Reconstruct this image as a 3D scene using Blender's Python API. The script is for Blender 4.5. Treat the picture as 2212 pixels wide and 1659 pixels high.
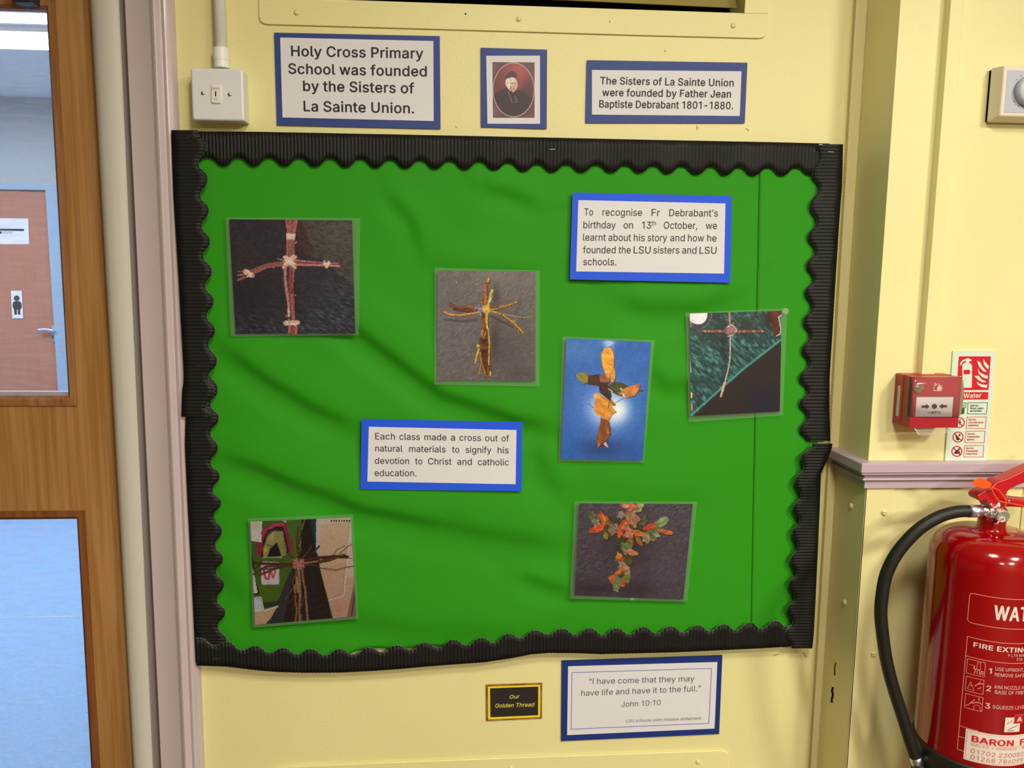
import bpy, math, random
import numpy as np
from mathutils import Vector, Matrix
from mathutils.geometry import tessellate_polygon

random.seed(7)
rng = np.random.RandomState(11)
for o in list(bpy.data.objects):
    bpy.data.objects.remove(o, do_unlink=True)
SC = bpy.context.scene
COL = SC.collection

# ------------------------------------------------------------------ camera
F, CX, CY = 1750.0, 1106.0, 829.5
YAW, PIT, ROL = math.radians(3.842), math.radians(7.568), math.radians(0.633)
CAM = np.array([0.0, -1.5, 1.45])
_f = np.array([math.sin(YAW)*math.cos(PIT), math.cos(YAW)*math.cos(PIT), -math.sin(PIT)])
_r = np.array([math.cos(YAW), -math.sin(YAW), 0.0])
_u = np.cross(_r, _f)
R_ = _r*math.cos(ROL) + _u*math.sin(ROL)
U_ = -_r*math.sin(ROL) + _u*math.cos(ROL)
cd = bpy.data.cameras.new('camera')
cam = bpy.data.objects.new('camera', cd)
COL.objects.link(cam)
cd.sensor_fit = 'HORIZONTAL'; cd.sensor_width = 36.0
cd.lens = F/2212.0*36.0
cd.clip_start = 0.02
M = Matrix(((R_[0], U_[0], -_f[0], CAM[0]), (R_[1], U_[1], -_f[1], CAM[1]), (R_[2], U_[2], -_f[2], CAM[2]), (0, 0, 0, 1)))
cam.matrix_world = M
SC.camera = cam

# ------------------------------------------------------------------ world, lights, exposure
w = bpy.data.worlds.new('world'); SC.world = w; w.use_nodes = True
w.node_tree.nodes['Background'].inputs[0].default_value = (0.6, 0.7, 0.9, 1)
w.node_tree.nodes['Background'].inputs[1].default_value = 0.1
SC.view_settings.view_transform = 'Standard'
SC.view_settings.look = 'None'
SC.view_settings.gamma = 1.0
SC.view_settings.use_curve_mapping = False
SC.view_settings.exposure = 0.86

def area(name, loc, sx, sy, power, col, rot=(0, 0, 0)):
    l = bpy.data.lights.new(name, 'AREA'); l.shape = 'RECTANGLE'; l.size = sx; l.size_y = sy
    l.energy = power; l.color = col
    o = bpy.data.objects.new(name, l); COL.objects.link(o)
    o.location = loc; o.rotation_euler = rot
    return o
CEIL = 2.6
WARM = (1.0, 0.93, 0.77)
HALL_LIGHTS = [(0.3, -1.55, 11), (1.65, -2.2, 31), (1.5, -4.1, 60), (0.2, -4.3, 16)]
for i, (x, y, p) in enumerate(HALL_LIGHTS):
    area('hall_lamp', (x, y, CEIL-0.06), 0.36, 0.36, p, WARM)
COOL = (0.62, 0.78, 1.0)
for x in (-1.2, -3.2, -5.0):
    for y in (1.3, 3.0):
        area('corridor_lamp', (x, y, CEIL-0.08), 1.2, 0.3, 15, COOL)

# ------------------------------------------------------------------ geometry helpers
def ray(px, py):
    return R_*(px-CX) + U_*(CY-py) + _f*F
def P(px, py, y=0.0):
    """point of the plane y (parallel to the notice-board wall) that the photograph shows at a pixel"""
    d = ray(px, py)
    return CAM + d*((y-CAM[1])/d[1])
def Parr(px, py, y):
    px = np.asarray(px, float); py = np.asarray(py, float)
    d = R_[None]*(px-CX)[:, None] + U_[None]*(CY-py)[:, None] + _f[None]*F
    return CAM[None] + d*((y-CAM[1])/d[:, 1])[:, None]
def s2l(c):
    c = np.asarray(c, float)/255.0
    return np.where(c <= 0.04045, c/12.92, ((c+0.055)/1.055)**2.4)
WHITE = s2l((222, 210, 192))
def alb(c, k=0.72):
    """surface colour of a thing that shows as c where white paper shows as the paper of the signs"""
    return np.clip(s2l(c)/WHITE*k, 0.0, 0.92)
COOLW = s2l((205, 222, 250))
def calb(c, k=0.75):
    return np.clip(s2l(c)/COOLW*k, 0.0, 0.92)

def mat(name, col, rough=0.5, spec=0.5, metal=0.0, noise=0.0, nscale=30.0, bump=0.0, bscale=200.0, bdist=0.001, stretch=None, coat=0.0, col2=None, raw=False):
    m = bpy.data.materials.new(name); m.use_nodes = True
    nt = m.node_tree; b = nt.nodes['Principled BSDF']
    c = np.array(col, float) if raw else alb(col)
    b.inputs['Base Color'].default_value = (*c, 1)
    b.inputs['Roughness'].default_value = rough
    b.inputs['Metallic'].default_value = metal
    b.inputs['Specular IOR Level'].default_value = spec
    if coat: b.inputs['Coat Weight'].default_value = coat; b.inputs['Coat Roughness'].default_value = 0.05
    tc = None
    if noise or bump or col2 is not None:
        tc = nt.nodes.new('ShaderNodeTexCoord'); mp = nt.nodes.new('ShaderNodeMapping')
        nt.links.new(tc.outputs['Object'], mp.inputs[0])
        if stretch: mp.inputs['Scale'].default_value = stretch
    if noise or col2 is not None:
        n = nt.nodes.new('ShaderNodeTexNoise'); n.inputs['Scale'].default_value = nscale
        n.inputs['Detail'].default_value = 6
        nt.links.new(mp.outputs[0], n.inputs['Vector'])
        r = nt.nodes.new('ShaderNodeValToRGB')
        c2 = np.clip(c*(1-noise), 0, 1) if col2 is None else (np.array(col2) if raw else alb(col2))
        c1 = np.clip(c*(1+noise*0.6), 0, 1) if col2 is None else c
        r.color_ramp.elements[0].position = 0.36; r.color_ramp.elements[1].position = 0.64
        r.color_ramp.elements[0].color = (*c2, 1); r.color_ramp.elements[1].color = (*c1, 1)
        nt.links.new(n.outputs[0], r.inputs[0]); nt.links.new(r.outputs[0], b.inputs['Base Color'])
    if bump:
        n2 = nt.nodes.new('ShaderNodeTexNoise'); n2.inputs['Scale'].default_value = bscale
        n2.inputs['Detail'].default_value = 4
        nt.links.new(mp.outputs[0], n2.inputs['Vector'])
        bp = nt.nodes.new('ShaderNodeBump'); bp.inputs['Strength'].default_value = bump
        bp.inputs['Distance'].default_value = bdist
        nt.links.new(n2.outputs[0], bp.inputs['Height']); nt.links.new(bp.outputs[0], b.inputs['Normal'])
    return m

def emis(name, col, s):
    m = bpy.data.materials.new(name); m.use_nodes = True
    b = m.node_tree.nodes['Principled BSDF']
    b.inputs['Base Color'].default_value = (0.8, 0.8, 0.8, 1)
    b.inputs['Emission Color'].default_value = (*col, 1); b.inputs['Emission Strength'].default_value = s
    return m

def clear(name, trans, tint=(1, 1, 1), gloss=0.04, rough=0.03, milk=0.05, scratches=False):
    m = bpy.data.materials.new(name); m.use_nodes = True
    nt = m.node_tree; nt.nodes.clear()
    out = nt.nodes.new('ShaderNodeOutputMaterial')
    t = nt.nodes.new('ShaderNodeBsdfTransparent'); t.inputs[0].default_value = (*tint, 1)
    g = nt.nodes.new('ShaderNodeBsdfGlossy'); g.inputs['Roughness'].default_value = rough
    d = nt.nodes.new('ShaderNodeBsdfDiffuse'); d.inputs[0].default_value = (0.8, 0.8, 0.8, 1)
    m1 = nt.nodes.new('ShaderNodeMixShader'); m1.inputs[0].default_value = milk
    m2 = nt.nodes.new('ShaderNodeMixShader')
    fr = nt.nodes.new('ShaderNodeFresnel'); fr.inputs[0].default_value = 1.4
    nt.links.new(t.outputs[0], m1.inputs[1]); nt.links.new(d.outputs[0], m1.inputs[2])
    nt.links.new(fr.outputs[0], m2.inputs[0])
    nt.links.new(m1.outputs[0], m2.inputs[1]); nt.links.new(g.outputs[0], m2.inputs[2])
    nt.links.new(m2.outputs[0], out.inputs[0])
    if scratches:
        tc = nt.nodes.new('ShaderNodeTexCoord'); mp = nt.nodes.new('ShaderNodeMapping')
        mp.inputs['Rotation'].default_value = (0, 0.5, 0); mp.inputs['Scale'].default_value = (14, 1, 90)
        n = nt.nodes.new('ShaderNodeTexNoise'); n.inputs['Scale'].default_value = 1.5; n.inputs['Detail'].default_value = 5
        r = nt.nodes.new('ShaderNodeValToRGB')
        r.color_ramp.elements[0].position = 0.45; r.color_ramp.elements[0].color = (milk*0.6,)*3+(1,)
        r.color_ramp.elements[1].position = 0.75; r.color_ramp.elements[1].color = (milk*2.6,)*3+(1,)
        nt.links.new(tc.outputs['Object'], mp.inputs[0]); nt.links.new(mp.outputs[0], n.inputs['Vector'])
        nt.links.new(n.outputs[0], r.inputs[0]); nt.links.new(r.outputs[0], m1.inputs[0])
    return m

def tag(o, label=None, cat=None, group=None, kind=None):
    if label: o['label'] = label
    if cat: o['category'] = cat
    if group: o['group'] = group
    if kind: o['kind'] = kind
    return o
def root_loc(o):
    l = np.zeros(3)
    while o is not None:
        l = l + np.array(o.location); o = o.parent
    return l
def thing(name, label, cat, loc, group=None):
    o = bpy.data.objects.new(name, None); COL.objects.link(o)
    o.location = tuple(loc); o.empty_display_size = 0.03
    return tag(o, label, cat, group)
def mk(name, v, f, m, parent=None, smooth=False, midx=None):
    v = np.asarray(v, float)
    if parent is not None: v = v - root_loc(parent)[None]
    me = bpy.data.meshes.new(name)
    me.from_pydata([tuple(p) for p in v], [], [tuple(int(i) for i in q) for q in f])
    ms = m if isinstance(m, (list, tuple)) else [m]
    for mm in ms: me.materials.append(mm)
    if midx is not None: me.polygons.foreach_set('material_index', np.asarray(midx, dtype=np.int32))
    if smooth: me.polygons.foreach_set('use_smooth', np.ones(len(me.polygons), dtype=bool))
    me.validate(); me.update()
    o = bpy.data.objects.new(name, me); COL.objects.link(o)
    if parent is not None: o.parent = parent
    return o
def bevel(o, wd, seg=3, ang=35, smooth=True):
    b = o.modifiers.new('bevel', 'BEVEL'); b.width = wd; b.segments = seg
    b.limit_method = 'ANGLE'; b.angle_limit = math.radians(ang)
    if smooth:
        o.data.polygons.foreach_set('use_smooth', np.ones(len(o.data.polygons), dtype=bool))
        b.harden_normals = False
        w_ = o.modifiers.new('wn', 'WEIGHTED_NORMAL'); w_.keep_sharp = True
    return o
def prism(front, t):
    """front: list of 3D points, outward side -y; thickness t towards +y"""
    fr = np.asarray(front, float); n = len(fr)
    bk = fr + np.array([0, t, 0])
    v = np.vstack([fr, bk])
    # orientation: front normal to -y
    x, z = fr[:, 0], fr[:, 2]
    ar = 0.5*np.sum(x*np.roll(z, -1)-np.roll(x, -1)*z)
    idx = list(range(n))
    if ar < 0: idx = idx[::-1]
    f = [idx[:], [i+n for i in idx[::-1]]]
    for k in range(n):
        a, b = idx[k], idx[(k+1) % n]
        f.append([a, a+n, b+n, b])
    return v, f
def slab(name, px, y, t, m, parent=None, bev=0):
    v, f = prism([P(a, b, y) for a, b in px], t)
    o = mk(name, v, f, m, parent)
    if bev: bevel(o, bev)
    return o
def joinvf(parts):
    V = []; Fc = []; n = 0
    for v, f in parts:
        V.append(np.asarray(v, float)); Fc += [[i+n for i in q] for q in f]; n += len(v)
    return np.vstack(V), Fc
def boxvf(x0, x1, y0, y1, z0, z1):
    return prism([(x0, y0, z0), (x1, y0, z0), (x1, y0, z1), (x0, y0, z1)], y1-y0)
def box(name, x0, x1, y0, y1, z0, z1, m, parent=None, bev=0):
    v, f = boxvf(x0, x1, y0, y1, z0, z1)
    o = mk(name, v, f, m, parent)
    if bev: bevel(o, bev)
    return o
def tubevf(path, rad, n=16, caps=True):
    path = [np.asarray(p, float) for p in path]; N = len(path)
    rad = [rad]*N if np.isscalar(rad) else rad
    V = []; Fc = []
    tprev = None; nrm = None
    for i in range(N):
        t = path[min(i+1, N-1)]-path[max(i-1, 0)]; t = t/np.linalg.norm(t)
        if nrm is None:
            a = np.array([0, 1.0, 0]) if abs(t[1]) < 0.9 else np.array([1.0, 0, 0])
            nrm = np.cross(t, a); nrm /= np.linalg.norm(nrm)
        else:
            nrm = nrm - t*np.dot(nrm, t); nrm /= np.linalg.norm(nrm)
        b = np.cross(t, nrm)
        for k in range(n):
            an = 2*math.pi*k/n
            V.append(path[i]+rad[i]*(math.cos(an)*nrm+math.sin(an)*b))
    for i in range(N-1):
        for k in range(n):
            k2 = (k+1) % n
            Fc.append([i*n+k, i*n+k2, (i+1)*n+k2, (i+1)*n+k])
    if caps:
        Fc.append(list(range(n))[::-1]); Fc.append([(N-1)*n+k for k in range(n)])
    return np.array(V), Fc
def spline(pts, m=8):
    pts = [np.asarray(p, float) for p in pts]; out = []
    for i in range(len(pts)-1):
        p0 = pts[max(i-1, 0)]; p1 = pts[i]; p2 = pts[i+1]; p3 = pts[min(i+2, len(pts)-1)]
        for k in range(m):
            t = k/m
            out.append(0.5*((2*p1)+(-p0+p2)*t+(2*p0-5*p1+4*p2-p3)*t*t+(-p0+3*p1-3*p2+p3)*t**3))
    out.append(pts[-1])
    return out
def lathevf(c, prof, n=48, axis=(0, 0, 1)):
    """prof: list of (radius, height) about the axis through c"""
    ax = np.array(axis, float); ax /= np.linalg.norm(ax)
    a = np.array([1.0, 0, 0]) if abs(ax[0]) < 0.9 else np.array([0, 1.0, 0])
    e1 = np.cross(ax, a); e1 /= np.linalg.norm(e1); e2 = np.cross(ax, e1)
    V = []; Fc = []; c = np.asarray(c, float)
    for r, h in prof:
        for k in range(n):
            t = 2*math.pi*k/n
            V.append(c+ax*h+max(r, 1e-5)*(math.cos(t)*e1+math.sin(t)*e2))
    for i in range(len(prof)-1):
        for k in range(n):
            k2 = (k+1) % n
            Fc.append([i*n+k, i*n+k2, (i+1)*n+k2, (i+1)*n+k])
    Fc.append(list(range(n))[::-1]); Fc.append([(len(prof)-1)*n+k for k in range(n)])
    return np.array(V), Fc
def screw(name, px, py, y, r, m, parent, nrm=(0, -1, 0), slot=True):
    c = P(px, py, y)
    prof = [(r*1.05, -0.0005), (r, r*0.25), (r*0.75, r*0.5), (r*0.3, r*0.6), (0.0, r*0.62)]
    v, f = lathevf(c, prof, 16, nrm)
    return mk(name, v, f, m, parent, smooth=True)

# ------------------------------------------------------------------ lettering
# outlines of a plain sans-serif alphabet: character number -> (advance, closed outlines as x, y, x, y ...), 900 units to the em
GLYPHS = {
    44: (169, [[34, -108, 61, 64, 123, 64, 76, -108]]),
    45: (408, [[303, 220, 303, 169, 103, 169, 103, 220]]),
    46: (169, [[86, -4, 75, -3, 65, 1, 57, 8, 50, 17, 46, 26, 45, 37, 46, 48, 50, 57, 57, 66, 65, 73, 75, 77, 86, 78, 97, 77, 106, 73, 115, 66, 122, 57, 126, 48, 127, 37, 126, 26, 122, 17, 115, 8, 106, 1, 97, -3]]),
    48: (408, [[204, -6, 172, -3, 143, 6, 117, 22, 95, 43, 76, 70, 62, 102, 51, 139, 45, 182, 43, 229, 45, 276, 52, 318, 62, 355, 77, 388, 95, 415, 117, 436, 143, 452, 172, 461, 204, 464, 236, 461, 265, 452, 291, 436, 313, 415, 331, 388, 346, 355, 356, 318, 363, 276, 365, 229, 363, 182, 356, 139, 346, 102, 331, 70, 313, 43, 291, 22, 265, 6, 236, -3], [204, 45, 225, 47, 244, 54, 261, 66, 276, 83, 288, 104, 297, 129, 304, 159, 308, 192, 309, 229, 308, 266, 304, 299, 297, 328, 288, 354, 276, 375, 261, 392, 244, 404, 225, 411, 204, 414, 183, 411, 164, 404, 147, 392, 132, 375, 120, 354, 111, 328, 104, 299, 100, 266, 98, 229, 100, 192, 104, 159, 111, 129, 120, 104, 132, 83, 147, 66, 164, 54, 183, 47]]),
    49: (360, [[248, 458, 248, 0, 191, 0, 191, 395, 188, 395, 77, 322, 77, 384, 191, 458]]),
    50: (408, [[57, 0, 57, 43, 211, 206, 254, 254, 280, 294, 288, 334, 287, 350, 283, 364, 277, 377, 268, 388, 258, 397, 246, 404, 201, 414, 184, 412, 169, 409, 155, 403, 143, 394, 133, 384, 125, 372, 119, 358, 115, 343, 114, 326, 59, 326, 61, 352, 67, 376, 78, 398, 92, 417, 109, 434, 129, 447, 151, 456, 176, 462, 202, 464, 229, 462, 253, 456, 275, 447, 295, 434, 311, 419, 325, 401, 335, 380, 341, 359, 343, 335, 334, 286, 302, 233, 240, 162, 137, 54, 137, 51, 350, 51, 350, 0]]),
    51: (408, [[196, -6, 169, -4, 143, 0, 119, 9, 98, 20, 79, 34, 63, 52, 51, 71, 43, 94, 39, 119, 98, 119, 101, 104, 106, 90, 114, 78, 124, 68, 135, 60, 149, 53, 197, 45, 248, 55, 262, 62, 273, 72, 283, 84, 290, 97, 295, 113, 296, 130, 295, 147, 291, 162, 284, 177, 275, 190, 263, 201, 247, 210, 229, 217, 207, 221, 181, 223, 141, 223, 141, 269, 259, 403, 259, 407, 63, 407, 63, 458, 335, 458, 335, 415, 190, 250, 190, 260, 222, 261, 252, 257, 277, 248, 300, 235, 319, 219, 334, 200, 345, 179, 351, 155, 354, 130, 351, 105, 345, 81, 333, 59, 318, 40, 300, 24, 278, 11, 253, 2, 226, -4]]),
    52: (408, [[36, 95, 36, 143, 222, 458, 280, 458, 98, 149, 98, 146, 372, 146, 372, 95], [253, 0, 253, 109, 253, 132, 253, 286, 309, 286, 309, 0]]),
    53: (408, [[199, -6, 173, -4, 148, 1, 126, 10, 106, 22, 89, 37, 75, 54, 64, 74, 57, 95, 54, 117, 110, 117, 112, 104, 117, 91, 124, 80, 156, 54, 199, 45, 217, 46, 233, 51, 249, 58, 262, 68, 273, 80, 283, 94, 290, 110, 294, 127, 295, 146, 294, 165, 289, 183, 282, 199, 273, 214, 261, 226, 247, 236, 232, 243, 215, 248, 196, 249, 151, 242, 115, 221, 61, 227, 86, 458, 330, 458, 330, 407, 136, 407, 120, 271, 123, 271, 160, 292, 206, 300, 227, 299, 246, 295, 264, 289, 281, 280, 297, 270, 310, 257, 323, 242, 333, 226, 341, 208, 347, 189, 351, 168, 352, 147, 350, 118, 343, 92, 332, 68, 317, 47, 299, 29, 278, 14, 254, 3, 228, -4]]),
    54: (408, [[204, -6, 176, -4, 151, 2, 128, 13, 108, 28, 90, 46, 76, 67, 66, 91, 59, 117, 57, 146, 59, 168, 64, 191, 72, 215, 124, 306, 227, 458, 290, 458, 136, 235, 131, 235, 149, 259, 176, 276, 211, 283, 238, 281, 262, 275, 284, 265, 303, 252, 320, 235, 333, 216, 342, 193, 348, 169, 350, 141, 348, 114, 342, 89, 331, 65, 317, 45, 299, 27, 279, 13, 256, 2, 231, -4], [204, 44, 221, 45, 236, 49, 251, 56, 263, 66, 274, 78, 283, 91, 289, 107, 293, 123, 295, 141, 293, 160, 289, 177, 283, 192, 274, 206, 263, 217, 251, 226, 236, 233, 221, 237, 204, 239, 187, 237, 171, 233, 156, 226, 144, 217, 133, 206, 124, 193, 118, 177, 114, 161, 112, 143, 114, 124, 118, 107, 124, 91, 133, 78, 144, 66, 156, 56, 171, 49, 187, 45]]),
    55: (408, [[87, 0, 291, 403, 291, 407, 56, 407, 56, 458, 352, 458, 352, 404, 148, 0]]),
    56: (408, [[204, -6, 174, -4, 147, 1, 122, 10, 100, 23, 82, 38, 67, 56, 56, 76, 49, 98, 47, 122, 48, 141, 52, 159, 59, 176, 67, 191, 78, 205, 91, 217, 105, 227, 121, 234, 137, 238, 137, 240, 116, 248, 98, 260, 83, 277, 72, 297, 66, 319, 63, 342, 65, 365, 71, 386, 81, 405, 95, 422, 112, 436, 131, 448, 153, 457, 178, 462, 204, 464, 230, 462, 253, 457, 275, 448, 295, 436, 312, 422, 325, 405, 335, 386, 341, 365, 344, 342, 341, 319, 335, 297, 323, 277, 309, 260, 291, 248, 270, 240, 270, 238, 287, 234, 302, 227, 316, 217, 329, 205, 340, 191, 349, 176, 355, 159, 359, 141, 361, 122, 359, 98, 352, 76, 341, 56, 326, 38, 307, 23, 285, 10, 260, 1, 233, -4], [204, 44, 223, 45, 241, 49, 256, 54, 270, 62, 281, 71, 291, 82, 298, 95, 302, 109, 303, 125, 302, 141, 297, 156, 290, 170, 280, 182, 269, 192, 255, 200, 239, 207, 222, 210, 204, 212, 185, 210, 168, 207, 152, 200, 138, 192, 126, 182, 117, 170, 110, 156, 105, 141, 104, 125, 105, 109, 109, 95, 116, 82, 125, 71, 137, 62, 151, 54, 166, 49, 184, 45], [204, 261, 247, 270, 258, 278, 268, 287, 276, 297, 282, 310, 286, 323, 287, 338, 286, 353, 283, 366, 277, 378, 269, 389, 259, 397, 248, 405, 204, 414, 160, 405, 148, 397, 138, 389, 130, 378, 124, 366, 121, 353, 120, 338, 121, 323, 124, 310, 130, 297, 138, 287, 148, 278, 160, 270]]),
    57: (408, [[203, 464, 231, 462, 256, 455, 279, 445, 300, 430, 317, 412, 331, 391, 342, 367, 348, 341, 350, 312, 348, 290, 343, 267, 335, 243, 284, 151, 180, 0, 117, 0, 271, 223, 277, 223, 259, 199, 231, 182, 196, 175, 170, 177, 145, 183, 123, 193, 104, 206, 88, 222, 75, 242, 65, 264, 59, 289, 57, 316, 59, 344, 66, 369, 76, 393, 90, 413, 108, 431, 128, 445, 151, 456, 176, 462], [203, 414, 187, 413, 171, 409, 157, 401, 144, 392, 133, 380, 124, 367, 118, 351, 114, 334, 113, 316, 114, 298, 118, 281, 124, 266, 133, 252, 144, 241, 157, 232, 171, 225, 187, 220, 203, 219, 221, 220, 236, 225, 251, 231, 263, 241, 274, 252, 283, 265, 289, 281, 293, 297, 295, 315, 293, 334, 289, 351, 283, 366, 274, 380, 264, 392, 251, 401, 237, 409, 221, 413]]),
    58: (169, [[86, -4, 75, -3, 65, 1, 57, 8, 50, 17, 46, 26, 45, 37, 46, 48, 50, 57, 57, 66, 65, 73, 75, 77, 86, 78, 97, 77, 106, 73, 115, 66, 122, 57, 126, 48, 127, 37, 126, 26, 122, 17, 115, 8, 106, 1, 97, -3], [86, 244, 75, 245, 65, 249, 57, 256, 50, 264, 46, 274, 45, 285, 46, 295, 50, 305, 57, 314, 65, 320, 75, 324, 86, 326, 97, 324, 106, 320, 115, 314, 122, 305, 126, 295, 127, 285, 126, 274, 122, 264, 115, 256, 106, 249, 97, 245]]),
    65: (432, [[15, 0, 181, 458, 249, 458, 417, 0, 356, 0, 258, 272, 238, 335, 209, 430, 221, 430, 192, 334, 171, 272, 77, 0], [99, 128, 99, 179, 333, 179, 333, 128]]),
    66: (411, [[54, 0, 54, 458, 217, 458, 247, 456, 273, 451, 296, 442, 315, 429, 331, 415, 343, 398, 351, 379, 357, 358, 358, 336, 357, 318, 354, 302, 348, 288, 321, 257, 283, 240, 283, 236, 298, 234, 312, 229, 327, 221, 340, 211, 352, 198, 362, 183, 370, 165, 375, 145, 376, 123, 374, 100, 369, 79, 360, 60, 347, 43, 331, 28, 310, 16, 285, 7, 256, 2, 222, 0], [112, 51, 220, 51, 253, 54, 278, 60, 297, 72, 310, 87, 317, 104, 320, 123, 319, 138, 315, 152, 308, 165, 299, 177, 288, 188, 275, 196, 260, 203, 243, 206, 223, 208, 112, 208], [112, 257, 214, 257, 259, 267, 272, 274, 282, 283, 291, 294, 297, 306, 301, 320, 302, 335, 300, 354, 293, 371, 281, 386, 265, 397, 243, 404, 216, 407, 112, 407]]),
    67: (459, [[241, -6, 203, -3, 167, 7, 135, 22, 107, 44, 82, 71, 63, 104, 48, 141, 39, 183, 36, 229, 39, 275, 48, 316, 63, 354, 82, 386, 107, 413, 135, 435, 167, 451, 203, 461, 241, 464, 306, 454, 326, 446, 345, 436, 362, 424, 377, 410, 391, 394, 403, 377, 413, 357, 420, 336, 426, 313, 367, 313, 350, 355, 322, 385, 284, 404, 241, 410, 214, 408, 188, 401, 165, 389, 144, 373, 127, 352, 112, 327, 102, 298, 95, 266, 93, 229, 95, 192, 102, 159, 113, 130, 127, 105, 145, 85, 165, 69, 189, 57, 214, 50, 241, 48, 284, 54, 322, 73, 350, 103, 367, 144, 426, 144, 421, 122, 413, 101, 403, 82, 391, 64, 378, 48, 362, 34, 345, 22, 326, 12, 307, 4, 285, -2, 263, -5]]),
    68: (452, [[197, 0, 86, 0, 86, 51, 193, 51, 228, 54, 259, 61, 286, 73, 309, 89, 327, 109, 341, 134, 351, 163, 357, 194, 359, 230, 357, 265, 351, 296, 341, 324, 327, 349, 309, 369, 288, 385, 262, 397, 232, 404, 199, 407, 84, 407, 84, 458, 203, 458, 245, 455, 283, 446, 317, 430, 346, 410, 371, 383, 390, 352, 404, 316, 413, 275, 415, 230, 413, 184, 404, 143, 390, 107, 370, 75, 346, 49, 316, 28, 281, 12, 241, 3], [112, 458, 112, 0, 54, 0, 54, 458]]),
    69: (377, [[54, 0, 54, 458, 335, 458, 335, 407, 112, 407, 112, 257, 320, 257, 320, 206, 112, 206, 112, 51, 338, 51, 338, 0]]),
    70: (369, [[54, 0, 54, 458, 332, 458, 332, 407, 112, 407, 112, 250, 312, 250, 312, 199, 112, 199, 112, 0]]),
    71: (468, [[242, -6, 203, -3, 167, 7, 134, 23, 106, 44, 82, 72, 62, 104, 48, 141, 39, 183, 36, 229, 39, 275, 48, 316, 62, 354, 82, 386, 106, 413, 134, 435, 166, 451, 201, 461, 238, 464, 262, 463, 285, 459, 306, 453, 327, 445, 346, 435, 363, 422, 379, 408, 392, 392, 404, 375, 414, 356, 422, 335, 427, 314, 367, 314, 348, 354, 320, 384, 284, 404, 239, 410, 212, 408, 188, 401, 165, 389, 144, 373, 127, 352, 112, 328, 102, 299, 95, 266, 93, 229, 95, 192, 102, 159, 113, 130, 127, 106, 145, 85, 166, 69, 189, 57, 215, 50, 242, 48, 267, 49, 289, 55, 310, 64, 329, 77, 344, 92, 357, 111, 366, 132, 371, 156, 373, 182, 391, 179, 254, 179, 254, 230, 430, 230, 430, 180, 427, 144, 419, 111, 406, 82, 387, 56, 365, 34, 339, 17, 309, 4, 277, -4]]),
    72: (465, [[54, 0, 54, 458, 112, 458, 112, 260, 353, 260, 353, 458, 411, 458, 411, 0, 353, 0, 353, 209, 112, 209, 112, 0]]),
    73: (170, [[56, 0, 56, 458, 114, 458, 114, 0]]),
    74: (357, [[167, -6, 129, -2, 96, 10, 68, 29, 47, 57, 34, 90, 30, 131, 30, 155, 88, 155, 88, 131, 90, 105, 97, 84, 109, 67, 125, 55, 144, 47, 167, 45, 188, 47, 207, 55, 223, 67, 235, 84, 242, 105, 245, 131, 245, 458, 303, 458, 303, 131, 298, 90, 286, 57, 265, 29, 237, 10, 204, -2]]),
    75: (420, [[94, 131, 94, 195, 125, 235, 157, 273, 191, 310, 327, 458, 403, 458, 208, 248, 205, 249], [54, 0, 54, 458, 112, 458, 112, 301, 112, 202, 112, 174, 112, 0], [335, 0, 169, 233, 205, 278, 404, 0]]),
    76: (354, [[54, 0, 54, 458, 112, 458, 112, 51, 325, 51, 325, 0]]),
    77: (565, [[54, 0, 54, 458, 136, 458, 250, 168, 259, 143, 269, 110, 280, 75, 289, 44, 277, 44, 286, 74, 297, 109, 308, 142, 317, 168, 429, 458, 511, 458, 511, 0, 454, 0, 454, 262, 454, 294, 455, 332, 456, 372, 456, 411, 462, 411, 448, 368, 434, 326, 421, 290, 410, 262, 308, 0, 257, 0, 153, 262, 143, 289, 130, 325, 116, 367, 101, 411, 107, 411, 108, 374, 109, 334, 109, 296, 110, 262, 110, 0]]),
    78: (471, [[54, 0, 54, 458, 123, 458, 309, 164, 326, 136, 349, 96, 372, 49, 364, 48, 361, 97, 359, 141, 359, 175, 359, 458, 417, 458, 417, 0, 348, 0, 182, 261, 160, 298, 133, 343, 97, 407, 107, 408, 110, 345, 112, 295, 112, 262, 112, 0]]),
    79: (480, [[240, -6, 202, -3, 167, 7, 135, 22, 107, 44, 83, 71, 63, 104, 48, 141, 39, 183, 36, 229, 39, 275, 48, 316, 63, 354, 83, 386, 107, 413, 135, 435, 167, 451, 202, 461, 240, 464, 278, 461, 313, 451, 345, 435, 374, 413, 398, 386, 417, 354, 432, 316, 441, 275, 444, 229, 441, 183, 432, 141, 417, 104, 398, 71, 374, 44, 345, 22, 313, 7, 278, -3], [240, 48, 267, 50, 291, 57, 314, 68, 335, 84, 353, 105, 367, 130, 378, 159, 385, 192, 387, 229, 385, 266, 378, 299, 367, 328, 353, 353, 335, 373, 314, 389, 291, 401, 267, 408, 240, 410, 214, 408, 189, 401, 166, 389, 145, 373, 127, 353, 113, 328, 102, 299, 95, 266, 93, 229, 95, 192, 102, 159, 113, 130, 127, 105, 145, 85, 166, 69, 189, 57, 214, 50]]),
    80: (400, [[54, 0, 54, 458, 112, 458, 112, 0], [80, 458, 212, 458, 245, 456, 274, 449, 299, 439, 320, 424, 337, 407, 351, 387, 360, 364, 366, 339, 368, 313, 366, 286, 360, 262, 351, 239, 337, 218, 320, 201, 299, 187, 274, 176, 245, 169, 212, 167, 98, 167, 98, 218, 209, 218, 232, 220, 251, 224, 267, 230, 281, 240, 292, 251, 300, 264, 305, 279, 309, 295, 310, 313, 309, 330, 305, 347, 300, 361, 292, 374, 281, 386, 267, 395, 251, 401, 231, 405, 209, 407, 80, 407]]),
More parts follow.
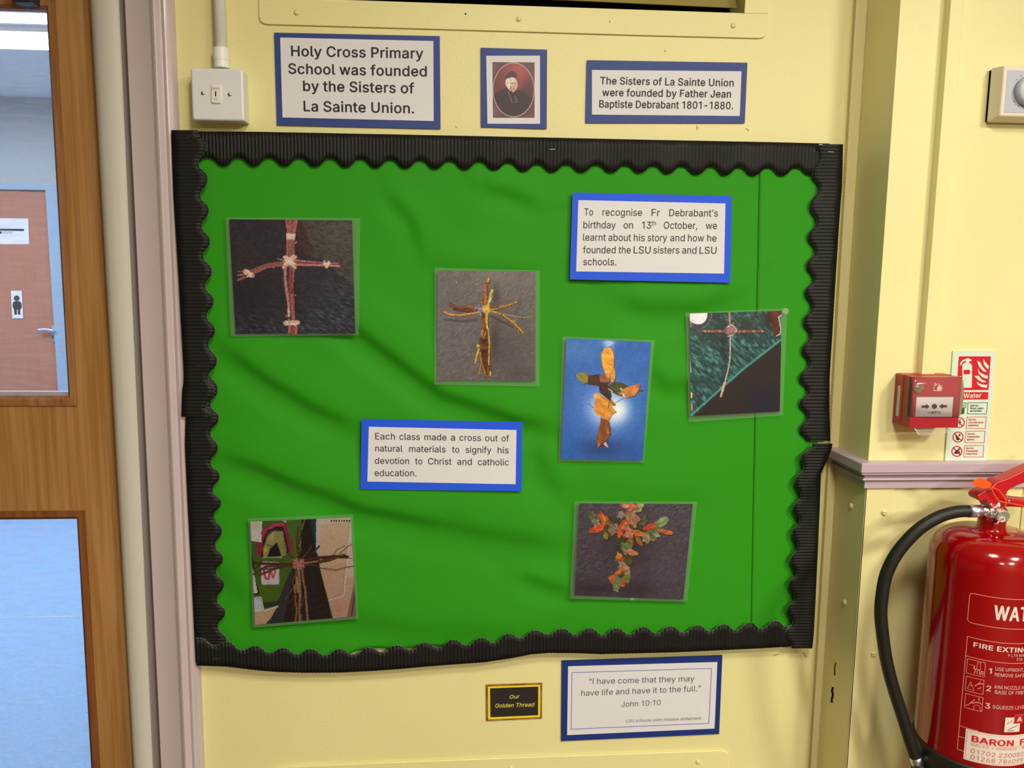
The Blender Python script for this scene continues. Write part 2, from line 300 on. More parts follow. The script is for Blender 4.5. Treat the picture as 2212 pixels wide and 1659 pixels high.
    81: (480, [[221, 143, 281, 143, 332, 76, 345, 58, 422, -43, 361, -43, 311, 24, 298, 41], [240, -6, 202, -3, 167, 7, 135, 22, 107, 44, 83, 71, 63, 104, 48, 141, 39, 183, 36, 229, 39, 275, 48, 316, 63, 354, 83, 386, 107, 413, 135, 435, 167, 451, 202, 461, 240, 464, 278, 461, 313, 451, 345, 435, 374, 413, 398, 386, 417, 354, 432, 316, 441, 275, 444, 229, 441, 183, 432, 141, 417, 104, 398, 71, 374, 44, 345, 22, 313, 7, 278, -3], [240, 48, 267, 50, 291, 57, 314, 68, 335, 84, 353, 105, 367, 130, 378, 159, 385, 192, 387, 229, 385, 266, 378, 299, 367, 328, 353, 353, 335, 373, 314, 389, 291, 401, 267, 408, 240, 410, 214, 408, 189, 401, 166, 389, 145, 373, 127, 353, 113, 328, 102, 299, 95, 266, 93, 229, 95, 192, 102, 159, 113, 130, 127, 105, 145, 85, 166, 69, 189, 57, 214, 50]]),
    82: (404, [[54, 0, 54, 458, 112, 458, 112, 0], [80, 458, 212, 458, 246, 456, 275, 450, 300, 440, 321, 426, 338, 409, 351, 390, 361, 368, 367, 343, 368, 317, 367, 290, 361, 266, 351, 244, 338, 225, 321, 209, 300, 195, 274, 186, 245, 180, 212, 178, 87, 178, 87, 230, 210, 230, 232, 231, 252, 234, 268, 240, 281, 248, 292, 258, 300, 270, 306, 284, 310, 300, 311, 317, 310, 334, 306, 350, 300, 364, 292, 377, 281, 387, 268, 396, 251, 402, 232, 406, 210, 407, 80, 407], [318, 0, 207, 206, 273, 206, 385, 0]]),
    83: (402, [[201, -8, 170, -6, 141, -1, 115, 8, 92, 21, 73, 36, 57, 54, 46, 75, 38, 98, 34, 123, 94, 123, 97, 106, 103, 92, 111, 79, 122, 68, 135, 60, 150, 53, 201, 44, 221, 45, 240, 49, 257, 54, 273, 62, 286, 71, 297, 83, 305, 96, 309, 110, 311, 125, 310, 139, 306, 151, 299, 161, 266, 184, 220, 200, 165, 215, 130, 227, 101, 242, 78, 260, 60, 282, 50, 307, 47, 335, 49, 360, 56, 383, 67, 403, 83, 421, 102, 436, 124, 448, 149, 457, 175, 462, 204, 464, 233, 462, 260, 457, 285, 448, 306, 436, 324, 421, 339, 404, 351, 384, 358, 363, 361, 340, 304, 340, 298, 361, 288, 379, 272, 394, 252, 404, 229, 411, 202, 413, 184, 412, 166, 408, 151, 403, 137, 396, 125, 387, 116, 376, 109, 365, 105, 352, 104, 338, 105, 323, 110, 311, 118, 300, 152, 277, 191, 264, 238, 251, 280, 237, 323, 214, 355, 178, 362, 162, 366, 145, 367, 125, 365, 101, 359, 78, 348, 57, 333, 38, 314, 23, 291, 10, 264, 0, 235, -6]]),
    84: (404, [[29, 407, 29, 458, 375, 458, 375, 407, 231, 407, 231, 0, 173, 0, 173, 407]]),
    85: (466, [[233, -7, 198, -5, 167, 2, 139, 14, 114, 30, 93, 49, 76, 72, 64, 98, 57, 126, 54, 156, 54, 458, 112, 458, 112, 160, 113, 139, 118, 120, 127, 102, 138, 86, 152, 72, 168, 61, 188, 53, 209, 48, 233, 46, 257, 48, 278, 53, 298, 61, 314, 72, 328, 86, 339, 102, 347, 120, 352, 139, 353, 160, 353, 458, 411, 458, 411, 156, 409, 126, 402, 98, 389, 72, 373, 49, 352, 30, 327, 14, 299, 2, 267, -5]]),
    86: (432, [[183, 0, 15, 458, 76, 458, 173, 186, 194, 124, 223, 28, 211, 28, 240, 124, 261, 186, 355, 458, 417, 458, 250, 0]]),
    87: (618, [[140, 0, 15, 458, 74, 458, 147, 176, 158, 131, 168, 84, 177, 36, 170, 36, 180, 84, 190, 131, 202, 176, 276, 458, 342, 458, 415, 176, 427, 131, 438, 84, 447, 36, 439, 36, 449, 84, 459, 131, 470, 176, 543, 458, 603, 458, 477, 0, 410, 0, 331, 291, 316, 352, 302, 427, 315, 427, 301, 355, 286, 291, 207, 0]]),
    88: (427, [[16, 0, 195, 256, 195, 213, 26, 458, 94, 458, 160, 360, 184, 325, 201, 296, 219, 263, 209, 263, 227, 296, 245, 325, 269, 360, 336, 458, 402, 458, 233, 215, 233, 258, 410, 0, 344, 0, 263, 116, 242, 149, 225, 176, 207, 208, 220, 208, 203, 177, 186, 149, 163, 116, 82, 0]]),
    89: (425, [[183, 0, 183, 187, 15, 458, 82, 458, 173, 310, 200, 263, 225, 207, 201, 207, 226, 264, 252, 310, 343, 458, 410, 458, 241, 187, 241, 0]]),
    90: (395, [[37, 0, 37, 42, 246, 347, 275, 387, 307, 428, 313, 409, 257, 407, 201, 407, 36, 407, 36, 458, 357, 458, 357, 415, 152, 116, 120, 73, 88, 30, 81, 49, 137, 51, 193, 51, 360, 51, 360, 0]]),
    97: (350, [[144, -8, 123, -6, 103, -2, 85, 4, 68, 14, 54, 26, 43, 40, 34, 57, 29, 76, 27, 97, 29, 116, 32, 131, 39, 145, 47, 156, 58, 166, 70, 174, 113, 190, 160, 198, 210, 204, 239, 211, 244, 216, 247, 222, 248, 229, 248, 231, 240, 267, 216, 290, 176, 298, 134, 290, 106, 271, 90, 246, 37, 262, 46, 281, 57, 298, 71, 311, 86, 322, 102, 331, 120, 338, 175, 346, 215, 341, 257, 324, 270, 315, 281, 303, 290, 288, 297, 271, 302, 250, 303, 226, 303, 0, 249, 0, 249, 47, 245, 47, 227, 22, 194, 1], [153, 41, 173, 42, 190, 46, 205, 53, 218, 62, 229, 72, 237, 84, 243, 97, 247, 110, 248, 124, 248, 171, 234, 164, 208, 158, 180, 154, 158, 151, 121, 143, 93, 125, 87, 117, 84, 107, 83, 94, 92, 65, 117, 47]]),
    98: (382, [[206, -7, 187, -6, 170, -3, 155, 3, 124, 28, 106, 53, 101, 53, 101, 0, 47, 0, 47, 458, 102, 458, 102, 287, 106, 287, 124, 311, 154, 335, 169, 341, 186, 345, 206, 346, 234, 344, 259, 336, 282, 324, 302, 308, 319, 288, 333, 263, 343, 235, 349, 204, 351, 170, 349, 135, 343, 104, 333, 76, 319, 52, 302, 31, 282, 14, 259, 2, 234, -5], [198, 42, 218, 44, 236, 50, 252, 59, 265, 72, 276, 87, 284, 105, 290, 125, 294, 147, 295, 171, 294, 194, 290, 215, 284, 235, 276, 253, 265, 268, 252, 280, 236, 289, 218, 295, 198, 297, 178, 295, 160, 290, 145, 281, 132, 269, 121, 254, 112, 237, 106, 217, 103, 195, 101, 171, 103, 146, 106, 124, 113, 104, 121, 86, 132, 71, 145, 58, 161, 49, 179, 44]]),
    99: (356, [[187, -7, 157, -5, 130, 2, 105, 15, 83, 31, 65, 52, 50, 77, 39, 104, 33, 135, 31, 169, 33, 203, 39, 234, 50, 262, 65, 287, 83, 307, 105, 324, 130, 336, 157, 344, 187, 346, 234, 339, 275, 320, 306, 290, 325, 249, 273, 236, 261, 260, 243, 280, 218, 292, 187, 297, 165, 295, 147, 289, 131, 279, 117, 266, 106, 251, 98, 232, 91, 212, 88, 191, 87, 169, 88, 147, 91, 126, 98, 106, 106, 88, 117, 72, 131, 59, 147, 50, 165, 44, 187, 42, 218, 46, 244, 59, 262, 80, 274, 105, 327, 92, 307, 51, 276, 19, 235, -1]]),
    100: (382, [[176, -7, 148, -5, 123, 2, 100, 14, 80, 31, 63, 52, 49, 76, 39, 104, 33, 135, 31, 170, 33, 204, 39, 235, 49, 263, 63, 288, 80, 308, 101, 324, 124, 336, 149, 344, 176, 346, 196, 345, 213, 341, 228, 335, 259, 311, 276, 287, 280, 287, 280, 458, 335, 458, 335, 0, 281, 0, 281, 53, 276, 53, 258, 28, 227, 3, 213, -3, 196, -6], [184, 42, 204, 44, 221, 49, 237, 58, 250, 71, 261, 86, 269, 104, 276, 124, 279, 146, 281, 171, 279, 195, 276, 217, 270, 237, 261, 254, 250, 269, 237, 281, 222, 290, 204, 295, 184, 297, 164, 295, 146, 289, 130, 280, 117, 268, 106, 253, 98, 235, 91, 215, 88, 194, 87, 171, 88, 147, 92, 125, 98, 105, 106, 87, 117, 72, 131, 59, 146, 50, 164, 44]]),
    101: (364, [[191, -7, 159, -5, 131, 2, 105, 15, 83, 31, 65, 52, 50, 76, 39, 104, 33, 135, 31, 168, 33, 202, 39, 233, 50, 261, 64, 286, 82, 306, 104, 323, 128, 336, 155, 343, 185, 346, 239, 337, 256, 329, 272, 319, 287, 307, 301, 292, 312, 274, 321, 254, 328, 230, 333, 204, 334, 175, 334, 152, 67, 152, 67, 199, 304, 199, 279, 182, 278, 204, 274, 223, 268, 242, 260, 258, 249, 271, 236, 282, 221, 291, 204, 295, 185, 297, 165, 295, 147, 290, 132, 282, 118, 271, 107, 258, 98, 243, 92, 226, 88, 208, 86, 190, 86, 160, 88, 136, 92, 114, 99, 96, 109, 79, 121, 66, 136, 55, 153, 48, 171, 43, 191, 41, 228, 47, 257, 65, 275, 95, 328, 82, 322, 65, 313, 49, 302, 35, 288, 23, 272, 13, 254, 4, 235, -2, 214, -6]]),
    102: (228, [[205, 341, 205, 294, 6, 294, 6, 341], [73, 0, 73, 388, 74, 407, 79, 423, 86, 437, 96, 449, 108, 459, 122, 467, 169, 477, 200, 474, 218, 469, 205, 422, 193, 425, 175, 426, 160, 425, 148, 421, 139, 414, 133, 404, 129, 392, 128, 377, 128, 0]]),
    103: (383, [[186, -136, 162, -134, 140, -131, 120, -126, 74, -99, 45, -62, 91, -37, 109, -59, 139, -79, 186, -88, 212, -85, 235, -79, 254, -68, 269, -52, 277, -31, 280, -5, 280, 61, 276, 61, 258, 37, 227, 14, 213, 9, 195, 5, 175, 4, 149, 6, 124, 13, 101, 24, 81, 39, 64, 58, 50, 81, 39, 108, 33, 138, 31, 172, 33, 206, 39, 236, 49, 264, 64, 288, 81, 308, 101, 324, 124, 336, 149, 344, 176, 346, 196, 345, 214, 341, 228, 336, 259, 311, 277, 287, 282, 287, 282, 341, 335, 341, 335, -8, 333, -36, 326, -60, 315, -81, 300, -98, 282, -112, 261, -122, 238, -130, 213, -134], [184, 53, 204, 55, 222, 60, 237, 68, 250, 79, 261, 92, 270, 109, 276, 128, 280, 149, 281, 173, 280, 197, 276, 218, 270, 238, 262, 255, 251, 269, 238, 281, 222, 290, 204, 295, 184, 297, 164, 295, 146, 290, 131, 280, 117, 268, 106, 253, 98, 236, 92, 217, 88, 196, 87, 173, 88, 150, 92, 129, 98, 110, 107, 94, 118, 80, 131, 68, 147, 60, 164, 55]]),
    104: (369, [[102, 204, 102, 0, 47, 0, 47, 458, 102, 458, 102, 259, 92, 259, 104, 287, 119, 309, 137, 326, 157, 337, 180, 344, 205, 346, 227, 344, 247, 340, 266, 332, 282, 321, 296, 306, 307, 289, 315, 268, 320, 244, 321, 216, 321, 0, 266, 0, 266, 212, 264, 236, 257, 257, 246, 274, 230, 286, 211, 294, 189, 296, 173, 295, 158, 291, 145, 286, 133, 277, 122, 267, 114, 254, 107, 240, 104, 223]]),
    105: (150, [[47, 0, 47, 341, 102, 341, 102, 0], [75, 399, 65, 400, 56, 403, 48, 409, 42, 417, 38, 425, 37, 435, 38, 445, 42, 453, 48, 461, 56, 467, 65, 470, 75, 471, 85, 470, 94, 467, 102, 461, 109, 453, 112, 445, 114, 435, 112, 425, 109, 417, 102, 409, 94, 403, 85, 400]]),
    106: (150, [[47, 341, 102, 341, 102, -27, 101, -47, 98, -65, 91, -81, 83, -95, 72, -107, 58, -116, 42, -123, 24, -127, 3, -128, -9, -128, -9, -78, 2, -78, 16, -77, 28, -72, 36, -65, 42, -54, 46, -42, 47, -26], [75, 399, 65, 400, 56, 403, 48, 409, 42, 417, 38, 425, 37, 435, 38, 445, 42, 453, 48, 461, 56, 467, 65, 470, 75, 471, 85, 470, 94, 467, 102, 461, 108, 453, 112, 445, 113, 435, 112, 425, 108, 417, 102, 409, 94, 403, 85, 400]]),
    108: (170, [[125, -2, 101, 0, 82, 7, 67, 18, 56, 34, 49, 53, 47, 76, 47, 458, 102, 458, 102, 89, 108, 56, 113, 51, 121, 48, 132, 47, 144, 47, 153, 49, 163, 2, 145, -1]]),
    109: (549, [[47, 0, 47, 341, 101, 341, 101, 266, 97, 266, 102, 283, 110, 298, 119, 311, 155, 338, 197, 348, 221, 345, 241, 337, 259, 325, 272, 308, 282, 288, 289, 265, 281, 265, 286, 281, 294, 296, 303, 309, 343, 337, 393, 348, 412, 346, 430, 342, 447, 335, 463, 325, 476, 312, 487, 296, 495, 277, 500, 255, 501, 230, 501, 0, 446, 0, 446, 228, 444, 251, 437, 268, 425, 281, 411, 290, 394, 296, 377, 297, 362, 296, 349, 293, 337, 288, 311, 261, 302, 222, 302, 0, 247, 0, 247, 234, 245, 252, 238, 267, 228, 280, 214, 290, 198, 295, 179, 297, 142, 288, 131, 281, 121, 272, 113, 260, 107, 247, 104, 232, 102, 214, 102, 0]]),
    110: (369, [[102, 204, 102, 0, 47, 0, 47, 341, 100, 341, 101, 259, 92, 259, 104, 287, 119, 309, 137, 326, 157, 337, 180, 344, 205, 346, 227, 344, 247, 340, 265, 332, 282, 321, 295, 306, 307, 289, 315, 268, 320, 244, 321, 216, 321, 0, 266, 0, 266, 212, 264, 236, 257, 257, 246, 274, 230, 286, 211, 294, 189, 296, 173, 295, 158, 291, 145, 286, 133, 277, 122, 267, 114, 254, 107, 240, 104, 223]]),
    111: (374, [[187, -7, 157, -5, 130, 2, 105, 15, 83, 31, 65, 52, 50, 77, 39, 104, 33, 135, 31, 169, 33, 203, 39, 234, 50, 262, 65, 287, 83, 307, 105, 324, 130, 336, 157, 344, 187, 346, 217, 344, 244, 336, 269, 324, 290, 307, 309, 287, 323, 262, 334, 234, 341, 203, 343, 169, 341, 135, 334, 104, 323, 77, 309, 52, 290, 31, 269, 15, 244, 2, 217, -5], [187, 42, 208, 44, 227, 50, 243, 59, 257, 72, 268, 88, 276, 106, 282, 126, 286, 147, 287, 169, 286, 191, 282, 212, 276, 232, 268, 250, 257, 266, 243, 279, 227, 289, 208, 295, 187, 297, 165, 295, 147, 289, 131, 279, 117, 266, 106, 251, 98, 232, 91, 212, 88, 191, 87, 169, 88, 147, 91, 126, 98, 106, 106, 88, 117, 72, 131, 59, 147, 50, 165, 44]]),
    112: (382, [[47, -128, 47, 341, 101, 341, 101, 287, 106, 287, 124, 311, 154, 335, 169, 341, 186, 345, 206, 346, 234, 344, 259, 336, 282, 324, 302, 308, 319, 288, 333, 263, 343, 235, 349, 204, 351, 170, 349, 135, 343, 104, 333, 76, 319, 52, 302, 31, 282, 14, 259, 2, 234, -5, 206, -7, 187, -6, 170, -3, 155, 3, 124, 28, 106, 53, 102, 53, 102, -128], [198, 42, 218, 44, 236, 50, 252, 59, 265, 72, 276, 87, 284, 105, 290, 125, 294, 147, 295, 171, 294, 194, 290, 215, 284, 235, 276, 253, 265, 268, 252, 280, 236, 289, 218, 295, 198, 297, 178, 295, 160, 290, 145, 281, 132, 269, 121, 254, 112, 237, 106, 217, 103, 195, 101, 171, 103, 146, 106, 124, 113, 104, 121, 86, 132, 71, 145, 58, 161, 49, 179, 44]]),
    113: (382, [[335, -128, 280, -128, 280, 53, 276, 53, 258, 28, 227, 3, 213, -3, 196, -6, 176, -7, 148, -5, 123, 2, 100, 14, 80, 31, 63, 52, 49, 76, 39, 104, 33, 135, 31, 170, 33, 204, 39, 235, 49, 263, 63, 288, 80, 308, 101, 324, 124, 336, 149, 344, 176, 346, 196, 345, 213, 341, 228, 335, 259, 311, 276, 287, 281, 287, 281, 341, 335, 341], [184, 42, 204, 44, 221, 49, 237, 58, 250, 71, 261, 86, 269, 104, 276, 124, 279, 146, 281, 171, 279, 195, 276, 217, 270, 237, 261, 254, 250, 269, 237, 281, 222, 290, 204, 295, 184, 297, 164, 295, 146, 289, 130, 280, 117, 268, 106, 253, 98, 235, 91, 215, 88, 194, 87, 171, 88, 147, 92, 125, 98, 105, 106, 87, 117, 72, 131, 59, 146, 50, 164, 44]]),
    114: (233, [[47, 0, 47, 341, 100, 341, 100, 289, 104, 289, 112, 305, 123, 319, 137, 330, 154, 339, 172, 345, 192, 346, 206, 346, 219, 345, 219, 290, 207, 292, 186, 293, 171, 292, 156, 289, 143, 283, 131, 276, 121, 266, 113, 255, 107, 243, 104, 229, 102, 213, 102, 0]]),
    115: (328, [[164, -7, 141, -6, 120, -3, 101, 3, 84, 11, 69, 22, 56, 34, 45, 49, 37, 66, 32, 85, 84, 96, 91, 79, 100, 65, 112, 54, 126, 47, 144, 42, 163, 41, 185, 43, 204, 48, 220, 56, 232, 67, 239, 79, 241, 92, 240, 104, 236, 114, 229, 122, 219, 129, 206, 135, 191, 140, 134, 153, 106, 162, 83, 173, 65, 187, 52, 204, 45, 224, 42, 246, 44, 265, 49, 283, 59, 298, 71, 312, 86, 324, 104, 333, 123, 340, 145, 345, 168, 346, 191, 345, 211, 341, 228, 335, 244, 327, 258, 317, 269, 305, 292, 261, 241, 250, 236, 262, 228, 273, 218, 284, 205, 293, 189, 298, 169, 299, 149, 298, 132, 293, 118, 285, 107, 275, 100, 263, 98, 250, 99, 238, 104, 227, 112, 219, 155, 201, 206, 188, 235, 180, 258, 168, 276, 154, 288, 138, 296, 118, 298, 96, 296, 77, 291, 59, 281, 42, 268, 28, 253, 16, 234, 6, 213, -2, 189, -6]]),
    116: (205, [[183, 341, 183, 294, 6, 294, 6, 341], [58, 424, 113, 424, 113, 88, 114, 74, 117, 63, 122, 55, 130, 49, 140, 46, 153, 45, 167, 46, 182, 48, 192, 2, 173, -2, 151, -4, 124, -1, 101, 6, 83, 19, 69, 37, 61, 58, 58, 84]]),
    117: (369, [[164, -5, 142, -3, 122, 2, 103, 10, 87, 21, 73, 35, 62, 53, 54, 74, 49, 98, 47, 125, 47, 341, 102, 341, 102, 130, 105, 105, 112, 84, 123, 67, 139, 55, 158, 48, 180, 45, 196, 46, 211, 50, 224, 56, 236, 64, 247, 74, 255, 87, 261, 102, 265, 119, 266, 137, 266, 341, 321, 341, 321, 0, 268, 0, 268, 83, 277, 83, 264, 54, 249, 32, 231, 15, 211, 4, 188, -2]]),
    118: (350, [[146, 0, 16, 341, 76, 341, 149, 140, 168, 78, 185, 19, 166, 19, 183, 78, 202, 140, 274, 341, 334, 341, 204, 0]]),
    119: (510, [[124, 0, 20, 341, 78, 341, 120, 192, 138, 123, 158, 37, 148, 37, 167, 121, 186, 192, 227, 341, 285, 341, 325, 192, 343, 122, 362, 37, 352, 37, 372, 122, 390, 192, 432, 341, 490, 341, 387, 0, 332, 0, 287, 155, 274, 202, 261, 252, 249, 304, 261, 304, 249, 252, 236, 202, 223, 155, 179, 0]]),
    120: (341, [[19, 0, 154, 196, 154, 154, 26, 341, 90, 341, 133, 275, 161, 228, 187, 185, 158, 185, 182, 228, 210, 275, 253, 341, 316, 341, 188, 152, 188, 193, 322, 0, 258, 0, 208, 77, 180, 122, 155, 163, 184, 163, 161, 122, 133, 77, 82, 0]]),
    121: (350, [[43, -125, 55, -77, 64, -79, 93, -80, 117, -67, 136, -32, 146, -1, 16, 341, 76, 341, 149, 140, 168, 78, 185, 19, 165, 19, 182, 78, 202, 140, 275, 341, 334, 341, 184, -52, 159, -96, 125, -122, 82, -131, 58, -129]]),
    8217: (159, [[46, 286, 73, 458, 136, 458, 88, 286]]),
    8220: (270, [[46, 286, 94, 458, 136, 458, 109, 286], [157, 286, 205, 458, 247, 458, 220, 286]]),
    8221: (270, [[46, 286, 73, 458, 136, 458, 88, 286], [157, 286, 184, 458, 247, 458, 199, 286]]),
    8226: (350, [[175, 83, 157, 85, 141, 89, 125, 96, 111, 106, 100, 118, 90, 132, 82, 148, 78, 164, 77, 182, 78, 199, 82, 216, 90, 231, 100, 245, 111, 257, 125, 267, 141, 274, 157, 278, 175, 280, 193, 278, 209, 274, 224, 267, 238, 257, 250, 245, 260, 231, 267, 216, 272, 199, 273, 182, 272, 164, 267, 148, 260, 132, 250, 118, 238, 106, 224, 96, 209, 89, 193, 85]]),
}
SPACE_W = 169
def _outline(q, off):
    p = []
    for k in range(0, len(q), 2):
        a = (q[k]/900, q[k+1]/900)
        if not p or math.dist(a, p[-1]) > 0.0015: p.append(a)
    while len(p) > 2 and math.dist(p[0], p[-1]) <= 0.0015: p.pop()
    return p
def _area(p): return sum(p[k-1][0]*p[k][1]-p[k][0]*p[k-1][1] for k in range(len(p)))/2
SIDE = 1.0
SIDE = 1.0 if _area(_outline(GLYPHS[72][1][0], 0)) < 0 else -1.0
_GC = {}
def _glyph(code, off):
    k = (code, off)
    if k in _GC: return _GC[k]
    raw = [(_area(_outline(q, 0))*SIDE < 0, _outline(q, off)) for q in GLYPHS[code][1]]
    outs = [p for solid, p in raw if solid]; holes = [p for solid, p in raw if not solid]
    use = {i: [] for i in range(len(outs))}
    for h in holes:
        x, y = h[0]; best = None
        for i, o in enumerate(outs):
            ins = False
            for j in range(len(o)):
                x1, y1 = o[j-1]; x2, y2 = o[j]
                if (y1 > y) != (y2 > y) and x < (x2-x1)*(y-y1)/(y2-y1)+x1: ins = not ins
            if ins and (best is None or abs(_area(o)) > abs(_area(outs[best]))): best = i
        if best is not None: use[best].append(h)
    V = []; Fc = []
    for i, o in enumerate(outs):
        loops = [o]+use[i]
        base = len(V)
        tri = tessellate_polygon([[Vector((x, y, 0)) for x, y in l] for l in loops])
        for l in loops: V += [(x, y, i) for x, y in l]
        Fc += [[base+q for q in t] for t in tri]
    _GC[k] = (V, Fc)
    return _GC[k]
def font_mesh(body, offset=0.0, shear=0.0, space=1.0):
    V = []; Fc = []; x = 0.0
    for ch in body:
        if ch == ' ':
            x += SPACE_W/900; continue
        gv, gf = _glyph(ord(ch), 0)
        for ly, (ox, oy) in enumerate([(-offset, 0), (offset, 0), (0, offset*0.7), (0, -offset*0.7)] if offset > 0.001 else [(0, 0)]):
            n = len(V)
            V += [(x+a+b*shear*0.5+ox, b+oy, ly+c*5) for a, b, c in gv]; Fc += [[n+i for i in t] for t in gf]
        x += GLYPHS[ord(ch)][0]/900+max(offset, 0)*1.2
    return np.array(V), Fc
_h, _ = font_mesh('H'); CAPH = _h[:, 1].max()
def text_px(body, p0, p1, cap, offset=0.0, shear=0.0):
    """lettering whose baseline runs from pixel p0 to p1, capitals cap pixels high; returns pixel coordinates + faces"""
    v, f = font_mesh(body, offset, shear)
    x0, x1 = v[:, 0].min(), v[:, 0].max()
    u = (v[:, 0]-x0)/(x1-x0); h = v[:, 1]/CAPH
    p0 = np.array(p0, float); p1 = np.array(p1, float)
    base = p0[None]+u[:, None]*(p1-p0)[None]
    lean = (963-base[:, 0])/(13400-base[:, 1])
    px = base[:, 0]-h*cap*lean; py = base[:, 1]-h*cap
    return px, py, f, v[:, 2]
def lettering(name, items, y, m, parent, defaults=()):
    parts = []
    for it in items:
        px, py, f, ly = text_px(*it)
        q = Parr(px, py, y); q[:, 1] -= ly*2.5e-5
        parts.append((q, f))
    v, f = joinvf(parts)
    # faces look at -y
    o = mk(name, v, f, m, parent)
    return o
def flat(name, polys, y, m, parent=None):
    """thin printed shapes lying on a surface: list of pixel polygons"""
    parts = []
    for pl in polys:
        fr = [P(a, b, y) for a, b in pl]
        x = np.array([p[0] for p in fr]); z = np.array([p[2] for p in fr])
        ar = 0.5*np.sum(x*np.roll(z, -1)-np.roll(x, -1)*z)
        idx = list(range(len(fr)))
        if ar < 0: idx = idx[::-1]
        parts.append((np.array(fr), [idx]))
    v, f = joinvf(parts)
    return mk(name, v, f, m, parent)
def ring_px(c, r0, r1, n=32, squash=1.0):
    out = []
    for k in range(n):
        a, b = 2*math.pi*k/n, 2*math.pi*(k+1)/n
        out.append([(c[0]+r0*math.cos(a), c[1]+r0*squash*math.sin(a)), (c[0]+r1*math.cos(a), c[1]+r1*squash*math.sin(a)),
                    (c[0]+r1*math.cos(b), c[1]+r1*squash*math.sin(b)), (c[0]+r0*math.cos(b), c[1]+r0*squash*math.sin(b))])
    return out
def line_px(pts, wd):
    out = []
    for a, b in zip(pts[:-1], pts[1:]):
        a = np.array(a, float); b = np.array(b, float); d = b-a; L = np.linalg.norm(d)
        if L < 1e-6: continue
        d /= L; nn = np.array([-d[1], d[0]])*wd/2; e = d*wd/2
        out.append([tuple(a-e+nn), tuple(b+e+nn), tuple(b+e-nn), tuple(a-e-nn)])
    return out
def crop(x0, y0, s):
    """coordinates read in an enlarged crop of the photograph"""
    return lambda *p: [(x0+a/s, y0+b/s) for a, b in p]

